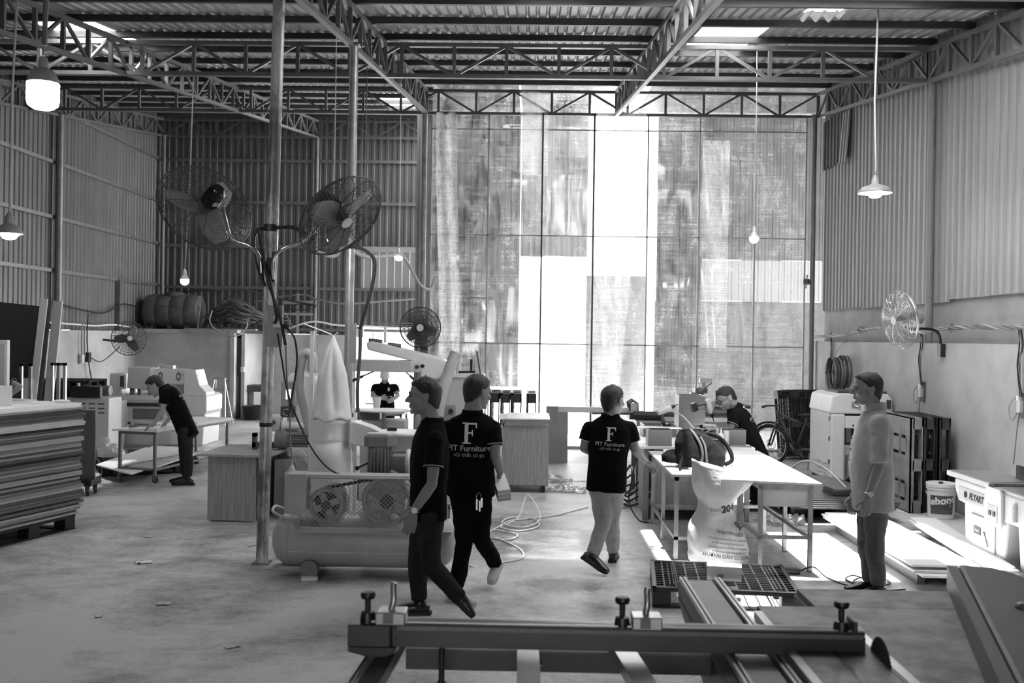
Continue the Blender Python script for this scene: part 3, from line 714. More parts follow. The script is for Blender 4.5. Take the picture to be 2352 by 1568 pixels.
def watch(pi, s, m=CHROME):
    W, E = pi['J']['wr' + s], pi['J']['el' + s]; d = (W - E).normalized(); c = W - d * .02
    xa = d.cross(V3((0, 1, 0))).normalized(); ya = d.cross(xa)
    b = O('watch_strap', MB().tube([c + xa * math.cos(a) * .033 + ya * math.sin(a) * .031 for a in [2 * PI * i / 18 for i in range(18)]], .006, 6, closed=True), m, pi['o'], smooth=True)
    out = V3((0, -1, 0)); out = (out - d * out.dot(d)).normalized()
    O('watch_face', MB().cyl(c + out * .032, c + out * .044, .02, n=18), mat('watch_dial', .7, .3), b)
P1 = ((-0.62, 7.04, 0.0), dict(head=(-0.143, 0.020, 1.567), neck=(-0.076, 0.020, 1.395), shL=(-0.037, -0.140, 1.276), elL=(-0.049, -0.220, 0.979), wrL=(-0.175, -0.240, 0.788), haL=(-0.203, -0.240, 0.650), shR=(-0.151, 0.220, 1.243), elR=(-0.120, 0.280, 0.910), wrR=(-0.198, 0.280, 0.683), haR=(-0.244, 0.280, 0.554), chest=(-0.095, 0.020, 1.041), pel=(-0.095, 0.020, 0.800), hiL=(-0.079, -0.070, 0.754), knL=(-0.058, -0.100, 0.394), anL=(0.157, -0.080, 0.149), toL=(0.229, -0.080, 0.047), hiR=(-0.132, 0.110, 0.721), knR=(-0.179, 0.100, 0.355), anR=(-0.156, 0.080, 0.051), toR=(-0.274, 0.080, -0.045)))
P2 = ((-0.398, 7.715, 0.0), dict(head=(-0.005, -0.115, 1.574), neck=(-0.044, -0.135, 1.415), shL=(-0.253, -0.135, 1.285), elL=(-0.333, -0.015, 1.023), wrL=(-0.379, 0.135, 0.797), haL=(-0.383, 0.185, 0.685), shR=(0.107, -0.135, 1.294), elR=(0.135, -0.195, 1.100), wrR=(0.172, -0.035, 0.953), haR=(0.149, 0.085, 0.855), chest=(-0.066, -0.115, 1.140), pel=(-0.048, -0.115, 0.900), hiL=(-0.120, -0.115, 0.832), knL=(-0.097, -0.065, 0.413), anL=(-0.144, -0.235, 0.086), toL=(-0.011, -0.365, 0.054), hiR=(0.020, -0.115, 0.835), knR=(0.030, 0.005, 0.434), anR=(0.144, 0.235, 0.164), toR=(0.109, 0.085, 0.074)))
P3 = ((0.647, 8.71, 0.0), dict(head=(0.067, -0.060, 1.458), neck=(0.046, -0.060, 1.322), shL=(-0.130, -0.060, 1.209), elL=(-0.180, -0.060, 1.046), wrL=(-0.086, 0.160, 0.976), haL=(-0.042, 0.240, 0.968), shR=(0.213, -0.060, 1.222), elR=(0.264, -0.040, 1.036), wrR=(0.377, 0.140, 0.917), haR=(0.458, 0.220, 0.854), chest=(0.035, -0.060, 1.042), pel=(0.024, -0.060, 0.815), hiL=(-0.035, -0.060, 0.730), knL=(-0.002, -0.090, 0.385), anL=(-0.113, -0.240, 0.133), toL=(0.007, -0.340, 0.040), hiR=(0.097, -0.060, 0.733), knR=(0.080, 0.040, 0.366), anR=(0.112, 0.240, 0.078), toR=(0.146, 0.440, -0.005)))
P4 = ((2.673, 11.795, 0.0), dict(head=(-0.391, -0.095, 1.318), neck=(-0.298, -0.045, 1.215), shL=(-0.298, -0.225, 1.146), elL=(-0.379, -0.295, 0.950), wrL=(-0.543, -0.265, 0.965), haL=(-0.640, -0.245, 0.971), shR=(-0.179, 0.155, 1.182), elR=(-0.316, 0.255, 1.214), wrR=(-0.499, 0.055, 1.251), haR=(-0.539, 0.005, 1.202), chest=(-0.167, -0.045, 1.007), pel=(-0.013, 0.005, 0.671), hiL=(-0.037, -0.105, 0.632), knL=(-0.030, -0.095, 0.300), anL=(-0.009, -0.095, -0.057), toL=(-0.201, -0.095, -0.112), hiR=(0.008, 0.095, 0.609), knR=(-0.012, 0.095, 0.272), anR=(0.008, 0.095, -0.065), toR=(-0.187, 0.095, -0.110)))
P5 = ((2.737, 7.91, 0.0), dict(head=(-0.093, -0.010, 1.630), neck=(-0.026, -0.010, 1.476), shL=(-0.053, -0.180, 1.380), elL=(-0.058, -0.230, 1.058), wrL=(-0.147, -0.250, 0.819), haL=(-0.164, -0.250, 0.645), shR=(-0.008, 0.170, 1.344), elR=(-0.020, 0.230, 0.974), wrR=(-0.104, 0.210, 0.763), haR=(-0.125, 0.190, 0.608), chest=(-0.044, -0.010, 1.126), pel=(-0.026, -0.010, 0.879), hiL=(-0.032, -0.090, 0.812), knL=(-0.039, -0.090, 0.414), anL=(0.000, -0.090, 0.088), toL=(-0.168, -0.110, 0.029), hiR=(-0.012, 0.090, 0.784), knR=(-0.032, 0.090, 0.366), anR=(0.000, 0.090, 0.071), toR=(-0.155, 0.090, 0.026)))
P6 = ((-4.508, 13.0, 0.0), dict(head=(-0.436, 0.000, 1.283), neck=(-0.314, 0.000, 1.257), shL=(-0.237, -0.160, 1.198), elL=(-0.265, -0.200, 0.963), wrL=(-0.348, -0.200, 0.832), haL=(-0.421, -0.200, 0.774), shR=(-0.340, 0.180, 1.224), elR=(-0.351, 0.250, 0.986), wrR=(-0.330, 0.280, 0.838), haR=(-0.378, 0.300, 0.795), chest=(-0.168, 0.000, 1.064), pel=(-0.037, 0.000, 0.751), hiL=(0.006, -0.090, 0.715), knL=(0.038, -0.100, 0.392), anL=(0.053, -0.100, 0.091), toL=(-0.122, -0.120, 0.034), hiR=(-0.071, 0.100, 0.696), knR=(-0.067, 0.100, 0.367), anR=(-0.052, 0.100, 0.107), toR=(-0.225, 0.100, 0.058)))
P7 = ((-2.506, 17.2, 0.0), dict(head=(-0.018, -0.050, 1.268), neck=(-0.031, 0.000, 1.153), shL=(0.151, 0.000, 1.095), elL=(0.212, -0.050, 0.956), wrL=(0.167, -0.200, 0.904), haL=(0.131, -0.260, 0.885), shR=(-0.196, 0.000, 1.090), elR=(-0.232, -0.050, 0.949), wrR=(-0.081, -0.200, 0.915), haR=(0.002, -0.260, 0.928), chest=(-0.022, 0.000, 0.987), pel=(-0.010, 0.000, 0.783), hiL=(0.058, 0.000, 0.724), knL=(0.078, -0.050, 0.352), anL=(0.075, 0.000, 0.030), toL=(0.116, -0.180, -0.024), hiR=(-0.079, 0.000, 0.722), knR=(-0.073, -0.050, 0.349), anR=(-0.075, 0.000, 0.027), toR=(-0.062, -0.180, -0.027)))
P8 = ((-6.792, 12.625, 0.0), dict(head=(-0.252, -0.025, 1.426), neck=(-0.167, -0.025, 1.349), shL=(0.106, -0.175, 1.382), elL=(0.365, -0.225, 1.279), wrL=(0.239, -0.275, 1.159), haL=(0.130, -0.275, 1.092), shR=(-0.151, 0.175, 1.364), elR=(-0.045, 0.225, 1.181), wrR=(-0.159, 0.175, 1.080), haR=(-0.244, 0.175, 1.039), chest=(-0.006, -0.025, 1.168), pel=(-0.029, 0.025, 0.801), hiL=(0.037, -0.095, 0.757), knL=(0.046, -0.105, 0.371), anL=(0.046, -0.075, 0.006), toL=(-0.122, -0.075, -0.069), hiR=(-0.056, 0.075, 0.740), knR=(-0.061, 0.075, 0.347), anR=(-0.046, 0.075, 0.010), toR=(-0.215, 0.075, -0.060)))
m1 = person('man in black polo and dark jeans walking left in the foreground', P1, (-1, -.12, -.02), chest_fw=(-1, 0, 0), trouser=TRD, hem=.1, belly=.0, palmL=(-.2, 1, 0), palmR=(-.2, -1, 0), fold=.016, build=.95)
watch(m1, 'L')
m2 = person('man seen from behind in black polo carrying cut boards under his arm', P2, (.72, .62, -.12), chest_fw=(-.15, 1, 0), shoe=SHW, logo=1.25, palmL=(1, 0, 0), palmR=(-1, .2, 0), curl=.9, hem=.12, build=1.02)
m3 = person('man in black polo and khaki trousers walking to the workbench', P3, (.62, .75, .02), chest_fw=(.2, 1, 0), trouser=KHAKI, logo=.95, palmL=(.7, 0, -.3), palmR=(-.2, 0, -1), hem=.14, build=.98)
m4 = person('man with glasses bending over the workbench using a drill', P4, (-.82, -.25, -.55), chest_fw=(-.9, 0, -.4), head_up=(-.4, 0, .9), palmL=(0, 0, -1), palmR=(0, 0, -1), curl=.7, logo=1.0, build=.95, thumb=dict(L=(0, -1, 0), R=(-1, 0, 0)))
m5 = person('man in light rolled-sleeve shirt standing beside the stacked boards', P5, (-1, .04, -.03), shirt=SHIRT, trouser=TRG, sleeve=.95, chest_fw=(-1, 0, 0), belly=.03, palmL=(-.1, 1, 0), palmR=(-.1, -1, 0), hem=.2, stripes=False, build=1.02, fold=.022, legw=1.05)
watch(m5, 'L')
m6 = person('man in black polo leaning with both hands on the wheeled table', P6, (-.82, -.1, -.6), chest_fw=(-.8, 0, -.5), head_up=(-.5, 0, .8), palmL=(0, 0, -1), palmR=(0, 0, -1), curl=.12, logo=1.1, build=.95, skin=SKIN2, thumb=dict(L=(0, 1, 0), R=(0, -1, 0)), trouser=TRD)
m7 = person('man in white cap stirring a cup behind the round table', P7, (.12, -.85, -.5), chest_fw=(0, -1, 0), palmL=(-1, 0, 0), palmR=(1, 0, -.2), curl=1.0, skin=SKIN2, build=.9, hs=.86, thumb=dict(L=(0, 0, 1), R=(0, 0, 1)))
m8 = person('person mostly hidden behind the white cabinet with only an elbow showing', P8, (-.9, -.1, -.4), chest_fw=(-.9, 0, -.3), palmL=(0, 0, -1), palmR=(0, 0, -1), skin=SKIN2, build=.9)
# glasses, cap, small print, buttons, keys
gl = MB()
for sx in (-1, 1):
    gl.tube([m4['HM'] @ V3((sx * .034 + .026 * math.cos(a), .101, .002 + .02 * math.sin(a))) for a in [2 * PI * i / 16 for i in range(16)]], .003, 6, closed=True)
    gl.tube([m4['HM'] @ V3(p) for p in ((sx * .06, .1, .006), (sx * .074, .04, .006), (sx * .082, -.02, .004))], .003, 6)
O('glasses', gl, BLACK, m4['o'])
cp = MB(); prof = [(.089, -.005), (.092, .02), (.088, .06), (.066, .088), (.03, .1), (.001, .102)]
cp.lathe(prof, 24, m7['HM'] @ tr(0, -.008, .04) @ Matrix.Diagonal((.93, 1.14, 1, 1)))
cap = O('cap', cp, LAM, m7['o'], smooth=True)
O('cap_brim', MB().prism([(-.075, .05), (-.06, .12), (0, .155), (.06, .12), (.075, .05)], .036, .044, m7['HM']), LAM, cap)
O('chest_print', MB().bx((-.02, 0, -.03), (.02, .002, .03), tr(*(m7['spine'](.72) + V3((.09, -.135, 0))))), PRINT, m7['o'])
for i in range(6):
    t_ = .12 + .14 * i; c = m5['spine'](t_) + m5['ay'] * (.128 + .03 * math.sin(PI * t_))
    O('button', MB().cyl(c, c + m5['ay'] * .012, .008, n=10), BLACK, m5['sh'])
ky = O('keys', MB().tube([(.02 + .018 * math.cos(a), -.27, .80 + .03 * math.sin(a)) for a in [i * PI / 6 for i in range(12)]], .003, 6, closed=True).bx((.0, -.275, .70), (.012, -.27, .78)).bx((.022, -.275, .69), (.034, -.27, .77)).bx((.036, -.278, .72), (.05, -.27, .79)), CHROME, m2['o'])
# bundle of cut boards in the walking man's hand
for i in range(6):
    M = tr(-.205, 7.78, .80) @ Euler((math.radians(16), math.radians(24), math.radians(-14))).to_matrix().to_4x4()
    b = O('cut_board', MB().box((.0, -.05 + .004 * (i % 2), -.06 + i * .0165), (.10, .56, .015)), LAM if i == 5 else OFFW, None, bevel=.001)
    b.matrix_world = tr(-.285, 7.84, .93) @ Euler((math.radians(22), math.radians(-8), math.radians(11))).to_matrix().to_4x4() @ tr(.02, 0, 0)
    tag(b, ('lowest', 'second from bottom', 'third from bottom', 'fourth from bottom', 'fifth from bottom', 'topmost')[i] + ' narrow white board of the bundle the walking man carries', 'board', 'bundle of cut boards carried by the walking man')
cup = T('plastic_cup', 'white plastic cup on the round table before the capped man', 'cup', (-2.60, 16.75, .74))
O('cup_body', MB().lathe([(.055, 0), (.075, .19), (.085, .19), (.085, .205), (.07, .205)], 20), LAM, cup, smooth='auto')
brush = T('brush', 'brush held by the capped man over the cup', 'brush', (-2.73, 16.95, .81), rz=.1)
O('handle', MB().bx((-.1, -.015, 0), (.1, .015, .02)), GREY, brush, bevel=.004); O('bristles', MB().bx((.1, -.03, .002), (.17, .03, .018)), WHITE, brush)
# ================================================================ shared builders
def plastic_pallet(label, loc, rot_e, m=BLACK, group=None, size=(1.05, 1.0), solid=False, h=.15):
    t = T('plastic_pallet', label, 'pallet', loc, group=group); t.rotation_euler = rot_e
    a, b = size
    if not solid:
        fr_ = MB(); w_ = .03
        fr_.bx((0, 0, h - .03), (a, w_, h)).bx((0, b - w_, h - .03), (a, b, h)).bx((0, 0, h - .03), (w_, b, h)).bx((a - w_, 0, h - .03), (a, b, h))
        O('deck_frame', fr_, m, t)
        for i in range(1, 12):
            x = a * i / 12; O('deck_rib', MB().bx((x - .006, .02, h - .028), (x + .006, b - .02, h - .002)), m, t)
        for i in range(1, 16):
            y = b * i / 16; O('deck_rib', MB().bx((.02, y - .005, h - .025), (a - .02, y + .005, h - .001)), m, t)
        for x in (.1, a - .1 - .12): # dense corner lattice
            O('deck_lattice', MB().bx((x + .03, .1, h - .02), (x + .038, b - .1, h)).bx((x + .06, .1, h - .02), (x + .068, b - .1, h)).bx((x + .09, .1, h - .02), (x + .098, b - .1, h)), m, t)
        for sx, sy, ex, ey in ((a / 2 - .09, .02, .18, .1), (a / 2 - .09, b - .12, .18, .1), (a / 2 - .09, b / 2 - .06, .18, .12)):
            O('deck_pad', MB().bx((sx, sy, h - .02), (sx + ex, sy + ey, h + .002)), m, t)
    else:
        pl = MB(); xs_ = [0, .12, .16, .32, .36, .66, .70, .86, .90, a]; 
        # deck with slots: strips between the slots
        ys_ = [0, .10, .14, .30, .34, .62, .66, .84, .88, b]
        for i in range(9):
            for j in range(9):
                if (i in (1, 3, 5, 7) and j in (2, 4, 6)) or (j in (1, 3, 5, 7) and i in (2, 6)): continue
                pl.bx((xs_[i], ys_[j], h - .02), (xs_[i + 1], ys_[j + 1], h))
        O('deck_plate', pl, m, t)
        O('rim', MB().bx((0, 0, h - .05), (a, .012, h)).bx((0, b - .012, h - .05), (a, b, h)).bx((0, 0, h - .05), (.012, b, h)).bx((a - .012, 0, h - .05), (a, b, h)), m, t)
    for ix in range(3):
        for iy in range(3):
            x0, y0 = (0, a / 2 - .07, a - .14)[ix], (0, b / 2 - .07, b - .14)[iy]
            O('foot_block', MB().bx((x0, y0, .012), (x0 + .14, y0 + .14, h - .028)), m, t, bevel=.008)
    for ix in range(3):
        x0 = (0, a / 2 - .05, a - .1)[ix]; O('bottom_rail', MB().bx((x0, 0, 0), (x0 + .1, b, .014)), m, t)
    for y0 in (0, b - .1): O('bottom_rail', MB().bx((0, y0, 0), (a, y0 + .1, .013)), m, t)
    return t
def caster(parent, x, y, r=.045, z=0, rz=0, m=DSTEEL):
    c = O('caster', MB().bx((-.025, -.008, r * 1.1), (.025, .012, r * 2.0)).bx((-.03, -.03, r * 2.0), (.03, .03, r * 2.15)).bx((-.022, -.018, r * .8), (-.016, .022, r * 2)).bx((.016, -.018, r * .8), (.022, .022, r * 2)), STEEL, parent)
    c.location = (x, y, z); c.rotation_euler = (0, 0, rz)
    O('wheel', MB().cyl((-.013, -.012, r), (.013, -.012, r), r, n=16), m, c, smooth='auto'); return c
def steel_table(label, loc, rz, a, b, h, top_m, over=.03, shelf=None, thick=.025, wheels=False, legm=GALV, group=None, braces=((0, 1), (1, 0)), mid=True, low=.18):
    t = T('work_table', label, 'table', loc, rz, group=group); z0 = .1 if wheels else 0
    O('table_top', MB().bx((-over, -over, h - thick), (a + over, b + over, h)), top_m, t, bevel=.002)
    for x in (0, a - .035):
        for y in ((0, b / 2, b - .035) if mid else (0, b - .035)):
            O('leg', MB().bx((x, y, z0), (x + .035, y + .035, h - thick)), legm, t)
            if wheels and (y == 0 or y > b * .8): caster(t, x + .017, y + .017, .045, 0, random.uniform(0, 3))
    fr_ = MB(); hh = h - thick - .02
    for x in (0, a - .035): O('side_rail', MB().bx((x, 0, hh - .02), (x + .035, b, hh + .02)), legm, t); O('stretcher', MB().bx((x, 0, low), (x + .03, b, low + .03)), legm, t)
    for y in (0, b - .035): O('end_rail', MB().bx((0, y, hh - .02), (a, y + .035, hh + .02)), legm, t); O('stretcher', MB().bx((0, y, low), (a, y + .03, low + .03)), legm, t)
    return t
def board(label, loc, rz, a, b, th, m=LAM, group=None, name='board', rx=0, ry=0, bev=.0015):
    o = O(name, MB().bx((0, 0, 0), (a, b, th)), m, bevel=bev); o.location = loc; o.rotation_euler = (rx, ry, rz)
    return tag(o, label, 'board', group)
def cable(label, pts, r, m=RUBB, name='cable', n=6, cat='cable', smooth=True, k=8, group=None):
    o = O(name, MB().tube(bez(pts, k), r, n), m, smooth=True); return tag(o, label, cat, group)
def drill(label, loc, rot_e, s=1.0, m=OFFW):
    t = T('cordless_drill', label, 'drill', loc); t.rotation_euler = rot_e; t.scale = (s, s, s)
    O('motor_housing', MB().lathe([(.0, -.09), (.024, -.085), (.03, -.06), (.031, .03), (.026, .06), (.0, .062)], 16, rot('Y', PI / 2)), m, t, smooth='auto')
    O('chuck', MB().lathe([(.02, .06), (.021, .085), (.014, .105), (.006, .11), (.004, .15)], 14, rot('Y', PI / 2)), BLACK, t, smooth='auto')
    O('grip', MB().tube([(-.045, 0, -.01), (-.055, 0, -.07), (-.06, 0, -.13)], [.018, .016, .018], 10), DGREY, t, smooth=True)
    O('battery', MB().bx((-.1, -.034, -.185), (-.01, .034, -.13)), BLACK, t, bevel=.006); return t

# ================================================================ right side of the workshop
TOPW = mat('pale_table_board', .78, .45, var=.06, scale=2)
WOODD = mat('wood_laminate_dark', .15, .5, var=.25, scale=3, stretch=(14, 14, 1))
WOODM = mat('wood_laminate', .28, .5, var=.3, scale=3, stretch=(16, 16, 1))
DLAM = mat('dark_laminate', .08, .3, var=.1, scale=3)
GBOX = mat('grey_mdf', .15, .55, var=.08, scale=4)
ta = steel_table('steel frame table carrying the backpack near the sack', (1.32, 9.05, 0), 0, .62, 1.78, .78, mat('old_table_top', .5, .5, var=.15))
tb = steel_table('steel frame table holding up the big white board', (1.99, 8.66, 0), .02, .47, 1.6, .775, WOODM, over=.0, low=.28)
O('apron', MB().bx((.0, .02, .56), (.47, .045, .74)), OFFW, tb)
bw = O('white_board', MB().prism([(1.66, 8.62), (2.47, 8.45), (2.48, 10.88), (1.45, 10.88), (1.36, 9.9)], .782, .80), TOPW, bevel=.002); tag(bw, 'large bright white board lying across the two steel tables', 'board')
scr = O('paper_roll', MB().cyl((1.86, 9.72, .829), (2.06, 9.76, .829), .028, n=14), LAM, smooth='auto'); tag(scr, 'small white roll lying beside the backpack on white board', 'roll')
# rear workbench: long top, open cabinet under it
rb = T('workbench', 'long rear workbench with drawer boxes and drills on top', 'workbench', (1.25, 10.95, 0))
O('bench_top', MB().prism([(-.05, .0), (1.22, .02), (1.22, .36), (1.0, .42), (1.0, 2.45), (.1, 2.4)], .79, .82), TOPW, rb, bevel=.002)
O('side_panel', MB().bx((.05, .1, 0), (.07, 1.0, .79)), WOODM, rb); O('side_panel', MB().bx((.9, .1, 0), (.92, 2.2, .79)), WOODM, rb)
O('end_panel', MB().bx((.12, .04, .12), (.9, .06, .79)), WOODM, rb); O('shelf', MB().bx((.07, .06, .3), (.9, 2.2, .32)), WOODM, rb)
for x, y in ((.0, .01), (1.12, .03), (.05, 1.25), (.1, 2.3), (.92, 2.3)): O('leg', MB().bx((x, y, 0), (x + .05, y + .05, .79)), STEEL, rb)
O('back_panel', MB().bx((.07, 1.2, .05), (.9, 1.22, .79)), WOODD, rb)
def open_box(label, loc, rz, a, b, h, m=GBOX, lay=1, group='grey drawer boxes on the bench'):
    t = T('drawer_box', label, 'box', loc, rz, group=group); w_ = .016
    O('front_panel', MB().bx((0, 0, 0), (a, w_, h)), m, t); O('rear_panel', MB().bx((0, b - w_, 0), (a, b, h)), m, t)
    O('side_panel', MB().bx((0, w_, 0), (w_, b - w_, h)), LAM, t); O('side_panel', MB().bx((a - w_, w_, 0), (a, b - w_, h)), m, t)
    O('bottom_panel', MB().bx((w_, w_, .01), (a - w_, b - w_, .018)), m, t); return t
for i in range(3): open_box('%s grey drawer box of the tall stack on the bench' % ('lowest', 'middle', 'topmost')[i], (1.83, 12.3, .82 + i * .162), 0, .32, .42, .16)
open_box('wide open grey drawer box left of the tall stack', (1.36, 12.0, .82), .0, .4, .42, .14)
open_box('low open grey box right of the tall stack', (1.9, 11.5, .82), 0, .34, .34, .12)
open_box('grey box behind the white glue bottle', (2.1, 11.12, .82), .0, .3, .2, .18)
open_box('small dark grey box at near left corner of the bench', (1.30, 10.98, .82), .02, .26, .2, .18)
o = board('thin grey board resting on the small corner box', (1.16, 11.05, 1.004), .06, .52, .12, .014, ALU, name='thin_board')
drill('pale cordless drill standing on the open drawer box', (1.62, 12.0, 1.15), (0, -.35, .35), 1.25)
drill('cordless drill lying on the low open box', (2.1, 11.75, .975), (PI / 2 * .9, 0, 2.6), 1.1)
dh = drill('cordless drill held upright by the bending man', (2.11, 11.78, 1.2), (0, 1.25, .2), 1.15)
gb = T('glue_bottle', 'white glue bottle with nozzle at end of the bench', 'bottle', (2.1, 11.0, .82))
O('bottle_body', MB().lathe([(.0, 0), (.034, .002), (.036, .01), (.036, .12), (.03, .14), (.014, .15)], 18), LAM, gb, smooth='auto'); O('nozzle', MB().lathe([(.016, .15), (.014, .17), (.006, .2), (.003, .21)], 12), WHITE, gb, smooth='auto')
O('bottle_label', MB().lathe([(.0365, .03), (.0368, .032), (.0368, .1), (.0365, .102)], 18, caps=False), GREY, gb, smooth=True)
g2 = T('spray_can', 'pale can standing right behind the glue bottle', 'can', (2.17, 11.07, .82)); O('can_body', MB().lathe([(.032, 0), (.034, .005), (.034, .17), (.03, .18)], 18), OFFW, g2, smooth='auto'); O('can_lid', MB().lathe([(.03, .18), (.03, .2), (.0, .2)], 16), DGREY, g2, smooth='auto')
cb = O('board_offcut', MB().bx((2.22, 11.0, .82), (2.44, 11.06, .835)), GREY); tag(cb, 'dark offcut strip lying beside the glue bottle', 'offcut')
# electric leads around the bench
cable('white lead drooping from the open drawer boxes', [(1.75, 12.2, 1.1), (1.82, 11.9, 1.08), (1.9, 11.5, .93), (1.78, 11.2, .84)], .008, WHITE)
cable('black lead hanging down the left end of the bench', [(1.17, 10.8, .8), (1.12, 10.85, .5), (1.1, 11.0, .2), (1.2, 10.9, .02), (1.3, 10.8, .015)], .008)
for i in range(4):
    cable('tangled lead below left end of the bench, %s strand' % ('first', 'second', 'third', 'lowest')[i], [(1.1 + .02 * i, 10.9, .62 - .1 * i), (1.02 - .02 * i, 10.95, .45 - .06 * i), (1.08, 11.05, .3 - .05 * i), (1.2, 11.0, .42 - .08 * i)], .012, RUBB, group='tangled leads under bench')
# backpack slumped on the near table
BP = mat('black_nylon', .008, .95, spec=.08, var=.3, scale=20, bump=.2, bscale=60); BPG = mat('grey_nylon', .06, .9, spec=.15, var=.2, scale=20)
bp = T('backpack', 'black and grey backpack slumped on the white board', 'backpack', (1.62, 9.5, .80), .25)
b_ = MB(); loft(b_, [(V3((0, 0, 0)), V3((1, 0, 0)), V3((0, 1, 0)), .2, .13), (V3((-.01, 0, .1)), V3((1, 0, 0)), V3((0, 1, 0)), .22, .15), (V3((-.04, .03, .22)), V3((1, 0, 0)), V3((0, 1, 0)), .19, .13), (V3((-.07, .05, .31)), V3((1, 0, 0)), V3((0, 1, 0)), .13, .09), (V3((-.08, .06, .345)), V3((1, 0, 0)), V3((0, 1, 0)), .06, .04)], 20, 2.8)
remeshed('main_bag', b_, BP, bp, .012, fold=.03)
q = MB(); loft(q, [(V3((.08, -.1, .01)), V3((1, -.15, 0)), V3((.15, 1, 0)), .11, .07), (V3((.09, -.11, .1)), V3((1, -.15, 0)), V3((.15, 1, 0)), .115, .075), (V3((.04, -.08, .22)), V3((1, -.15, 0)), V3((.15, 1, 0)), .085, .06), (V3((0, -.05, .3)), V3((1, 0, 0)), V3((0, 1, 0)), .05, .03)], 16, 2.6)
remeshed('front_pocket', q, BP, bp, .012, fold=.02)
O('grey_panel', MB().tube(bez([(-.06, -.145, .03), (-.05, -.165, .12), (-.06, -.13, .22), (-.09, -.05, .31), (-.09, .05, .345)]), .014, 8), BPG, bp, smooth=True)
O('grey_panel', MB().tube(bez([(.0, -.17, .02), (-.02, -.185, .1), (-.02, -.15, .2), (-.04, -.09, .28)]), .012, 8), BPG, bp, smooth=True)
O('shoulder_strap', MB().tube(bez([(.1, .08, .3), (.22, .06, .26), (.3, .02, .16), (.3, -.06, .06), (.22, -.08, .02)]), .02, 8), BP, bp, smooth=True)
O('shoulder_strap', MB().tube(bez([(-.18, -.05, .12), (-.25, -.12, .04), (-.27, -.16, -.0), (-.28, -.19, -.06)]), .013, 8), BP, bp, smooth=True)
q = MB(); loft(q, [(V3((-.22, .12, .02)), V3((1, 0, 0)), V3((0, 1, 0)), .12, .1), (V3((-.24, .12, .09)), V3((1, 0, 0)), V3((0, 1, 0)), .1, .08), (V3((-.25, .12, .14)), V3((1, 0, 0)), V3((0, 1, 0)), .04, .03)], 14)
remeshed('side_pouch', q, BP, bp, .012, fold=.05)
q = MB(); loft(q, [(V3((.2, .1, .02)), V3((1, 0, 0)), V3((0, 1, 0)), .1, .06), (V3((.22, .1, .14)), V3((1, 0, 0)), V3((0, 1, 0)), .1, .06), (V3((.18, .1, .24)), V3((1, 0, 0)), V3((0, 1, 0)), .06, .04)], 14)
remeshed('top_flap', q, BPG, bp, .012, fold=.03)
# printed feed sack used as rubbish bag
SK = mat('woven_plastic_sack', .55, .5, var=.08, scale=8, bump=.7, bscale=9); INK = mat('sack_ink', .06, .7)
sk = T('plastic_sack', 'printed white feed sack with open mouth standing against the table', 'sack', (1.72, 8.82, 0), .12)
def sack(u, v):
    a = 2 * PI * u; z = .86 * v
    rx = .27 - .095 * math.exp(-((v - .62) / .17) ** 2) - .03 * v + (.05 if v > .7 else 0) * (v - .7) * 3
    ry = .17 - .05 * math.exp(-((v - .52) / .18) ** 2)
    k = 1 + .07 * noise.noise((math.cos(a) * 2.2, math.sin(a) * 2.2, v * 5)) + .05 * math.sin(3 * a + v * 9) * (v > .15)
    if v < .08: k *= .88 + 1.5 * v
    cx = -.06 * math.sin(v * 3.2) - .02
    z += .1 * (v > .75) * (v - .75) * 4 * (-.9 * math.cos(a)) + .02 * noise.noise((a, v * 6, 3)) * v
    return (cx + rx * k * math.cos(a), ry * k * math.sin(a), z)
so = O('sack_body', MB().grid(sack, 72, 48), SK, sk, smooth=True, solid=.003)
def on_sack(key, x, z, s=1.0, tilt=0, name='sack_print', sx=1.0):
    l = letter(name, key, tr(x, -.5, z) @ rot('X', PI / 2) @ rot('Z', tilt) @ Matrix.Diagonal((s * sx, s, s, 1)), INK, sk)
    m = l.modifiers.new('w', 'SHRINKWRAP'); m.target = so; m.wrap_method = 'PROJECT'; m.use_project_z = True; m.use_negative_direction = True; m.use_positive_direction = False; m.offset = .003
on_sack('ngl', .02, .315, .8, -.18); on_sack('hdsd', .0, .115, .85, -.12)
for i, k in enumerate(('l1', 'l2', 'l3', 'l4')): on_sack(k, .0, .265 - i * .036, .66, -.13)
for i, k in enumerate(('l5', 'l6')): on_sack(k, -.05, .06 - i * .03, .6, -.1)
on_sack('204', .1, .38, .55, -1.0); on_sack('thuc', -.08, .52, .75, .1); on_sack('204', .0, .53, .8, .15)
# foreground black pallet with a foam box on it
plastic_pallet('black lattice plastic pallet lying on the floor before the sack', (.93, 7.44, 0), (0, 0, -.1), size=(1.08, .92), h=.15)
fx = T('foam_box', 'small white foam box sitting on the lattice pallet', 'box', (1.375, 7.68, .152), -.18)
w_ = .012
O('side_wall', MB().bx((0, 0, 0), (.26, w_, .11)), LAM, fx); O('side_wall', MB().bx((0, .13 - w_, 0), (.26, .13, .11)), LAM, fx)
O('end_wall', MB().bx((0, w_, 0), (w_, .13 - w_, .11)), LAM, fx); O('end_wall', MB().bx((.26 - w_, w_, 0), (.26, .13 - w_, .11)), LAM, fx); O('bottom', MB().bx((w_, w_, 0), (.26 - w_, .13 - w_, .01)), LAM, fx)
O('tape_patch', MB().bx((.08, -.002, .02), (.125, 0, .055)), GREY, fx)
ps = O('power_strip', MB().bx((2.14, 8.56, 0), (2.33, 8.63, .045)), BLACK, bevel=.006); tag(ps, 'black power strip on the floor behind the lattice pallet', 'power strip')
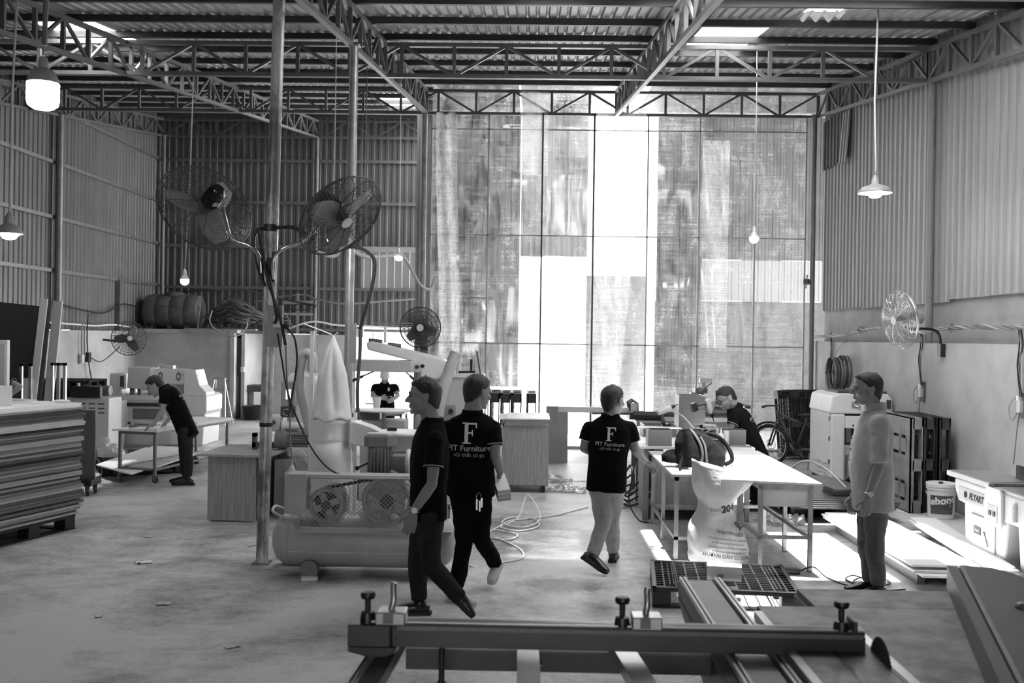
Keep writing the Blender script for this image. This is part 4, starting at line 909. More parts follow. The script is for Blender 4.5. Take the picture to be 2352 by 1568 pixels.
cable('thin black lead coiled on the sunlit floor', [(2.33, 8.6, .02), (2.45, 8.6, .06), (2.52, 8.45, .01), (2.62, 8.2, .006), (2.8, 8.25, .02), (2.75, 8.45, .03), (2.66, 8.38, .01), (2.75, 8.15, .008), (2.95, 8.2, .02), (3.0, 8.4, .01), (2.85, 8.42, .03), (2.7, 8.3, .01), (2.8, 8.05, .006), (3.05, 8.1, .006)], .006)

# boards stacked on the floor at right
wp = T('wood_pallet', 'low wooden pallet under the long white boards', 'pallet', (3.2, 8.3, 0))
for i in range(5): O('plank', MB().bx((0, .05 + i * .5, .10), (.6, .17 + i * .5, .12)), WOODD, wp)
for x in (.02, .27, .52): O('bearer', MB().bx((x, 0, 0), (x + .06, 2.2, .10)), WOODD, wp)
for (x, y, a, b, z, rz, lab) in ((3.16, 8.02, .62, 2.5, .12, 0, 'lowest long white board on the wooden pallet'), (3.12, 8.1, .58, 2.45, .14, .01, 'second long white board on the wooden pallet'),
        (3.14, 8.25, .35, 2.35, .16, .02, 'narrow white board third from the bottom of pallet'), (3.12, 8.14, .46, 2.42, .18, 0, 'topmost long white board beside the standing man')):
    board(lab, (x, y, z), rz, a, b, .018, LAM, 'long white boards on the pallet')
for i, (x, y, rz) in enumerate(((3.86, 8.36, -.1), (3.84, 8.42, -.09), (3.83, 8.48, -.11))):
    board(('lowest', 'middle', 'topmost')[i] + ' white board of the low pile nearest the planer machine', (x, y, .07 + i * .02), rz, .27, 2.3, .018, LAM if i else GREY, 'low pile of white boards by the planer')
lp = T('timber_bearers', 'dark timber bearers under the low white pile', 'timber', (3.83, 8.5, 0)); [O('bearer', MB().bx((0, y, 0), (.27, y + .1, .07)), WOODD, lp) for y in (.1, .9, 1.7)]
plastic_pallet('black pallet under the dark laminate sheets', (3.0, 11.3, 0), (0, 0, .1), size=(1.1, 1.1))
for i in range(5):
    board(('lowest', 'second', 'third', 'fourth', 'topmost')[i] + ' dark laminate sheet on the floor behind the standing man', (2.95 + .02 * (i % 2) - (.06 if i < 2 else 0), 10.98 + .03 * i, .152 + i * .018), .05, 1.15 - .1 * (i == 4), 2.0, .017, DLAM, 'dark laminate sheets on the floor')
for i in range(4): board(('lowest', 'second', 'third', 'topmost')[i] + ' small dark panel stacked on the laminate sheets', (3.45 + .01 * (i % 2), 11.4 - .012 * i, .245 + i * .02), .1, .5, .3, .018, DLAM, 'small dark panels in a stack')
cable('pale hose arching over the dark laminate sheets', [(3.2, 12.6, .3), (3.35, 12.3, .52), (3.5, 11.9, .5), (3.7, 11.5, .26)], .012, OFFW)

# band resaw / thicknesser
bs = T('thickness_planer', 'tall white planing machine with raised lettering behind the standing man', 'machine', (4.17, 13.9, 0))
O('side_column', MB().bx((0, 0, .06), (.2, 1.05, 1.0)), WHITE, bs, bevel=.03); O('side_door', MB().bx((-.012, .05, .08), (0, .95, 1.0)), WHITE, bs, bevel=.004)
O('right_column', MB().bx((.7, 0, .06), (.86, 1.05, 1.0)), WHITE, bs, bevel=.02)
hd = MB(); hd.prism([(-.02, 1.0), (.02, 1.24), (.12, 1.28), (.78, 1.28), (.84, 1.2), (.86, 1.0)], -1.05, 0, XZ)
O('head', hd, WHITE, bs, bevel=.02)
O('dark_gap', MB().bx((.2, .1, .98), (.7, .9, 1.0)), BLACK, bs)
O('infeed_bed', MB().bx((.2, .12, .0), (.7, .9, .55)), OFFW, bs); O('feed_plate', MB().bx((.2, -.03, .80), (.72, .08, .97)), WHITE, bs, bevel=.01)
O('throat', MB().bx((.205, .3, .55), (.695, .88, .98)), DGREY, bs); O('throat_plate', MB().bx((.3, .28, .57), (.68, .3, .80)), OFFW, bs); O('throat_post', MB().bx((.36, .2, .56), (.385, .26, .8)), BLACK, bs)
O('name_panel', MB().bx((.24, -.012, .12), (.68, .12, .42)), GREY, bs, bevel=.004)
letter('raised_lettering', 'shi', tr(.46, -.02, .31) @ rot('X', PI / 2), OFFW, bs); letter('raised_lettering', '500', tr(.46, -.02, .18) @ rot('X', PI / 2), OFFW, bs)
kn = O('handwheel_knob', MB().cyl((.45, -.04, .84), (.45, -.1, .84), .045, n=18), BLACK, bs, smooth='auto'); O('lever', MB().tube([(.33, -.015, 1.12), (.36, -.04, 1.1), (.4, -.04, 1.095)], .008), CHROME, bs); O('lever_plate', MB().bx((.28, -.008, 1.08), (.4, .0, 1.17)), GREY, bs)
O('switch_box', MB().bx((.76, -.02, 1.08), (.82, 0, 1.2)), DGREY, bs)
for j in range(2):
    for i in range(4): O('louvre', MB().box((-.02, .2 + j * .3, .17 + i * .045), (.02, .22, .012), ry=.4), OFFW, bs)
for z in (.3, .62, .9): O('door_hinge', MB().cyl((-.012, .03, z), (-.012, .03, z + .06), .012, n=8), STEEL, bs)
O('plinth', MB().bx((.03, .04, 0), (.83, 1.0, .06)), BLACK, bs); O('top_tray', MB().bx((.12, .1, 1.28), (.8, .7, 1.31)), DGREY, bs)

# pallets standing on edge by the wall
GPAL = mat('dusty_grey_plastic', .2, .5, var=.35, scale=5); DPAL = mat('dark_dusty_plastic', .035, .45, var=.5, scale=6)
for i in range(3):
    plastic_pallet(('dusty grey', 'dark', 'rearmost dark')[i] + ' slotted pallet standing on edge by the right wall', (4.60 + i * .165, 11.75 + (.0, .06, .02)[i], 0), (0, -PI / 2, 0), m=GPAL if i == 0 else DPAL, solid=True, size=(1.12, 1.0), h=.15, group='pallets on edge by the right wall')
# glue bucket
bk = T('glue_bucket', 'white lidded bucket of wood glue with dark label', 'bucket', (4.72, 11.5, 0))
O('bucket_body', MB().lathe([(.0, 0), (.138, .003), (.142, .015), (.155, .33), (.163, .33), (.163, .35), (.156, .352), (.157, .36)], 32), WHITE, bk, smooth='auto')
O('lid', MB().lathe([(.157, .36), (.168, .362), (.168, .40), (.15, .405), (.146, .392), (.0, .392)], 32), WHITE, bk, smooth='auto')
O('lid_knob', MB().bx((-.06, -.1, .39), (-.02, -.07, .425)), DGREY, bk)
O('handle', MB().tube([(.168 * math.cos(a), .168 * math.sin(a), .33 - .16 * abs(math.sin((a + .4) / 1.0)) ** 1.2 if math.sin(a + .4) < 0 else .33) for a in [-PI - .2 + (PI - .1) * i / 16 for i in range(17)]], .004), GREY, bk)
lb = MB(); lb.grid(lambda u, v: ((.149 + .0105 * v) * math.cos(-2.75 + 1.7 * u) * 1.008, (.149 + .0105 * v) * math.sin(-2.75 + 1.7 * u) * 1.008, .06 + .21 * v), 16, 2); lab = O('label', lb, DLAM, bk, smooth=True)
# lettering bent round the bucket
def bent(key, parent, R, a0, z, m, flip=1, name='label_lettering', tilt=0, k=1.0):
    me = TXT[key].copy(); me.materials.clear(); me.materials.append(m)
    for v in me.vertices:
        a = a0 + v.co.x * k / R; rr = R + v.co.z; v.co = (rr * math.cos(a), rr * math.sin(a), z + v.co.y * k + tilt * v.co.x)
    o = bpy.data.objects.new(name, me); COL.objects.link(o); o.parent = parent; return o
bent('bond', bk, .160, -1.8, .215, LAM, tilt=.15); bent('two', bk, .159, -1.35, .16, GREY); bent('l1', bk, .158, -1.9, .1, GREY, k=.4)
bent('l2', bk, .157, -1.9, .08, GREY, k=.4)

# surface planer with long bed parallel to the wall
JWH = mat('cream_machine_paint', .4, .4, var=.05, scale=3)
jp = T('surface_planer', 'long white surface planer with lettered side by the right wall', 'machine', (4.12, 7.4, 0))
O('rear_bed', MB().bx((0, 1.62, .70), (.46, 2.52, .75)), JWH, jp, bevel=.006); O('front_bed', MB().bx((0, 0, .68), (.46, 1.52, .73)), JWH, jp, bevel=.006)
O('bed_surface', MB().bx((.025, 1.64, .75), (.45, 2.5, .756)), ALU, jp); O('bed_surface', MB().bx((.025, .02, .73), (.45, 1.5, .736)), ALU, jp)
O('cutter_block', MB().cyl((.02, 1.57, .71), (.45, 1.57, .71), .045, n=14), DSTEEL, jp, smooth='auto')
O('side_beam', MB().prism([(.0, .70), (2.3, .70), (2.3, .62), (2.22, .50), (1.55, .46), (0, .46)], 0, .44, tr(-.012, 0, 0) @ YZ), JWH, jp, bevel=.015)
O('pedestal', MB().prism([(1.35, 0), (2.12, 0), (2.16, .5), (1.28, .5)], .02, .42, YZ), JWH, jp, bevel=.02)
O('pedestal', MB().prism([(.1, 0), (1.05, 0), (1.12, .5), (.0, .5)], .02, .42, YZ), JWH, jp, bevel=.02)
O('name_plate', MB().bx((-.016, 1.62, .52), (-.012, 2.2, .64)), GREY, jp)
letter('plate_lettering', 'fly', tr(-.019, 1.82, .575) @ rot('Z', -PI / 2) @ rot('X', PI / 2), BLACK, jp); O('plate_badge', MB().cyl((-.022, 2.04, .58), (-.016, 2.04, .58), .03, n=18), BLACK, jp)
O('control_box', MB().prism([(1.3, .40), (1.58, .40), (1.6, .44), (1.6, .68), (1.56, .73), (1.32, .73), (1.28, .68), (1.28, .44)], 0, .03, tr(-.045, 0, 0) @ YZ), JWH, jp, bevel=.008)
O('switch_panel', MB().bx((-.05, 1.34, .44), (-.045, 1.52, .58)), GREY, jp); [O('push_button', MB().bx((-.058, 1.37 + i * .08, .49), (-.05, 1.41 + i * .08, .53)), BLACK, jp) for i in range(2)]
O('service_door', MB().bx((.005, 1.5, .12), (.02, 1.98, .42)), JWH, jp, bevel=.004); O('warning_sticker', MB().bx((.0, 1.76, .25), (.005, 1.9, .32)), DGREY, jp); letter('sticker_lettering', 'danger', tr(-.002, 1.83, .285) @ rot('Z', -PI / 2) @ rot('X', PI / 2), LAM, jp)
O('door_latch', MB().tube([(.0, 1.7, .29), (-.01, 1.66, .285), (-.005, 1.6, .18)], .006), STEEL, jp)
O('service_door', MB().bx((.005, .3, .1), (.02, .75, .38)), JWH, jp, bevel=.004); O('foot_lever', MB().tube([(.0, 1.12, .06), (-.05, 1.02, .05), (-.08, .9, .03)], .02), JWH, jp)
O('fence', MB().bx((.38, .2, .75), (.41, 1.9, .88)), BLACK, jp); O('clamp_column', MB().cyl((-.02, 1.08, .5), (-.02, 1.08, .64), .03, n=14), JWH, jp, smooth='auto')
O('hand_crank', MB().tube([(-.02, .9, .4), (-.06, .8, .38), (-.06, .6, .3)], .025), GREY, jp, smooth=True)

# bicycle leaning by the planer
def bicycle(label, loc, rz, rx=0):
    t = T('bicycle', label, 'bicycle', loc, rz, rx=rx); R = .33; wb_ = 1.03
    fm = mat('bicycle_frame', .05, .35, var=.1)
    for x in (0, wb_):
        tire = O('tyre', MB().tube([(x + (R - .022) * math.cos(a), 0, R + (R - .022) * math.sin(a)) for a in [2 * PI * i / 36 for i in range(36)]], .024, 8, closed=True), RUBB, t, smooth=True)
        O('rim', MB().tube([(x + (R - .055) * math.cos(a), 0, R + (R - .055) * math.sin(a)) for a in [2 * PI * i / 36 for i in range(36)]], .011, 6, closed=True), ALU, t, smooth=True)
        sp_ = MB()
        for i in range(24): a = 2 * PI * i / 24; sp_.cyl((x, .02 * (-1) ** i, R), (x + (R - .06) * math.cos(a), 0, R + (R - .06) * math.sin(a)), .0015, n=4, caps=False)
        O('spokes', sp_, ALU, t); O('hub', MB().cyl((x, -.04, R), (x, .04, R), .022, n=12), ALU, t)
        O('brake_disc', MB().tube([(x + .075 * math.cos(a), .035, R + .075 * math.sin(a)) for a in [2 * PI * i / 24 for i in range(24)]], .005, 4, closed=True), STEEL, t)
    hs, bb, st = (.16, 0, .80), (.44, 0, .29), (.62, 0, .72)
    O('frame', MB().tube([hs, bb], .024, 10).tube([(.14, 0, .84), (.56, 0, .70)], .02, 10).tube([bb, st, (.64, 0, .80)], .018, 10).tube([bb, (wb_, .05, R)], .012, 8).tube([bb, (wb_, -.05, R)], .012, 8).tube([st, (wb_, .05, R)], .01, 8).tube([st, (wb_, -.05, R)], .01, 8).tube([(.12, 0, .9), (.17, 0, .74)], .022, 10), fm, t, smooth=True)
    O('fork', MB().tube([(.15, .055, .74), (.0, .055, R)], .016, 8).tube([(.15, -.055, .74), (.0, -.055, R)], .016, 8).tube([(.15, -.055, .72), (.15, .055, .72)], .016, 8), DGREY, t, smooth=True)
    O('mudguard', MB().tube([(wb_ + (R + .03) * math.cos(a), 0, R + (R + .03) * math.sin(a)) for a in [PI * .1 + PI * .85 * i / 20 for i in range(21)]], .02, 6), BLACK, t, smooth=True); O('mudguard', MB().tube([((R + .03) * math.cos(a), 0, R + (R + .03) * math.sin(a)) for a in [PI * .25 + PI * .5 * i / 14 for i in range(15)]], .02, 6), BLACK, t, smooth=True)
    O('handlebar', MB().tube(bez([(.06, -.32, .97), (.08, -.2, .98), (.12, 0, .96), (.08, .2, .98), (.06, .32, .97)]), .013, 8), DSTEEL, t, smooth=True); [O('grip', MB().cyl((.06, s * .22, .975), (.055, s * .34, .97), .018, n=10), RUBB, t) for s in (-1, 1)]
    sd = MB(); loft(sd, [(V3((.50, 0, .835)), V3((0, 1, 0)), V3((0, 0, 1)), .02, .015), (V3((.6, 0, .84)), V3((0, 1, 0)), V3((0, 0, 1)), .04, .025), (V3((.72, 0, .85)), V3((0, 1, 0)), V3((0, 0, 1)), .075, .03), (V3((.77, 0, .85)), V3((0, 1, 0)), V3((0, 0, 1)), .06, .02)], 14)
    O('saddle', sd, RUBB, t, smooth=True)
    O('rack', MB().tube([(.68, .05, .72), (1.2, .05, .72), (1.2, -.05, .72), (.68, -.05, .72)], .007, 6).tube([(1.05, .05, .72), (wb_, .06, R)], .006, 6).tube([(1.05, -.05, .72), (wb_, -.06, R)], .006, 6), STEEL, t)
    O('chainwheel', MB().cyl((bb[0], .04, bb[2]), (bb[0], .045, bb[2]), .09, n=24), DSTEEL, t); O('crank', MB().tube([(bb[0], .05, bb[2]), (bb[0] + .1, .06, bb[2] - .13)], .01).tube([(bb[0], -.05, bb[2]), (bb[0] - .1, -.06, bb[2] + .13)], .01), STEEL, t)
    [O('pedal', MB().box((bb[0] + s * .1, s * .09, bb[2] - s * .13), (.09, .06, .02)), BLACK, t) for s in (1, -1)]
    O('kickstand', MB().tube([(.7, -.06, .25), (.72, -.16, .0)], .009), STEEL, t); return t
bicycle('dark mountain bicycle parked beside the white planing machine', (3.87, 16.1, .0), -.72, rx=.05)
for i in range(3): plastic_pallet(('nearest', 'middle', 'rearmost')[i] + ' black pallet leaning behind the bicycle', (4.2 + .12 * i, 16.95 + .16 * i, .03), (PI / 2 - .16, 0, .25), m=DPAL, size=(.62, 1.12), h=.13, group='black pallets leaning behind the bicycle')
# workbench grinder at the back near the plastic
gd = T('bench_grinder', 'bench with grinder against the plastic wall behind the bending man', 'grinder', (2.85, 16.6, 0))
O('bench_plate', MB().bx((-.3, -.25, .88), (.75, .3, .93)), DGREY, gd); O('bench_cabinet', MB().bx((-.25, -.2, 0), (.7, .25, .88)), GREY, gd)
O('motor', MB().cyl((.2, 0, 1.05), (.5, 0, 1.05), .11, n=18), DGREY, gd, smooth='auto'); O('motor_foot', MB().bx((.25, -.1, .93), (.45, .1, .97)), DSTEEL, gd)
O('vise', MB().bx((-.2, -.1, .93), (.0, .1, 1.12)).bx((-.15, -.2, 1.12), (.05, .12, 1.2)).tube([(-.1, -.3, 1.15), (.1, -.3, 1.3)], .015), STEEL, gd); O('drill_head', MB().bx((-.05, -.06, 1.28), (.14, .06, 1.36)).cyl((.02, 0, 1.1), (.02, 0, 1.3), .03, n=10), OFFW, gd)

# sliding table saw at the back: long fence, carriage and handle
ps_ = T('sliding_saw', 'sliding panel saw with long pale fence before the plastic wall', 'saw', (.42, 15.0, 0))
O('fence_beam', MB().bx((0, -.06, .88), (1.15, .06, .96)), OFFW, ps_, bevel=.006); O('fence_lip', MB().bx((.5, -.1, .86), (1.2, .04, .885)), DGREY, ps_)
O('carriage', MB().bx((1.05, -.2, .80), (2.1, .2, .87)), DSTEEL, ps_); O('slide_rail', MB().bx((1.1, -.3, .87), (2.6, -.24, .93)), DGREY, ps_, bevel=.005); O('slide_rail', MB().bx((1.5, -.42, .80), (2.6, -.34, .86)), ALU, ps_)
O('saw_body', MB().bx((1.15, -.3, 0), (2.2, .5, .79)), MGREY, ps_, bevel=.02)
for y in (-.22, .06): O('push_handle', MB().tube([(1.06, y, .93), (1.04, y, 1.04), (1.1, y, 1.08), (1.16, y, 1.04), (1.17, y, .9), (1.06, y, .88)], .017, 8), DSTEEL, ps_, smooth=True)
O('blade_guard', MB().box((1.11, -.24, .98), (.1, .03, .13)), ALU, ps_)
pl2 = T('standing_sheet', 'plain grey panel standing by the plastic wall behind the cart', 'panel', (.25, 15.9, 0)); O('sheet', MB().bx((0, 0, 0), (.35, .03, .9)), GREY, pl2)

# wheeled cabinet carcass in the middle with boards on it
ct = T('cabinet_carcass', 'wood cabinet carcass on casters with white boards on top', 'cabinet', (-.36, 12.75, 0))
O('front_panel', MB().bx((0, 0, .1), (.58, .018, .86)), WOODM, ct); O('rear_panel', MB().bx((0, .95, .1), (.58, .968, .86)), WOODM, ct)
O('side_panel', MB().bx((-.02, 0, .1), (0, .97, .86)), LAM, ct); O('side_panel', MB().bx((.58, 0, .1), (.6, .97, .86)), WOODM, ct); O('base_panel', MB().bx((-.02, 0, .09), (.6, .97, .1)), DGREY, ct)
for x, y in ((.06, .08), (.53, .08), (.06, .88), (.53, .88)): caster(ct, x, y, .042, 0, random.random())
o = O('wood_box', MB().bx((-.33, 12.74, .86), (.235, 13.6, .935)), mat('pale_wood', .45, .5, var=.2, scale=3, stretch=(1, 12, 12)), bevel=.002); tag(o, 'shallow pale wood box resting on the cabinet carcass', 'box')
board('white board tilted on top of the wheeled carcass', (-.32, 12.66, .945), 0, .57, .95, .018, LAM); board('lower white board on the wheeled carcass, showing at left', (-.40, 12.78, .936), .03, .2, .9, .009, LAM)
# black pallets standing on edge behind it
for i in range(5): plastic_pallet(('leftmost', 'second from left', 'middle', 'second from right', 'rightmost')[i] + ' black pallet on edge behind the wheeled carcass', (-.62 + .16 * i + (.06 if i == 4 else 0), 14.55 + .05 * (i % 2), 0), (0, -PI / 2, 0), m=DPAL if i < 4 else BLACK, size=(1.17, .95), h=.145, group='black pallets on edge in the middle')

# ---------------------------------------------------------------- wall fittings on the right
def fan(label, loc, nrm, R=.36, m=DSTEEL, blades=3, motor=BLKGL, spokes=40, rings=12, wire=.003, depth=.16, blade_m=GREY, spin=.3, radial=False, roll_up=(0, 0, 1)):
    """caged fan; local +z = blowing direction"""
    t = T('industrial_fan', label, 'fan', loc); n = V3(nrm).normalized(); u = V3(roll_up); x = u.cross(n).normalized(); y = n.cross(x)
    t.rotation_euler = Matrix(((x.x, y.x, n.x), (x.y, y.y, n.y), (x.z, y.z, n.z))).to_euler()
    def cage(front):
        g = MB(); s = 1 if front else -1
        prof = lambda r: s * depth / 2 * (1 - (r / R) ** 4) ** .5 if r < R else 0
        for i in range(1, rings + 1):
            r = R * i / rings; g.tube([(r * math.cos(a), r * math.sin(a), prof(r)) for a in [2 * PI * k / 40 for k in range(40)]], wire if i < rings else wire * 2.2, 4, closed=True)
        for i in range(spokes if radial else 10):
            a = 2 * PI * i / (spokes if radial else 10); tw = .35 if radial else 0
            g.tube([(r * math.cos(a + tw * r / R), r * math.sin(a + tw * r / R), prof(r) + .002 * s) for r in [R * (.12 + .88 * k / 8) for k in range(9)]], wire * (1.0 if radial else 1.5), 4)
        return g
    O('front_cage', cage(True), m, t); O('rear_cage', cage(False), m, t)
    O('rim_band', MB().tube([(R * math.cos(a), R * math.sin(a), 0) for a in [2 * PI * k / 48 for k in range(48)]], wire * 3, 6, closed=True), m, t)
    for i in range(blades):
        a = 2 * PI * i / blades + spin
        bm = MB().grid(lambda u_, v_: ((.05 + (R * .82 - .05) * u_), (v_ - .5) * (.09 + .10 * math.sin(PI * min(1, u_ * .75 + .2))) * R / .36 + .03 * u_, (v_ - .5) * .07 * (1.2 - .6 * u_)), 8, 5)
        bo = O('blade', bm, blade_m, t, smooth=True, solid=.004); bo.matrix_local = rot('Z', a)
    O('hub', MB().lathe([(.0, -.04), (.055, -.04), (.055, .03), (.04, .045), (0, .05)], 20), DGREY, t, smooth='auto'); O('badge', MB().cyl((0, 0, depth / 2 + .004), (0, 0, depth / 2 + .012), .05, n=20), OFFW, t)
    mo = O('motor', MB().lathe([(.0, -depth / 2 - .22), (.045, -depth / 2 - .22), (.075, -depth / 2 - .19), (.085, -depth / 2 - .1), (.085, -depth / 2 - .02), (.06, -depth / 2), (0, -depth / 2)], 24), motor, t, smooth='auto')
    O('motor_plate', MB().box((.0, -.087, -depth / 2 - .1), (.04, .006, .05)), OFFW, mo)
    return t
f5 = fan('pale caged fan mounted on the right wall', (4.42, 12.05, 2.27), (-.96, -.2, -.12), .35, m=ALU, blade_m=GREY, motor=GREY, spin=.6, radial=True, rings=16, spokes=24)
br = T('fan_bracket', 'black curved wall bracket of the right fan', 'bracket', (5.02, 12.3, 1.95)); O('arm', MB().tube(bez([(-.01, 0, -.02), (-.02, 0, .12), (-.08, -.02, .2), (-.2, -.05, .22), (-.42, -.1, .22), (-.5, -.15, .25)]), .017, 8), BLACK, br, smooth=True); O('wall_plate', MB().bx((-.03, -.05, -.12), (.03, .05, .04)), BLACK, br)
# saw blades coiled on a nail
cl = T('saw_blade_coil', 'coil of band saw blades hanging on the right wall', 'blade coil', (4.9, 15.9, 1.48))
for i in range(5): O('blade_loop', MB().grid(lambda u, v: (-.16 + .055 * i + .05 * v, (.25 + .01 * math.sin(i * 3)) * math.cos(2 * PI * u), (.27 - .012 * (i % 3)) * math.sin(2 * PI * u) + .01 * i), 40, 1), DSTEEL if i % 2 else STEEL, cl, smooth=True, solid=.004)
O('tie_wire', MB().tube([(-.1, .02, .26), (.04, 0, .5), (.12, 0, .52)], .004), STEEL, cl)
# cable bundle along the wall, twisted from three strands
pts = [(5.0, 17.6, 2.08), (5.0, 16.2, 2.1), (5.0, 15.2, 2.165), (5.0, 14.65, 2.21), (5.0, 14.0, 2.205), (5.0, 12.85, 2.135), (5.0, 12.2, 2.175), (5.0, 11.3, 2.19), (5.0, 10.4, 2.17), (5.0, 9.8, 2.21), (5.0, 8, 2.2)]
cbn = T('cable_bundle', 'twisted bundle of cables running along the right ledge', 'cable')
P_ = bez(pts, 14)
for k in range(3): O('strand', MB().tube([p + V3((.016 * math.cos(i * .55 + k * 2.1) - .02, 0, .016 * math.sin(i * .55 + k * 2.1))) for i, p in enumerate(P_)], .014, 6), (MGREY, GREY, STEEL)[k], cbn, smooth=True)
for y in (15.15, 11.9): O('cable_hook', MB().tube([(5.04, y, 2.2), (4.95, y, 2.23), (4.92, y, 2.18), (4.97, y, 2.13)], .009), STEEL, cbn)
def outlet(label, x, y, z, drop):
    t = T('socket_board', label, 'socket', (x, y, z)); O('wood_back', MB().bx((-.015, -.06, -.12), (0, .06, .14)), WOODD, t); O('socket_box', MB().bx((-.055, -.04, -.06), (-.015, .03, .06)), OFFW, t, bevel=.004); O('switch_box', MB().bx((-.05, .0, .06), (-.015, .05, .11)), WHITE, t)
    for k in range(4): O('lead', MB().tube(bez([(-.03, .02 - .02 * k, .1), (-.04 - .01 * k, .03 * math.sin(k * 2), .4), (-.03, .05 * math.cos(k * 2.3), .62), (-.03, .02 * k, drop)]), .007, 6), (MGREY, RUBB)[k % 2], t, smooth=True)
    O('lead', MB().tube(bez([(-.04, .03, -.05), (-.05, .14, -.15), (-.05, .2, -.02), (-.04, .1, .08), (-.03, .04, .1)]), .006, 6), GREY, t, smooth=True); O('lead', MB().tube(bez([(-.04, 0, -.06), (-.05, .03, -.3), (-.05, .08, -.6)]), .006, 6), MGREY, t, smooth=True); return t
outlet('socket board with leads under the right wall fan', 5.045, 12.9, 1.36, .8); outlet('socket board with leads at the right frame edge', 5.045, 10.3, 1.36, .82); outlet('socket cluster with leads beside the saw blade coil', 5.045, 16.75, 1.15, 1.0)
jb = T('junction_clamp', 'cable clamp with junction on right corner post of plastic wall', 'clamp', (4.86, 17.78, 3.05)); O('clamp_body', MB().box((0, 0, 0), (.1, .08, .1)), DSTEEL, jb, bevel=.01); O('bolt', MB().cyl((-.02, -.05, -.12), (.0, -.05, .12), .012, n=8), STEEL, jb)
# ================================================================ left side of the workshop
# tall stack of sheets on a black pallet
RZS = -.28; SL = V3((-4.52, 9.98, 0))
SM = [mat('sheet_edge_%d' % i, g, .6, var=.18, scale=3, stretch=(1, 1, 8)) for i, g in enumerate((.07, .16, .24, .34, .11, .55))]
EX, EY = V3((math.cos(RZS), math.sin(RZS), 0)), V3((-math.sin(RZS), math.cos(RZS), 0))
SPAL = plastic_pallet('black pallet under the tall stack of sheets', SL - EX * 1.16 - EY * 1.15, (0, 0, RZS), size=(1.12, 1.1)); plastic_pallet('black pallet under the near end of the sheet stack', SL - EX * 1.16 - EY * 2.4, (0, 0, RZS), size=(1.12, 1.1))
z = .152; i = 0; base_sheet = {}
rs = random.Random(3)
order = []
while z < 1.245:
    f = (z - .15) / 1.1
    if f > .97: m = LAM
    elif .80 < f < .865: m = SM[5]
    elif .76 < f <= .80 or .87 < f < .95 and rs.random() < .6: m = SM[0]
    else: m = rs.choice([SM[1], SM[2], SM[2], SM[3], SM[3], SM[4]] if rs.random() < .85 else [SM[0]])
    th_ = rs.choice((.017, .018, .018, .025)); jit = rs.uniform(-.03, .012) if f < .75 else rs.uniform(-.012, .03)
    j2 = rs.uniform(-.035, .02) - (.03 if f < .06 else 0)
    key = (m.name, th_)
    if key not in base_sheet:
        o = O('laminate_sheet', MB().bx((-1.22, -2.44, 0), (0, 0, th_)), m, bevel=.001, seg=1); base_sheet[key] = o
    else: o = base_sheet[key].copy(); COL.objects.link(o)
    o.location = SL + EX * j2 + EY * jit + V3((0, 0, z)); o.rotation_euler = (0, 0, RZS + rs.uniform(-.004, .004)); order.append((o, m)); z += th_ + .0015
ONES = ('', 'first', 'second', 'third', 'fourth', 'fifth', 'sixth', 'seventh', 'eighth', 'ninth', 'tenth', 'eleventh', 'twelfth', 'thirteenth', 'fourteenth', 'fifteenth', 'sixteenth', 'seventeenth', 'eighteenth', 'nineteenth', 'twentieth')
def nth(k): return ONES[k] if k < 21 else ('twenty-' + ONES[k - 20] if k < 30 else ('thirtieth' if k == 30 else 'thirty-' + ONES[k - 30]))
for k, (o, m) in enumerate(order):
    tone = 'white' if m is LAM else ('pale-edged' if m is SM[5] else ('dark-edged' if m is SM[0] else 'grey-edged'))
    up, dn = k + 1, len(order) - k
    lab = ('lowest sheet of the tall stack, resting on the black pallet' if k == 0 else 'white topmost sheet of the tall stack at left' if dn == 1 else
           '%s laminate sheet, %s from the %s of the tall stack' % (tone, nth(min(up, dn)), 'bottom' if up < dn else 'top'))
    tag(o, lab, 'sheet', 'laminate sheets in the tall stack')
ZTOP = z
def on_stack(a, b, zz=0): return SL + EX * a + EY * b + V3((0, 0, ZTOP + zz))
o = board('white offcut board lying on top of the tall stack', on_stack(-.75, -.42), RZS + .1, .5, .2, .016, LAM); o = board('second white offcut on top of the sheet stack', on_stack(-.95, -.3, .017), RZS - .1, .55, .15, .014, OFFW)
o = O('grey_box', MB().bx((0, 0, 0), (.35, .3, .19)), OFFW, bevel=.004); o.location = on_stack(-.62, -.95); o.rotation_euler = (0, 0, RZS); tag(o, 'pale cardboard block at left edge on the sheet stack', 'box')
o = O('work_glove', MB().ball((0, 0, .014), (.07, .04, .014), 12, 8).ball((.06, .03, .012), (.03, .02, .012), 10, 6).ball((.07, -.01, .012), (.04, .012, .011), 10, 6), WHITE, smooth=True); o.location = on_stack(-.2, -.1, .002); tag(o, 'crumpled white rag on the far corner of sheet stack', 'rag')
# wheeled panel trolley just behind the stack
tl = T('panel_trolley', 'low trolley on casters with an upright dark panel', 'trolley', (-5.95, 12.0, 0))
O('base_frame', MB().bx((0, -.1, .12), (.66, .2, .19)), BLACK, tl, bevel=.004); O('panel', MB().bx((.0, .0, .19), (.66, .02, 1.03)), mat('brown_panel', .09, .5, var=.1), tl); O('panel', MB().bx((.01, .025, .19), (.65, .045, .98)), MATS['brown_panel'], tl)
for x, y in ((.6, -.06), (.6, .15), (.06, -.06), (.06, .15)): caster(tl, x, y, .055, 0, .6)
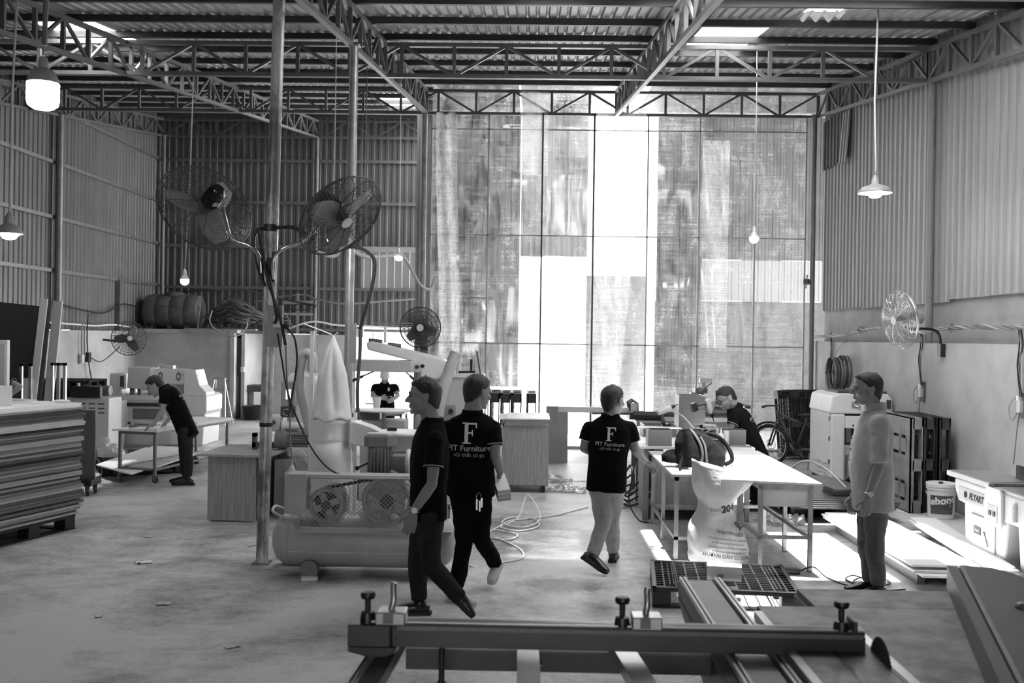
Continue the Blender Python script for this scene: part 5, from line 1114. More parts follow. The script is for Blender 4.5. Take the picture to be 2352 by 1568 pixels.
# uprights and leaning panels at the far left
def lean(label, x, y, wd, th_, h, m, ry=.09, rx=-.03):
    o = O('upright_panel', MB().bx((0, 0, 0), (wd, th_, h)), m, bevel=.002); o.location = (x, y, 0); o.rotation_euler = (rx, ry, 0); return tag(o, label, 'panel', 'panels standing upright at far left')
lean('broad dark panel standing upright at far left', -7.95, 13.1, 1.28, .03, 2.43, mat('charcoal_panel', .055, .4, var=.05))
lean('narrow white panel leaning right of the dark panel', -6.76, 13.05, .095, .03, 2.43, LAM)
lean('dark panel edge behind the narrow white panel', -6.66, 13.12, .05, .03, 2.42, mat('charcoal_edge', .08, .5), .075)
lean('pale panel leaning rightmost of the upright panels', -6.6, 13.18, .12, .03, 2.40, mat('pale_board_face', .5, .5, var=.05), .07)
lean('short white panel leaning low before the dark panel', -6.75, 12.95, .14, .02, 1.36, LAM, .04)
def rack(label, x, y, n, h, wd):
    t = T('steel_rack', label, 'rack', (x, y, 0)); 
    for i in range(n): O('upright', MB().bx((i * wd, 0, 0), (i * wd + .035, .035, h)), ALU if i != 1 else GREY, t)
    O('top_rail', MB().bx((0, 0, h - .035), ((n - 1) * wd + .035, .035, h)), DSTEEL, t); O('foot_rail', MB().bx((0, -.02, 0), ((n - 1) * wd + .035, .05, .04)), DSTEEL, t); return t
rack('bright steel rack of three uprights beside the pale panel', -6.02, 12.35, 3, 1.59, .08); rack('bright steel rack behind the white cabinet at far left', -6.62, 12.75, 2, 1.56, .12)
wc = T('white_cabinet', 'tall white cabinet cut off by the left frame edge', 'cabinet', (-6.43, 11.0, 0)); O('body', MB().bx((0, 0, 0), (.58, .06, 1.88)), WHITE, wc, bevel=.004); O('door', MB().bx((.02, -.018, .05), (.56, 0, 1.84)), OFFW, wc, bevel=.003); O('handle', MB().bx((.48, -.04, .9), (.5, -.02, 1.1)), STEEL, wc)
hk = T('push_machine', 'small machine with dark ball knob behind the sheet stack', 'machine', (-6.38, 12.0, 0)); O('column', MB().bx((-.03, -.03, 0), (.03, .03, 1.12)), DGREY, hk); O('ball_knob', MB().ball((0, 0, 1.18), (.06, .06, .05), 16, 10), MGREY, hk, smooth=True)
# pile of black pallets by the left wall
for k in range(7): plastic_pallet('topmost black pallet of the pile by the left wall' if k == 6 else 'black pallet in the pile by the left wall, number %s from the floor' % ('one', 'two', 'three', 'four', 'five', 'six')[k], (-8.45 + .02 * (k % 2), 16.3 + .03 * (k % 3), k * .166), (0, 0, .12 + .04 * (k % 2)), m=BLACK, size=(1.1, 1.0), h=.16, group='pile of black pallets by the left wall')
# small edge machine with louvred body
em = T('edge_trimmer', 'small white louvred machine with motor on top by the sheet stack', 'machine', (-7.3, 15.5, 0))
O('body', MB().bx((0, 0, .12), (.68, .5, .94)), OFFW, em, bevel=.01)
for r_ in range(3):
    for c_ in range(4): O('louvre', MB().bx((.06 + c_ * .15, -.006, .84 - r_ * .07), (.16 + c_ * .15, 0, .86 - r_ * .07)), DGREY, em)
O('motor', MB().cyl((.3, .2, 1.05), (.62, .2, 1.05), .08, n=14), STEEL, em, smooth='auto'); O('spindle', MB().bx((.12, .1, .94), (.3, .3, 1.1)).tube([(.15, .1, 1.1), (.3, .0, 1.14), (.5, .1, 1.1), (.45, .2, 1.14)], .012), DGREY, em); O('feet', MB().bx((.02, .02, 0), (.1, .48, .12)).bx((.58, .02, 0), (.66, .48, .12)), DSTEEL, em)
O('black_guard', MB().bx((.1, -.05, .95), (.56, .04, 1.12)), BLACK, em, bevel=.01)
# CNC router: base, two curved columns, beam with carriage
cn = T('cnc_router', 'white CNC router with bridge beam behind the leaning man', 'machine', (-7.42, 17.4, 0))
O('base', MB().prism([(.28, 0), (1.66, 0), (1.68, .55), (1.72, .6), (1.72, .86), (1.66, .9), (.28, .9)], -.9, 0, XZ), WHITE, cn, bevel=.02)
O('bed', MB().bx((.3, -.02, .74), (1.2, .5, .80)), OFFW, cn); O('bed_rail', MB().bx((.32, -.03, .68), (1.1, .0, .74)), DSTEEL, cn)
O('dark_recess', MB().bx((.42, -.022, .46), (.95, .0, .64)), MGREY, cn, bevel=.01); O('lower_cover', MB().prism([(.3, .0), (1.1, .0), (1.1, .42), (.7, .46), (.6, .3), (.3, .3)], 0, .03, XZ), OFFW, cn, bevel=.01)
col_prof = [(-.1, 0), (.6, 0), (.6, .72), (.42, .78), (.3, .92), (.26, 1.26), (-.02, 1.26), (-.1, 1.15)]
O('left_column', MB().prism([(x - .02, z_) for x, z_ in [(.02, 0), (.32, 0), (.36, .75), (.24, .9), (.20, 1.25), (.02, 1.25)]], -.7, .02, XZ), WHITE, cn, bevel=.02)
O('vent_panel', MB().bx((.14, -.04, .98), (.3, -.02, 1.24)), WHITE, cn, bevel=.005); O('vent_grille', MB().bx((.2, -.045, 1.02), (.27, -.04, 1.21)), DGREY, cn)
O('carriage_hood', MB().prism([(.34, 1.0), (.74, .98), (.76, 1.36), (.36, 1.37)], -.35, .1, XZ), OFFW, cn, bevel=.015)
O('beam', MB().bx((.74, .05, 1.08), (1.5, .45, 1.34)), WHITE, cn, bevel=.01)
O('right_column', MB().prism([(1.32, .88), (1.72, .88), (1.72, .94), (1.6, 1.06), (1.52, 1.34), (1.32, 1.34)], -.45, .02, XZ), WHITE, cn, bevel=.012); O('column_window', MB().bx((1.05, .1, .9), (1.34, .12, 1.06)), GREY, cn)
HEX = [(math.cos(a) * .045, math.sin(a) * .09) for a in [PI / 2 + i * PI / 3 for i in range(6)]]
for x in (.88, 1.2):
    hx = O('badge', MB().prism(HEX, 0, .006, tr(x, .05, 1.21) @ XZ), MGREY, cn); O('badge_star', MB().prism([(0, .04), (.02, 0), (0, -.04), (-.02, 0)], .006, .009, tr(x, .05, 1.21) @ XZ), LAM, hx)
letter('beam_lettering', 'cnc', tr(1.4, .015, 1.235) @ rot('X', PI / 2) @ Matrix.Scale(.42, 4), DGREY, cn)
O('work_clamps', MB().bx((.4, .02, .8), (.95, .3, .88)).bx((.36, -.01, .88), (.44, .05, 1.0)).bx((.5, -.01, .88), (.56, .05, .98)).bx((.68, -.01, .88), (.8, .05, .97)), MGREY, cn)
O('drawer_handle', MB().bx((1.35, -.015, .58), (1.42, .0, .62)).bx((.33, -.015, .36), (.38, .0, .40)), DGREY, cn); O('top_connector', MB().bx((.95, .1, 1.34), (1.08, .25, 1.40)).tube([(.78, .1, 1.36), (.85, .1, 1.42), (.95, .15, 1.38)], .012), OFFW, cn)
O('base_stripe', MB().bx((1.1, -.006, .52), (1.7, 0, .53)), MGREY, cn)
# wall-hung black unit and angled grey stand to its left
cs = T('control_stand', 'dark padded control box on pale angled stand left of the router', 'machine', (-7.45, 16.6, 0)); O('stand', MB().prism([(0, 0), (.5, 0), (.55, .82), (.05, .82)], -.3, 0, XZ), OFFW, cs, bevel=.01); O('pad', MB().bx((-.1, -.12, .76), (.52, .1, .9)), DGREY, cs, bevel=.03); O('plug', MB().bx((.22, -.06, .52), (.36, .0, .66)), BLACK, cs, bevel=.01); O('lead', MB().tube(bez([(.29, -.05, .52), (.2, -.08, .35), (.05, -.1, .15), (-.05, -.15, .05)]), .01, 6), RUBB, cs, smooth=True)
# step ladder, extinguishers, sink
sl = T('step_ladder', 'aluminium step ladder standing by the store room wall', 'ladder', (-6.98, 21.2, 0))
for y, x0, x1, n in ((0, (.0, .44), (.12, .34), 4), (.55, (.0, .44), (.14, .32), 4)):
    for k in range(2): O('rail', MB().tube([(x0[k], y, 0), (x1[k], .27 if y == 0 else .3, 1.0)], .014, 8), ALU, sl)
    for j in range(1, n): f = j / n; O('rung', MB().bx((x0[0] + (x1[0] - x0[0]) * f, y + (.27 - y) * f - .02, f), (x0[1] + (x1[1] - x0[1]) * f, y + (.27 - y) * f + .02, f + .02)), ALU, sl)
O('top_step', MB().bx((.1, .2, .98), (.36, .38, 1.01)), ALU, sl, bevel=.008)
for x, y, lab in ((-6.62, 20.9, 'grey fire extinguisher standing before the step ladder'), (-6.9, 21.0, 'dark fire extinguisher half hidden by the ladder')):
    fe = T('fire_extinguisher', lab, 'extinguisher', (x, y, 0), group='fire extinguishers by the ladder'); O('cylinder', MB().lathe([(.0, 0), (.075, 0), (.08, .02), (.08, .36), (.06, .42), (.02, .44)], 18), MGREY, fe, smooth='auto'); O('valve', MB().tube([(0, 0, .43), (0, 0, .5), (.06, 0, .52)], .014), BLACK, fe); O('hose', MB().tube(bez([(0, 0, .5), (-.1, 0, .48), (-.12, 0, .35), (-.1, -.02, .2)]), .012, 6), RUBB, fe, smooth=True)
sk_ = T('wash_sink', 'dark wall sink with pipe behind the tall pole', 'sink', (-6.62, 23.15, 0)); O('basin', MB().bx((-.02, 0, .62), (.5, .45, .78)), DGREY, sk_, bevel=.02); O('side_panel', MB().bx((-.02, .05, 0), (.02, .45, .62)), DGREY, sk_); O('drain_pipe', MB().tube([(.35, .25, .62), (.35, .25, .45), (.45, .25, .35), (.5, .4, .35)], .03, 10), MGREY, sk_, smooth=True)
tb2 = T('black_tub', 'round black rubber tub on the floor under the sink', 'tub', (-6.34, 22.85, 0)); O('wall', MB().lathe([(.0, .01), (.26, .01), (.3, .3), (.32, .31), (.3, .32), (.27, .3), (.24, .03), (0, .03)], 24), RUBB, tb2, smooth='auto'); O('contents', MB().ball((0, 0, .2), (.22, .22, .09)), MGREY, tb2)
o = O('pale_board_edge', MB().bx((-7.08, 20.6, 0), (-6.95, 21.0, .5)), OFFW); tag(o, 'pale board offcut leaning beside the step ladder', 'board')
# wheeled table with boards on it
wt = steel_table('wheeled steel table the leaning man works at', (-5.47, 13.12, 0), -.2, .55, 1.95, .70, LAM, over=.06, wheels=True, legm=STEEL, thick=.022, mid=False, low=.16)
M_ = Matrix.Translation((-5.47, 13.12, 0)) @ rot('Z', -.2)
def at_t(x, y, z_): return M_ @ V3((x, y, z_))
board('white board under the leaning man\'s hands', at_t(.18, -.05, .70), -.2, .42, .75, .02, LAM); board('wide white board at far end of the wheeled table', at_t(.0, 1.0, .70), -.2, .58, .98, .018, LAM)
for k, (x, y, w_, h_) in enumerate(((.0, .35, .34, .035), (.02, .2, .3, .03), (.0, .35, .33, .03))):
    o = board(('rear', 'front', 'upper rear')[k] + ' bundle of cut strips on the wheeled table', at_t(x, y, .70 + (.036 if k == 2 else 0)), -.15, .33, .1, h_, OFFW if k == 2 else MGREY, 'strips on the wheeled table', name='cut_strip')
# pale sheets on a black pallet under the table
plastic_pallet('black pallet under the pale sheets by the wheeled table', (-5.85, 13.5, 0), (0, 0, .5), size=(1.1, 1.1)); plastic_pallet('black pallet at rear under the pale sheets', (-6.0, 14.9, 0), (0, 0, .5), size=(.9, .6))
for k, (poly, z_) in enumerate((([(-5.93, 13.5), (-5.12, 12.68), (-5.0, 15.2), (-6.07, 15.6)], .152), ([(-5.62, 13.45), (-5.0, 13.05), (-4.95, 15.35), (-5.98, 15.7)], .172))):
    o = O('pale_sheet', MB().prism(poly, z_, z_ + .018), LAM, bevel=.001); tag(o, ('lower', 'upper')[k] + ' pale sheet lying on the black pallet beside the wheeled table', 'sheet', 'pale sheets on the low pallet')
gbag = MB(); gbag.ball((0, 0, .16), (.2, .16, .17), 18, 12).ball((-.06, 0, .34), (.07, .06, .09), 12, 8)
gb_ = remeshed('rubbish_bag', gbag, sheet_mat('thin_plastic_bag', .3, .7, .15, .8), None, .015, fold=.09); gb_.location = (-6.2, 14.6, 0); tag(gb_, 'crumpled clear rubbish bag beside the pale sheets', 'bag')
# low wooden desk by the pole
dk = T('desk_cabinet', 'low wood-grain desk cabinet left of the tall pole', 'cabinet', (-3.4, 10.45, 0), -.05)
O('desk_top', MB().bx((-.1, -.06, .695), (.68, .92, .72)), mat('light_wood_top', .32, .4, var=.25, scale=2.5, stretch=(12, 1, 12)), dk, bevel=.002)
O('end_panel', MB().bx((0, 0, .02), (.52, .02, .695)), WOODM, dk); O('side_panel', MB().bx((.5, .1, .02), (.52, .82, .695)), GREY, dk); O('side_panel', MB().bx((0, .02, .02), (.02, .82, .695)), WOODM, dk); O('rear_panel', MB().bx((0, .82, .02), (.62, .84, .695)), WOODM, dk); O('plinth', MB().bx((.505, .1, .02), (.515, .82, .12)), WOODD, dk)
# water tank and hose heap on the store room
TANK = mat('sooty_tank', .085, .55, var=.4, scale=3)
wtk = T('water_tank', 'horizontal ribbed dark water tank on the store room roof', 'tank', (-8.5, 23.5, 2.06))
prof = [(.0, -.66), (.3, -.66), (.38, -.62), (.41, -.5), (.41, -.36), (.395, -.34), (.41, -.32), (.41, -.02), (.395, 0), (.41, .02), (.41, .32), (.395, .34), (.41, .36), (.41, .5), (.38, .62), (.3, .66), (.0, .66)]
O('shell', MB().lathe(prof, 32, tr(0, 0, .42) @ rot('Y', PI / 2)), TANK, wtk, smooth='auto'); O('manhole', MB().lathe([(.22, .78), (.24, .84), (.2, .87), (.08, .89), (0, .89)], 24), TANK, wtk, smooth='auto')
for x in (-.4, .0, .4): O('cradle', MB().bx((x - .03, -.35, -.0), (x + .03, .35, .1)), DSTEEL, wtk)
O('side_pipe', MB().tube([(.64, -.25, .0), (.68, -.2, .5), (.62, -.1, .75)], .02), GREY, wtk); O('strap_rope', MB().tube([(-.67, -.3, .52), (0, -.44, .52), (.66, -.3, .52)], .006), DSTEEL, wtk)
hp = MB(); rr = random.Random(11)
for k in range(95):
    a0 = rr.random() * 6.28; rx_, ry_ = rr.uniform(.3, .68), rr.uniform(.12, .4); cx, cy, cz = rr.uniform(-.12, .2), rr.uniform(-.15, .15), rr.uniform(.03, .12)
    hgt = rr.uniform(.1, .68); span = rr.uniform(1.2, 4.2)
    hp.tube([(cx + rx_ * math.cos(a0 + span * t / 9), cy + ry_ * math.sin(a0 + span * t / 9), cz + max(0, hgt * (1 - abs(cx + rx_ * math.cos(a0 + span * t / 9)) * .85)) + .02 * rr.random()) for t in range(10)], rr.choice((.008, .011, .014)), 5)
hpo = O('hose_heap', hp, mat('old_hose', .075, .6, var=.5, scale=6), smooth=True); hpo.location = (-7.02, 23.4, 2.07); tag(hpo, 'tangled heap of old hoses and wire on the store room roof', 'hoses', kind='stuff')
o = O('roof_plank', MB().bx((-7.95, 22.6, 2.06), (-6.3, 22.78, 2.085)), GREY); tag(o, 'plank edge under the hose heap on store room roof', 'plank')
o = O('roof_platform', MB().bx((-6.75, 23.0, 1.98), (-6.05, 24.55, 2.05)), WOODD); tag(o, 'dark timber platform right of the store room roof', 'platform')
cable('pale loop of hose drooping over the store room edge', [(-7.4, 22.9, 2.5), (-7.35, 22.62, 2.2), (-7.0, 22.55, 1.95), (-6.7, 22.55, 1.93), (-6.55, 22.7, 2.1), (-6.6, 23.0, 2.25)], .016, GREY)
cable('black hose arching from tank to the tall pole', [(-8.3, 23.5, 2.95), (-7.7, 23.6, 3.0), (-7.0, 24.0, 3.05), (-6.2, 24.3, 2.85), (-5.3, 24.4, 2.7)], .022, RUBB)
# left wall: fan, cables, socket
f1 = fan('dark caged fan mounted on the far left wall', (-8.15, 20.0, 1.85), (.55, -.83, .05), .34, m=DSTEEL, motor=DGREY, blade_m=DGREY, radial=True, spokes=26, rings=6, spin=1.0)
O('wall_arm', MB().tube([(0, -.02, -.2), (-.1, -.05, -.42), (-.35, .0, -.75)], .025, 8), BLACK, f1, smooth=True)
cable('black cable sagging along the left wall girt', [(-9.22, 19.3, 2.5), (-9.2, 20.2, 2.42), (-9.2, 21.2, 2.38), (-9.2, 22.2, 2.6), (-9.15, 23.0, 2.55)], .018)
cable('white conduit hose running along the left wall ledge', [(-9.12, 16.5, 2.16), (-9.12, 18.5, 2.14), (-9.12, 19.6, 2.12), (-9.12, 20.6, 2.1), (-9.12, 21.6, 2.13), (-9.1, 22.5, 2.08)], .02, WHITE)
lw = T('socket_board', 'dark socket board with leads on the left wall', 'socket', (-9.13, 20.25, 1.45)); O('socket_box', MB().bx((0, -.06, -.1), (.08, .06, .1)), BLACK, lw, bevel=.006); O('switch_box', MB().bx((0, -.32, -.12), (.06, -.2, .06)), OFFW, lw, bevel=.006)
for k in range(3): O('lead', MB().tube(bez([(.04, -.28 + .14 * k, .0), (.04, -.3 + .12 * k, .4), (.03, -.26 + .13 * k, .68 + .2 * (k == 2))]), .012, 6), (GREY, GREY, RUBB)[k], lw, smooth=True)
O('lead', MB().tube(bez([(.05, .06, .0), (.1, .4, -.1), (.1, .8, -.02), (.3, .95, .22)]), .01, 6), RUBB, lw, smooth=True); O('lead', MB().tube(bez([(.05, 0, -.1), (.06, .1, -.4), (.06, .3, -.8)]), .012, 6), RUBB, lw, smooth=True)
sw = T('light_switch', 'small pale switch beside the store room door', 'switch', (-6.68, 22.93, 1.15)); O('plate', MB().bx((-.04, -.02, -.06), (.04, .02, .06)), WHITE, sw, bevel=.004); O('rocker', MB().bx((-.015, -.03, -.03), (.015, -.02, .03)), OFFW, sw)

# ---------------------------------------------------------------- hanging lamps
GLOW = emis('lamp_glow', 130.0); GLOWB = emis('large_lamp_glow', 45.0); CORD = mat('white_cord_sleeve', .45, .6)
def bulb(label, loc, ztop, r=.055, cord=.008, swing=.0):
    t = T('pendant_bulb', label, 'lamp', loc, group='bare bulbs on cords'); x, y, z_ = loc
    O('cord', MB().tube([(0, 0, .16), (swing * .5 + .01, 0, (ztop - z_) * .5), (swing, 0, ztop - z_)], cord, 6), CORD, t, smooth=True)
    O('socket', MB().lathe([(.02, .08), (.028, .09), (.028, .12), (.018, .15), (.01, .17)], 14), WHITE, t, smooth='auto')
    O('bulb_neck', MB().lathe([(r * .98, .02), (r * .8, .05), (.026, .09)], 18, caps=False), WHITE, t, smooth=True)
    O('bulb_globe', MB().lathe([(.0, -r), (r * .5, -r * .87), (r * .87, -r * .5), (r, 0), (r * .98, .02)], 20), GLOW, t, smooth=True); return t
def shade(label, loc, ztop, R=.18, swing=0):
    t = T('pendant_lamp', label, 'lamp', loc, group='shaded pendant lamps'); x, y, z_ = loc
    O('cord', MB().tube([(0, 0, .2), (.005, 0, .26), (swing * .5 - .02, 0, (ztop - z_) * .5), (swing, 0, ztop - z_)], .011, 6), CORD, t, smooth=True)
    O('lamp_shade', MB().lathe([(R, 0), (R * .97, .015), (R * .78, .065), (R * .36, .09), (.04, .1), (.035, .16), (.02, .18)], 28, caps=False), mat('enamel_shade', .28, .4), t, smooth=True, solid=.003)
    O('socket', MB().lathe([(.03, .09), (.034, .12), (.03, .17), (.012, .2)], 14), GREY, t, smooth='auto'); O('bulb_globe', MB().lathe([(.0, -.055), (.05, -.045), (.08, -.01), (.08, .03), (.05, .06), (0, .07)], 20), GLOW, t, smooth=True); return t
shade('shaded lamp hanging at right before the corrugated wall', (3.74, 11.0, 3.63), ZR(11) - .01, .18, .0)
shade('shaded lamp hanging near the left frame edge', (-4.78, 9.0, 2.87), ZR(9.0) - .01, .115, .06)
bulb('bare bulb hanging before the right side of plastic wall', (2.98, 13.5, 3.37), ZR(13.5) - .01, .062)
bulb('bare bulb hanging below the left fan', (-4.92, 14.0, 2.72), ZR(14) - .01, .06, .009, swing=.1)
bulb('bare bulb glowing before the far barred window', (-2.7, 20.0, 3.58), ZR(20) - .01, .09, .006)
bg_ = T('large_lamp', 'large glowing lamp bulb hanging in the upper left foreground', 'lamp', (-3.24, 6.5, 3.45)); O('diffuser', MB().lathe([(.0, 0), (.06, .004), (.092, .025), (.1, .06), (.1, .17)], 28), GLOWB, bg_, smooth=True)
O('housing', MB().lathe([(.1, .17), (.096, .2), (.07, .25), (.032, .27), (.028, .33), (.02, .345)], 28, caps=False), mat('lamp_housing', .35, .4), bg_, smooth='auto'); O('conduit', MB().tube([(.0, 0, .35), (.005, 0, .42)], .006, 8).cyl((.005, 0, .42), (.03, 0, 1.3), .017, n=12), STEEL, bg_)
dl = T('dome_lamp', 'round lamp glowing behind the right fan cage', 'lamp', (-1.96, 9.75, 2.95)); O('diffuser', MB().lathe([(.0, -.075), (.035, -.068), (.058, -.04), (.064, 0)], 20), GLOW, dl, smooth=True); O('cap', MB().lathe([(.064, 0), (.04, .03), (.02, .08)], 16), WHITE, dl, smooth=True); O('cord', MB().tube([(0, 0, .08), (.0, .0, 2.0)], .005, 6), CORD, dl)
for i, (px_, y_) in enumerate(((-1.95, 13.2), (-2.6, 14.0))):
    cable(('dark cable hanging down beside rear pole', 'thin grey cable hanging before the far wall')[i], [(px_ - .28 * (i == 0), y_, ZR(y_) - .01), (px_ - .3 * (i == 0), y_, 4.0), (px_ - .28 * (i == 0), y_, 3.3)], .009, MGREY)
# ================================================================ machines in the middle
# two big fans on the tall pole
fa = fan('large caged fan on the pole tilted away to the left', (-2.9, 8.75, 3.1), (-.60, .66, -.45), .43, m=DSTEEL, rings=26, wire=.0027, depth=.17, spin=.2, blade_m=GREY, motor=BLKGL)
fb_ = fan('large caged fan on the pole tilted down to the right', (-1.62, 8.35, 2.99), (.64, -.43, -.63), .40, m=DSTEEL, rings=24, wire=.0027, depth=.17, spin=.9, blade_m=GREY, motor=BLKGL)
br = T('fan_bracket', 'black double bracket with curved chrome arms on the tall pole', 'bracket', (-2.27, 8.6, 2.6))
O('clamp_band', MB().cyl((-.005, 0, .28), (-.005, 0, .34), .062, n=20), BLACK, br, smooth='auto'); O('clamp_band', MB().cyl((-.01, 0, -.04), (-.01, 0, .0), .062, n=20), BLACK, br, smooth='auto')
O('mount_plate', MB().bx((-.075, -.09, -.14), (-.045, -.05, .12)).bx((.03, -.1, -.16), (.06, -.06, .1)).bx((-.02, -.09, -.16), (.02, -.055, .05)), BLACK, br, bevel=.004)
O('left_arm', MB().tube(bez([(-.06, -.09, -.1), (-.07, -.1, .04), (-.15, -.1, .14), (-.32, -.08, .21), (-.39, -.04, .38), (-.43, .0, .48)]), .017, 10), CHROME, br, smooth=True)
O('right_arm', MB().tube(bez([(.045, -.1, -.14), (.05, -.13, .03), (.14, -.15, .12), (.33, -.15, .2), (.44, -.13, .34), (.46, -.12, .46)]), .016, 10), CHROME, br, smooth=True)
O('cable_loop', MB().tube(bez([(.05, -.04, .31), (.2, -.08, .31), (.32, -.1, .25), (.4, -.12, .2)]), .016, 8), BLACK, br, smooth=True); O('cable_loop', MB().tube(bez([(-.05, -.03, .3), (-.1, -.06, .29), (-.13, -.08, .2), (-.1, -.1, .0), (-.02, -.1, -.2)]), .014, 8), BLACK, br, smooth=True)
sb = T('switch_board', 'pale board with open switch box on the tall pole', 'switch', (-2.2, 8.5, 2.08)); O('back_board', MB().bx((-.07, .01, -.2), (.06, .03, .16)), GREY, sb); O('switch_box', MB().bx((-.01, -.03, -.03), (.05, .01, .07)), WHITE, sb, bevel=.004); O('plug', MB().ball((.1, -.03, -.02), (.03, .025, .022)), RUBB, sb, smooth=True)
for k in range(4): O('wire', MB().tube(bez([(.04, -.02, .05 - .02 * k), (.09 + .02 * k, -.03, .09 - .03 * k), (.12, -.03, .02 - .03 * k), (.07, -.02, -.07)]), .0035, 5), (OFFW, GREY)[k % 2], sb, smooth=True)
cable('thick black cable falling from fan bracket to the switch board', [(-2.36, 8.5, 2.9), (-2.3, 8.48, 2.62), (-2.25, 8.48, 2.4), (-2.17, 8.47, 2.2), (-2.12, 8.46, 2.0), (-2.1, 8.46, 1.9)], .013)
cable('black cable crossing in front of the tall pole', [(-2.3, 8.5, 2.6), (-2.22, 8.46, 2.35), (-2.18, 8.46, 2.15), (-2.2, 8.46, 2.08)], .015)
cable('long black cable running from switch board down to the compressor', [(-2.17, 8.46, 2.0), (-2.12, 8.44, 1.75), (-2.06, 8.4, 1.5), (-1.95, 8.35, 1.25), (-1.8, 8.3, 1.0), (-1.62, 8.2, .86), (-1.42, 8.15, .83)], .008)
cable('grey cable hanging straight below the switch board', [(-2.1, 8.46, 1.95), (-2.08, 8.45, 1.6), (-2.05, 8.44, 1.3), (-2.03, 8.4, 1.05), (-1.95, 8.3, .88)], .008, MGREY)
cable('dark cable loop hanging right of the switch board', [(-2.09, 8.46, 2.05), (-2.02, 8.46, 1.95), (-2.0, 8.46, 1.75), (-2.03, 8.45, 1.5), (-2.06, 8.44, 1.3)], .009)
# lighter cables on the rear pole
rbx = T('switch_board', 'pale board with white switch box on the rear pole', 'switch', (-1.86, 10.46, 2.0)); O('back_board', MB().bx((-.05, 0, -.3), (.01, .02, .12)), GREY, rbx); O('switch_box', MB().bx((.02, -.03, -.03), (.09, .01, .06)), WHITE, rbx, bevel=.004)
cable('black cable looping out from rear pole under the right fan', [(-1.95, 10.45, 2.92), (-1.8, 10.4, 2.9), (-1.66, 10.4, 2.78), (-1.68, 10.4, 2.5), (-1.76, 10.4, 2.2), (-1.8, 10.42, 2.05)], .02)
cable('black cable falling along the rear pole', [(-1.8, 10.42, 2.05), (-1.8, 10.42, 1.8), (-1.82, 10.42, 1.4), (-1.8, 10.42, 1.0)], .02, DGREY)
cable('white twisted rope slung from rear pole to the plastic wall', [(-2.36, 10.9, 2.9), (-2.19, 10.9, 2.855), (-2.05, 10.9, 2.95), (-1.9, 11.2, 2.88), (-1.75, 12, 2.95), (-1.72, 13, 3.05), (-1.66, 13.6, 2.9), (-1.6, 14.2, 2.72), (-1.5, 14.6, 2.68), (-1.45, 14.8, 2.85)], .022, mat('pale_rope', .5, .8, var=.3, scale=60))
cable('dark cable strung along the far left wall', [(-6.9, 24.5, 2.75), (-6.2, 24.5, 2.9), (-5.6, 24.5, 2.95), (-5.3, 24.45, 2.85), (-4.6, 24.4, 2.75), (-3.4, 24.4, 2.85), (-2.2, 24.4, 2.95)], .025, MGREY)
cable('white hose lying along top of the far low wall', [(-6.0, 24.5, 2.12), (-5.4, 24.45, 2.3), (-4.8, 24.45, 2.22), (-4.0, 24.45, 2.2), (-3.0, 24.45, 2.15), (-2.2, 24.4, 2.12)], .025, WHITE)
pl3 = T('wire_shelf', 'wooden bracket with coiled wire on the far wall', 'bracket', (-5.75, 24.5, 2.75)); O('cross_board', MB().bx((-.4, -.05, -.03), (.35, .0, .06)), GREY, pl3); O('cross_board', MB().bx((-.4, -.05, -.3), (.35, .0, -.24)), GREY, pl3); O('post', MB().bx((-.06, -.04, -.75), (.0, 0, .25)), GREY, pl3); O('wire_coil', MB().tube([(.05 + .38 * math.cos(a), -.1, -.1 + .07 * math.sin(a) + .01 * math.sin(a * 5)) for a in [2 * PI * i / 60 * 5 for i in range(60)]], .012, 5), DGREY, pl3)
# dust collector: cloth bag, drum ring, lower bag
DC = (-2.01, 10.0)
dc = T('dust_collector', 'dust collector with pale cloth bag on a round drum', 'dust collector', (DC[0], DC[1], 0)); CLOTH = mat('dusty_cotton', .72, .85, var=.08, scale=6, bump=.2, bscale=30)
def bagfn(u, v):
    a = 2 * PI * u; r = (.205 - .12 * v) if v < .55 else (.139 - .058 * (v - .55) / .25 if v < .8 else .081 - .075 * (v - .8) / .2)
    fold_ = 1 - .3 * math.exp(-((a - 5.1 + .3 * v) / .22) ** 2) * math.sin(PI * min(1, v * 1.1)) - .16 * math.exp(-((a - 4.2) / .2) ** 2) * v + .04 * math.sin(a * 3 + v * 4) * v + .04 * noise.noise((math.cos(a) * 3, math.sin(a) * 3, v * 5))
    return (r * fold_ * math.cos(a) + .015 * v, r * fold_ * math.sin(a), 1.14 + .84 * v + (.02 * math.sin(5 * a) if v < .1 else 0))
O('filter_bag', MB().grid(bagfn, 64, 30), CLOTH, dc, smooth=True, solid=.003); O('bag_tie', MB().tube([(.01, 0, 1.98), (-.02, 0, 2.0), (-.1, 0, 2.03), (-.3, .02, 2.1)], .008, 6).tube([(.01, 0, 1.98), (.06, 0, 2.02)], .006, 6), WHITE, dc)
O('drum_ring', MB().lathe([(.2, .93), (.205, .95), (.2, .97), (.2, 1.1), (.208, 1.12), (.2, 1.14), (.2, 1.15)], 36, caps=False), WHITE, dc, smooth=True); O('lower_bag', MB().lathe([(.0, .32), (.17, .33), (.195, .4), (.203, .6), (.198, .75), (.2, .93)], 32), mat('plastic_dust_bag', .7, .45, var=.06, scale=5, bump=.2, bscale=14), dc, smooth=True)
O('support_post', MB().bx((-.23, .02, 0), (-.19, .05, 2.03)), WHITE, dc); O('support_post', MB().bx((.2, .15, 0), (.235, .18, 1.2)), WHITE, dc); O('base_plate', MB().bx((-.3, -.25, .06), (.75, .3, .1)), GREY, dc)
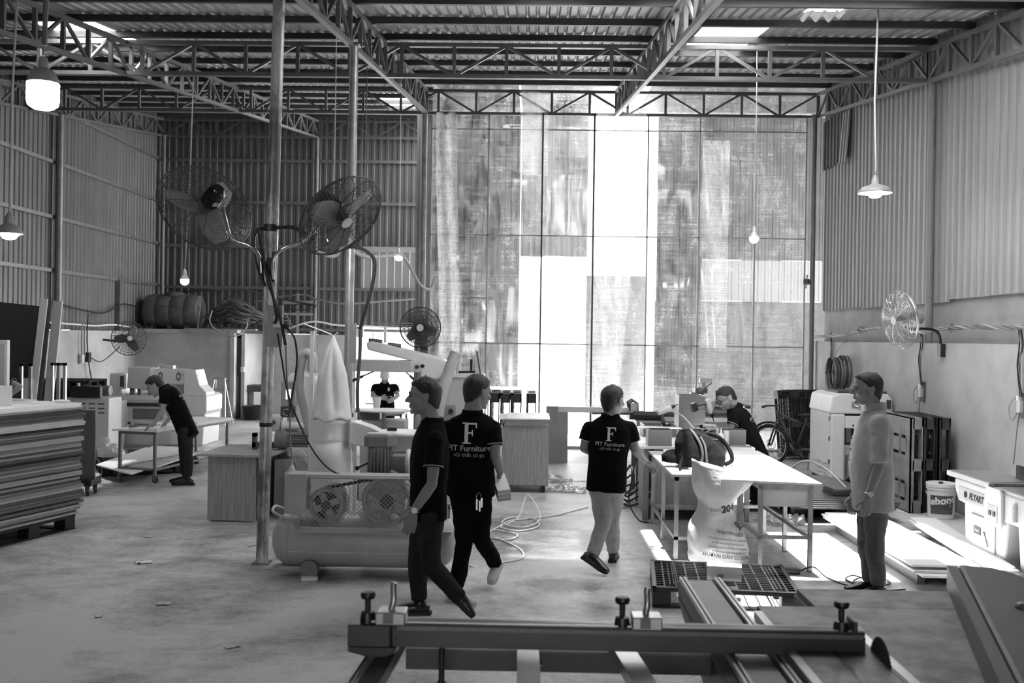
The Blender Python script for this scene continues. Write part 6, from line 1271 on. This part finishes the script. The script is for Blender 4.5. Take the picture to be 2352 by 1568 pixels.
O('blower_duct', MB().prism([(.2, .92), (.26, .9), (.58, .84), (.62, .98), (.42, 1.08), (.26, 1.13), (.2, 1.13)], -.12, .12, XZ), WHITE, dc, bevel=.01); O('duct_flange', MB().bx((.205, -.15, .86), (.225, .14, 1.16)), OFFW, dc)
# flexible duct beside it
def flex(label, pts, r, m, parent=None, ribs=True, n=14, k=14):
    P_ = bez(pts, k); rs_ = [r * (1 + (.07 if i % 2 else -.07)) for i in range(len(P_))]
    o = O('flexible_duct', MB().tube(P_, rs_, n), m, parent, smooth=True); 
    return tag(o, label, 'duct') if not parent else o
DUCT = mat('clear_ribbed_duct', .45, .35, var=.08)
flex('ribbed clear duct arching down left of the dust bag', [(-2.25, 10.2, 1.6), (-2.25, 10.2, 1.74), (-2.3, 10.2, 1.8), (-2.36, 10.2, 1.74), (-2.38, 10.2, 1.5), (-2.33, 10.2, 1.25), (-2.26, 10.2, 1.0)], .05, DUCT, k=12)
# compressor: long tank on wheels, belt guard, pulleys, box
cp = T('air_compressor', 'grey air compressor with long tank and mesh belt guard', 'compressor', (-1.37, 8.3, 0)); CGR = mat('compressor_grey', .38, .38, var=.15, scale=4)
O('tank', MB().lathe([(.0, -.76), (.1, -.755), (.17, -.72), (.215, -.66), (.226, -.6), (.226, .6), (.215, .66), (.17, .72), (.1, .755), (0, .76)], 40, tr(0, 0, .285) @ rot('Y', PI / 2)), CGR, cp, smooth=True)
for x in (-.6, .6): O('weld_seam', MB().tube([(x, .228 * math.cos(a), .285 + .228 * math.sin(a)) for a in [2 * PI * i / 32 for i in range(32)]], .004, 5, closed=True), CGR, cp)
O('weld_seam', MB().tube([(-.6, -.218, .22), (.6, -.218, .22)], .004, 5), OFFW, cp)
for x in (-.42, .5):
    for y in (-.2, .2): wh = O('wheel', MB().cyl((x, y - .025, .075), (x, y + .025, .075), .075, n=20), MGREY, cp, smooth='auto'); O('hub', MB().cyl((x, y - .035, .075), (x, y + .035, .075), .018, n=10), STEEL, wh)
O('axle_bracket', MB().bx((-.47, -.19, .06), (-.37, .19, .1)).bx((.45, -.19, .06), (.55, .19, .1)).bx((-.73, -.15, .07), (-.3, -.05, .085)), CGR, cp)
O('carry_handle', MB().tube(bez([(-.6, -.12, .46), (-.74, -.12, .52), (-.76, 0, .55), (-.72, .1, .52), (-.58, .1, .47)]), .012, 8), CGR, cp, smooth=True)
# guard frame and expanded mesh
gx0, gx1, gz0, gz1, gy = -.50, .42, .40, .83, -.22
O('guard_frame', MB().tube([(gx0, gy, gz0), (gx0, gy, gz1 - .03), (gx0 + .03, gy, gz1), (gx1, gy, gz1)], .012, 8).tube([(gx0, gy, gz0), (gx1, gy, gz0)], .012, 8).tube([(gx1, gy, gz0), (gx1, gy, gz1)], .012, 8), CGR, cp, smooth=True)
O('guard_top', MB().bx((gx0 + .01, gy, gz1 - .01), (gx1, gy + .18, gz1 + .02)), CGR, cp); O('guard_skirt', MB().bx((gx0, gy - .01, gz0 - .02), (gx1, gy + .01, gz0 + .03)), CGR, cp)
ms = MB(); cw, ch = .036, .018; nx, nz = int((gx1 - gx0) / cw), int((gz1 - gz0) / ch)
for j in range(nz):
    for i in range(nx):
        x0 = gx0 + cw * (i + (.5 if j % 2 else 0)); z0 = gz0 + ch * j
        if x0 + cw > gx1: continue
        for xa, xb in ((x0, x0 + cw / 2), (x0 + cw, x0 + cw / 2)): ms.bar((xa, gy, z0), (xb, gy, z0 + ch), .003, .003, (0, 1, 0))
o = O('guard_mesh', ms, mat('mesh_steel', .38, .5, metal=.3), cp); o['kind'] = 'stuff'
def pulley(x, z_, R, sp_, y):
    p = O('pulley', MB().tube([(x + R * math.cos(a), y, z_ + R * math.sin(a)) for a in [2 * PI * i / 40 for i in range(40)]], .022, 8, closed=True), CGR, cp, smooth=True)
    O('pulley_hub', MB().cyl((x, y - .04, z_), (x, y + .04, z_), R * .3, n=18), DGREY, p, smooth='auto')
    for i in range(sp_):
        a = 2 * PI * i / sp_ + .4; wd = R * .5 if sp_ > 5 else R * .4
        O('spoke', MB().box((0, 0, 0), (R * .8, .012, wd), tr(x + .52 * R * math.cos(a), y, z_ + .52 * R * math.sin(a)) @ rot('Y', -a) @ rot('X', .5 if sp_ > 5 else 0)), CGR, p)
pulley(-.30, .59, .13, 4, -.13); pulley(.2, .63, .19, 6, -.12)
O('drive_belt', MB().tube([(-.30, -.1, .73), (.2, -.1, .83), (.36, -.1, .76), (.40, -.1, .63), (.36, -.1, .5), (.2, -.1, .43), (-.3, -.1, .45), (-.44, -.1, .59), (-.3, -.1, .73)], .014, 6), RUBB, cp)
O('pump_block', MB().bx((.08, .0, .5), (.34, .2, .8)), CGR, cp, bevel=.02); O('pump_head', MB().bx((-.08, .02, .6), (.1, .16, .82)), ALU, cp, bevel=.02); O('drive_motor', MB().cyl((-.3, -.08, .62), (-.3, .2, .62), .11, n=18), DGREY, cp, smooth='auto')
O('pressure_box', MB().prism([(-.62, .54), (-.5, .52), (-.44, .56), (-.44, .86), (-.6, .86), (-.62, .8)], .1, .26, XZ), CGR, cp, bevel=.006)
O('outlet_valve', MB().cyl((.7, -.02, .48), (.7, -.02, .6), .016, n=10).cyl((.7, -.02, .56), (.7, -.02, .575), .035, n=14), CHROME, cp); O('rear_bracket', MB().bx((.62, -.2, .38), (.74, -.1, .4)), CGR, cp)
o = O('wheel_chock', MB().box((-1.78, 8.06, .012), (.13, .08, .024), rz=.3), LAM); tag(o, 'white crumpled chock under the compressor wheel', 'chock')
# oil bottle hanging beside the desk
ob = T('oil_bottle', 'pale squeeze bottle with drooping tube beside the compressor', 'bottle', (-2.1, 8.75, .72)); O('bottle_body', MB().lathe([(.0, -.02), (.035, -.015), (.04, .0), (.036, .06), (.018, .1), (.01, .12)], 18), mat('milky_plastic', .6, .4), ob, smooth=True); O('feed_tube', MB().tube(bez([(0, 0, .12), (.01, 0, .2), (.05, 0, .25), (.11, 0, .22), (.13, 0, .14)]), .006, 6), OFFW, ob, smooth=True); O('holder_box', MB().bx((-.05, .0, -.2), (.05, .08, -.02)), OFFW, ob); O('holder_post', MB().bx((-.03, .02, -.72), (.03, .06, -.2)), GREY, ob)
# edge banding machine behind: rounded white body with motors
eb = T('edge_bander', 'white edge banding machine with motors and dials behind the pole', 'machine', (-2.75, 11.0, 0))
O('body', MB().prism([(0, 0), (.62, 0), (.62, .9), (.42, 1.35), (.32, 1.53), (.05, 1.56), (0, 1.5)], -.9, -.15, XZ), WHITE, eb, bevel=.03); O('base', MB().bx((-.05, -.15, 0), (.7, .2, .62)), GREY, eb, bevel=.01)
O('control_panel', MB().bx((-.02, -.02, 1.2), (.14, .1, 1.46)), GREY, eb, bevel=.006); O('display', MB().bx((.04, -.03, 1.27), (.09, -.02, 1.38)), emis('lit_display', 1.5), eb); O('dial', MB().tube([(.05 + .035 * math.cos(a), -.04, 1.13 + .035 * math.sin(a)) for a in [2 * PI * i / 20 for i in range(20)]], .007, 6, closed=True), CHROME, eb); O('dial_box', MB().bx((-.02, -.03, 1.07), (.13, .06, 1.19)), DGREY, eb, bevel=.005)
O('gear_box', MB().bx((-.12, -.12, .92), (.0, .02, 1.08)), OFFW, eb, bevel=.008); O('gear_knob', MB().cyl((-.07, -.15, 1.02), (-.07, -.12, 1.02), .025, n=14), DGREY, eb)
O('cutter_motor', MB().lathe([(.0, 0), (.065, 0), (.07, .02), (.05, .04), (.05, .16), (.04, .18), (.04, .26), (0, .27)], 20, tr(.02, -.1, .98) @ rot('Y', PI / 2)), OFFW, eb, smooth='auto'); O('cutter_cap', MB().cyl((.29, -.1, .98), (.36, -.1, .98), .045, n=16), DGREY, eb)
O('feed_motor', MB().lathe([(.0, 0), (.1, .01), (.115, .05), (.11, .12), (.09, .14), (.09, .4), (0, .42)], 24, tr(-.05, -.1, .84) @ rot('Y', PI / 2)), MGREY, eb, smooth='auto'); [O('motor_fin', MB().bx((.1, -.2, .78 + .028 * i), (.34, -.0, .79 + .028 * i)), MGREY, eb) for i in range(5)]
O('roller_rail', MB().bx((-.3, -.14, .74), (.0, -.06, .8)).bx((-.3, -.14, .86), (-.26, -.06, .9)).bx((-.3, -.14, .66), (-.26, -.06, .9)), DSTEEL, eb); O('lower_cabinet', MB().bx((.1, -.3, .0), (.45, -.15, .5)), OFFW, eb, bevel=.006)
# vertical finned motor by the compressor
vm = T('vertical_motor', 'finned electric motor with terminal box behind the compressor', 'motor', (-1.4, 9.2, 0))
O('terminal_box', MB().prism([(-.14, .0), (-.11, -.03), (.08, -.03), (.15, .05), (.15, .1), (.08, .14), (-.11, .14), (-.14, .1)], .96, 1.06, None), MGREY, vm, bevel=.008); O('box_lid', MB().prism([(-.12, .01), (.08, -.01), (.14, .06), (.13, .12), (-.11, .13)], 1.06, 1.085), OFFW, vm, bevel=.006)
O('motor_body', MB().cyl((0, .05, .70), (0, .05, .96), .085, n=20), MGREY, vm, smooth='auto')
for i in range(20): a = 2 * PI * i / 20; O('motor_fin', MB().box((0, 0, 0), (.035, .006, .24), tr(.095 * math.cos(a), .05 + .095 * math.sin(a), .83) @ rot('Z', a)), GREY, vm)
O('gear_housing', MB().bx((.1, .0, .66), (.3, .2, .88)), MGREY, vm, bevel=.03); O('belt_ring', MB().tube([(.27, .05 + .1 * math.cos(a), .82 + .1 * math.sin(a)) for a in [2 * PI * i / 28 for i in range(28)]], .022, 8, closed=True), OFFW, vm, smooth=True); O('pipe', MB().tube(bez([(-.02, -.02, .68), (-.1, -.06, .7), (-.16, -.08, .6)]), .03, 10).tube(bez([(.12, -.05, .74), (.2, -.08, .7), (.34, -.1, .58)]), .022, 10), GREY, vm, smooth=True); O('pedestal', MB().bx((-.1, -.05, 0), (.3, .2, .68)), DGREY, vm); O('lever', MB().tube([(-.2, .0, .76), (-.08, .0, .82)], .01).ball((-.2, 0, .76), .022), BLACK, vm)
# spindle shaper with round table and raised arm, panel saw arms
rt_ = T('round_table_machine', 'machine with round white table before the capped man', 'machine', (-2.0, 13.6, 0)); O('round_top', MB().lathe([(.0, .955), (.36, .955), (.365, .965), (.36, .975), (0, .975)], 40), WHITE, rt_, smooth='auto'); O('apron', MB().bx((-.4, -.1, .84), (-.05, .1, .95)), MGREY, rt_); O('pedestal', MB().bx((-.3, -.2, 0), (.3, .25, .84)), OFFW, rt_, bevel=.01); O('leg', MB().bx((.0, -.25, .0), (.05, -.2, .95)), GREY, rt_)
wtb = steel_table('pale work table holding the cup before the capped man', (-3.05, 16.2, 0), 0, .95, .75, .74, LAM, over=.05, mid=False); board('pale board lying on the capped man\'s table', (-2.9, 16.3, .74), .2, .5, .25, .03, LAM)
r2 = T('lower_round_table', 'low round white table of the sander behind the compressor', 'machine', (-1.46, 11.0, 0)); O('round_top', MB().lathe([(.0, .90), (.25, .90), (.26, .92), (.25, .94), (0, .94)], 36), WHITE, r2, smooth='auto'); O('clamp', MB().bx((-.12, -.04, .94), (-.02, .04, .98)), BLACK, r2); O('trough', MB().prism([(-.22, .9), (.26, .9), (.2, .72), (-.1, .72)], -.1, .12, XZ), OFFW, r2, bevel=.01); O('column', MB().bx((-.08, -.08, 0), (.1, .1, .72)), GREY, r2); O('dark_pipe', MB().cyl((-.1, -.25, .70), (.35, -.22, .72), .035, n=14), DGREY, r2, smooth='auto')
oa = T('overhead_saw_arm', 'white overhead arm with gas struts above the round table', 'machine arm', (-1.2, 12.5, 0))
O('upper_arm', MB().prism([(-.86, 1.90), (-.8, 1.92), (.1, 1.72), (.16, 1.66), (.14, 1.46), (-.16, 1.44), (-.2, 1.62), (-.3, 1.68), (-.84, 1.81)], -.16, .16, XZ), WHITE, oa, bevel=.025)
O('lower_panel', MB().prism([(-1.15, -.1), (-.28, -.25), (-.1, -.1), (-.3, .35), (-1.15, .35)], 1.54, 1.68), OFFW, oa, bevel=.012); [O('bolt_cap', MB().cyl((-.22 + .06 * i, -.215 + .06 * i, 1.61 + .01 * i), (-.20 + .06 * i, -.235 + .06 * i, 1.61 + .01 * i), .022, n=14), BLACK, oa) for i in range(3)]
O('gas_strut', MB().cyl((-.5, -.2, 1.68), (-.3, -.2, 1.5), .008, n=8).cyl((-.3, -.2, 1.5), (-.12, -.2, 1.33), .016, n=8), BLACK, oa); O('gas_strut', MB().cyl((-.28, -.15, 1.66), (-.05, -.15, 1.42), .008, n=8).cyl((-.12, -.15, 1.5), (-.02, -.15, 1.4), .02, n=8), BLACK, oa); O('gas_strut', MB().cyl((-1.12, -.1, 1.38), (-.9, -.1, 1.48), .018, n=8).cyl((-.9, -.1, 1.48), (-.75, -.1, 1.55), .009, n=8), BLACK, oa)
O('column', MB().bx((-.02, .0, 0), (.14, .16, 1.5)), OFFW, oa, bevel=.01); [O('air_cylinder', MB().cyl((-.85 + .24 * i, 0, 1.93 - .05 * i), (-.68 + .24 * i, 0, 1.915 - .05 * i), .025, n=12), STEEL, oa, smooth='auto') for i in range(2)]; O('air_pipe', MB().tube([(-.8, 0, 1.95), (-.8, 0, 2.15), (-.3, 0, 2.15)], .006, 6).tube([(-.72, 0, 1.95), (-.72, 0, 2.12), (-.3, 0, 2.12)], .006, 6), ALU, oa); O('riser', MB().bx((-.66, -.02, 1.9), (-.63, .02, 2.1)), WHITE, oa)
# white cabinet machine with big ribbed hose
wm = T('panel_saw_cabinet', 'white saw cabinet with knobs behind the walking men', 'machine', (-1.08, 12.0, 0)); O('cabinet', MB().bx((0, 0, 0), (.48, .6, 1.5)), OFFW, wm, bevel=.012); O('top_tray', MB().bx((-.02, -.02, 1.5), (.5, .62, 1.53)), WHITE, wm); O('control_box', MB().bx((-.03, -.14, 1.05), (.18, -.0, 1.17)), GREY, wm, bevel=.006); O('control_dial', MB().cyl((.13, -.16, 1.1), (.13, -.14, 1.1), .03, n=14), BLACK, wm); O('dark_lever', MB().tube([(.2, .1, 1.56), (.4, .1, 1.565)], .015).cyl((.35, .1, 1.57), (.35, .1, 1.72), .016, n=10), BLACK, wm); O('antenna_rod', MB().cyl((.46, .2, 1.53), (.41, .2, 1.82), .01, n=8), DGREY, wm); O('extinguisher_pair', MB().cyl((.08, .3, 1.53), (.08, .3, 1.7), .04, n=14).cyl((.18, .3, 1.53), (.18, .3, 1.7), .035, n=14), OFFW, wm)
flex('wide ribbed hose leaning against the white saw cabinet', [(-1.13, 11.75, .7), (-1.1, 11.75, 1.0), (-1.05, 11.75, 1.3), (-.97, 11.8, 1.6), (-.9, 11.85, 1.8)], .068, DUCT, k=12)
# pedestal fan by the plastic wall
pf = fan('round caged fan on post before the plastic wall', (-1.57, 14.0, 2.11), (.06, -1, -.05), .285, m=DSTEEL, blade_m=MGREY, spokes=60, radial=True, rings=5, wire=.003, spin=PI / 2 + .1, motor=DGREY, depth=.13)
O('neck', MB().bx((-.03, -.28, -.14), (.1, -.12, -.08)), GREY, pf); O('post', MB().bx((.0, -2.08, -.2), (.11, -.12, -.13)), GREY, pf); O('control_knob', MB().box((.05, -.3, -.1), (.1, .06, .06)), BLACK, pf)
o = O('pale_tank', MB().lathe([(.0, 0), (.15, .01), (.19, .1), (.19, .9), (.14, 1.02), (.04, 1.06)], 24), OFFW, smooth='auto'); o.location = (-1.35, 13.3, 0); tag(o, 'pale round tank behind the foreground man', 'tank')
o = O('grey_column', MB().bx((-1.72, 14.6, 0), (-1.45, 14.85, .98)), GREY); tag(o, 'grey machine column right of the round table', 'column')

# ---------------------------------------------------------------- floor clutter
hs_ = [(.69, 11.75, .008), (.4, 11.3, .008), (.25, 11.1, .01), (.0, 10.9, .01), (-.2, 10.75, .012), (-.3, 10.4, .01), (-.1, 10.2, .012), (.1, 10.45, .014), (.05, 10.85, .018), (-.2, 10.9, .02), (-.28, 10.55, .02), (-.05, 10.35, .02), (.12, 10.7, .06), (-.02, 11.2, .22), (-.12, 10.9, .02), (-.35, 10.3, .01), (-.42, 9.9, .01), (-.2, 9.75, .012), (-.12, 10.0, .014), (-.35, 10.2, .014), (-.5, 9.9, .012)]
cable('white air hose coiled on the floor before the carcass', hs_, .009, WHITE)
cable('white air hose curving past the walking man\'s shoe', [(-.35, 9.9, .01), (-.1, 9.4, .008), (-.05, 9.0, .008), (-.2, 8.8, .008), (-.5, 8.6, .012), (-.65, 8.4, .3)], .009, WHITE)
CLR = sheet_mat('crumpled_film', .55, .45, .2, .9)
def scrap(label, x, y, a, b, m, h=.03, rz=0, name='scrap', cat='scrap'):
    sd = random.random() * 40
    o = O(name, MB().grid(lambda u, v: (a * (u - .5), b * (v - .5) * (1 + .4 * noise.noise((u * 3, sd, 0))), .004 + h * abs(noise.noise((u * 4 + sd, v * 4, 1))) * 2), 14, 10), m, smooth=True, solid=.001); o.location = (x, y, 0); o.rotation_euler = (0, 0, rz); return tag(o, label, cat)
scrap('crumpled clear film beside the caster of the carcass', .32, 13.9, .42, .5, CLR, .05, .4, 'plastic_film', 'film'); scrap('crumpled clear film in the walkway behind khaki man', .5, 13.0, .5, .4, CLR, .06, -.2, 'plastic_film', 'film'); scrap('crumpled clear film under the left bench end', 1.05, 11.9, .4, .35, CLR, .06, .3, 'plastic_film', 'film'); scrap('clear film heap under the rear of white table', 2.75, 11.0, .4, .5, CLR, .1, .3, 'plastic_film', 'film')
scrap('torn white paper scrap on the floor at left', -3.32, 8.53, .13, .1, LAM, .015, .5, 'paper_scrap', 'paper'); scrap('small pale scrap on the floor below the paper', -2.67, 7.24, .1, .06, OFFW, .015, .2); scrap('tiny pale scrap near the bottom left', -1.87, 6.28, .1, .04, OFFW, .01, .7); scrap('thin white offcut on floor beside the carcass', .72, 13.9, .35, .05, LAM, .005, .1, 'offcut_strip', 'offcut')
for i, (x, y) in enumerate(((-3.7, 9.6), (-2.6, 9.3), (-3.0, 6.9), (-.2, 6.1), (1.2, 9.6), (.9, 10.4), (-5.6, 16.8), (-4.9, 18.5), (-5.5, 20.0))):
    scrap(('chip of wood on floor left of the desk', 'pale chip by foot of the tall pole', 'wood chip on the bare floor at left', 'wood chip in the open floor before the saw', 'wood chip near table legs', 'pale chip under the bench edge', 'pale litter behind the wheeled table', 'pale litter on the far floor', 'pale litter before the store room door')[i], x, y, .07, .04, OFFW, .008, i * .9)
# ================================================================ foreground sliding table saw
EXT = mat('anodised_grey', .05, .4, metal=.3, var=.06, scale=6); EXTL = mat('anodised_light', .4, .3, metal=.7)
ss = T('table_saw', 'sliding table saw with long crosscut fence filling the foreground', 'table saw', (0, 3.85, 0))
O('crosscut_fence', MB().bx((-.52, -.035, .80), (1.29, .035, .875)).bx((-.52, -.03, .875), (1.29, .03, .89)), EXT, ss, bevel=.003)
for y in (-.02, .005, .025): O('fence_track', MB().bx((-.62, y - .004, .889), (1.29, y + .004, .897)), EXTL, ss)
O('scale_strip', MB().bx((-.5, -.0375, .866), (1.28, -.035, .882)), MGREY, ss)
tk = MB(); [tk.bx((-.49 + i * .01, -.0385, .868), (-.488 + i * .01, -.0375, .872 + .006 * (i % 5 == 0))) for i in range(176)]
o = O('scale_marks', tk, BLACK, ss); o['kind'] = 'stuff'
O('fence_end_cap', MB().bx((-.69, -.045, .80), (-.525, .05, .885)), EXT, ss, bevel=.004); O('end_cap_grip', MB().prism([(-.69, .80), (-.50, .80), (-.51, .775), (-.55, .757), (-.6, .757), (-.69, .78)], -.05, .045, XZ), DGREY, ss, bevel=.008)
O('cap_screw', MB().cyl((-.505, -.039, .835), (-.505, -.034, .835), .009, n=12), BLACK, ss)
def stop(x, lever=True, dx=.1):
    s_ = O('flip_stop', MB().bx((x + .035, -.045, .885), (x + dx + .05, .05, .935)), EXTL if lever else DGREY, ss, bevel=.005)
    O('stop_knob', MB().lathe([(.0, .125), (.026, .122), (.03, .11), (.026, .098), (.012, .092), (.011, .05), (.026, .045), (.03, .02), (.03, 0), (0, 0)], 20, tr(x, 0, .88)), BLACK, s_, smooth='auto')
    if lever:
        O('stop_block', MB().bx((x + .065, -.048, .893), (x + .105, .0, .932)), MGREY, s_); O('stop_lever', MB().tube(bez([(x + .09, .01, .93), (x + .098, .02, .97), (x + .096, .02, 1.02), (x + .1, .02, 1.035)]), .013, 10), EXTL, s_, smooth=True)
    return s_
stop(-.62); stop(.366); stop(1.207, False, .0)
# outrigger frame under the fence
O('support_arm', MB().bar((-.55, .3, .74), (-.62, -1.2, .74), .11, .05), EXT, ss); O('support_tube', MB().cyl((-.58, .25, .76), (-.66, -1.2, .74), .017, n=14), CHROME, ss, smooth='auto')
O('frame_cross', MB().bx((-.5, .25, .62), (.95, .3, .70)), DGREY, ss); O('frame_cross', MB().bx((-.5, .27, .70), (.95, .31, .712)), EXTL, ss)
O('support_arm', MB().bar((.0, .35, .745), (.02, -1.2, .745), .085, .05), EXTL, ss); O('support_arm', MB().bar((.36, .35, .745), (.52, -1.2, .745), .085, .05), EXTL, ss)
O('clamp_handle', MB().cyl((-.33, -.0, .58), (-.33, .0, .80), .012, n=10).cyl((-.33, 0, .56), (-.33, 0, .66), .017, n=12), BLACK, ss, smooth='auto'); O('diagonal_brace', MB().bar((-.3, -.5, .45), (.05, .2, .66), .035, .02), MGREY, ss)
O('lower_tray', MB().bx((-.45, -.6, .38), (-.12, .25, .4)), OFFW, ss); O('belly_pan', MB().bx((-.1, -.9, .3), (.95, .3, .32)), BLACK, ss); O('motor_cover', MB().bx((.5, -.4, .32), (.8, .2, .52)), DGREY, ss, bevel=.02); O('brace_plate', MB().bx((.16, -.35, .32), (.2, -.1, .6)), GREY, ss)
rag = remeshed('dust_rag', MB().ball((.62, -.25, .56), (.1, .07, .06)).ball((.58, -.22, .62), (.05, .05, .05)).ball((.68, -.28, .52), (.06, .05, .05)), GREY, ss, .012, fold=.05)
# sliding carriage running away from the camera
O('carriage_channel', MB().bx((.76, -1.2, .70), (.97, 1.2, .775)), EXT, ss); O('carriage_groove', MB().bx((.80, -1.2, .775), (.93, 1.2, .782)), GREY, ss)
for x in (.77, .79, .945, .965): O('carriage_rail', MB().bx((x - .007, -1.2, .775), (x + .007, 1.2, .80)), EXTL, ss, bevel=.002)
O('carriage_skirt', MB().prism([(.2, .48), (1.2, .70), (1.2, .70), (-1.2, .70), (-1.2, .45)], .755, .765, YZ), EXT, ss)
# cast table, extension, blade, rip fence
O('cast_table', MB().bx((1.02, -1.4, .78), (1.9, .60, .82)), RUST, ss, bevel=.003); O('extension_table', MB().bx((1.28, .602, .785), (2.06, .92, .82)), RUST, ss, bevel=.002); O('side_table', MB().bx((1.902, -1.4, .785), (2.4, .598, .82)), RUST, ss, bevel=.002)
O('table_apron', MB().bx((1.27, -.6, .68), (1.29, .92, .79)), MGREY, ss); O('table_edge', MB().bx((.985, -1.4, .79), (1.02, .5, .823)), EXTL, ss); O('table_slot', MB().bx((1.16, -1.4, .815), (1.178, .0, .822)), BLACK, ss)
O('blade_slot', MB().bx((1.31, -1.4, .815), (1.325, .15, .8215)), BLACK, ss); O('blade_insert', MB().bx((1.325, -1.4, .819), (1.365, .35, .823)), EXTL, ss)
bl = MB(); R_ = .125; nT = 60; pts_ = []
for i in range(nT * 2): a = PI * 2 * i / (nT * 2); r_ = R_ if i % 2 else R_ - .008; pts_.append((r_ * math.cos(a), r_ * math.sin(a)))
bl.prism(pts_, -.0015, .0015, tr(1.3175, -.12, .775) @ YZ); O('saw_blade', bl, DSTEEL, ss); O('blade_flange', MB().cyl((1.309, -.12, .79), (1.326, -.12, .79), .035, n=20), STEEL, ss)
O('saw_base', MB().bx((1.05, -1.3, 0), (1.9, .5, .78)), MGREY, ss, bevel=.02); O('saw_leg', MB().bx((1.6, .5, 0), (1.75, .85, .78)), MGREY, ss)
# rip fence, angled, with dark housing
FA = math.atan2(2.0 - 1.58, 4.8 - 3.46); FM = tr(2.03, .95, .82) @ rot('Z', -FA)
O('rip_fence', MB().box((0, -.95, .055), (.045, 1.95, .11)), EXT, ss).matrix_local = FM
hz = O('fence_housing', MB().prism([(.03, -1.95), (.30, -1.95), (.30, -.18), (.26, -.06), (.18, 0.02), (.03, .03)], .015, .12), DGREY, ss, bevel=.015, seg=3); hz.matrix_local = FM
O('fence_gap', MB().bx((.022, -1.95, .0), (.05, .03, .1)), BLACK, ss).matrix_local = FM; O('lock_lever', MB().cyl((.2, -.75, .13), (.33, -.85, .15), .014, n=10).ball((.19, -.74, .125), (.03, .03, .02)), STEEL, ss, smooth='auto').matrix_local = FM
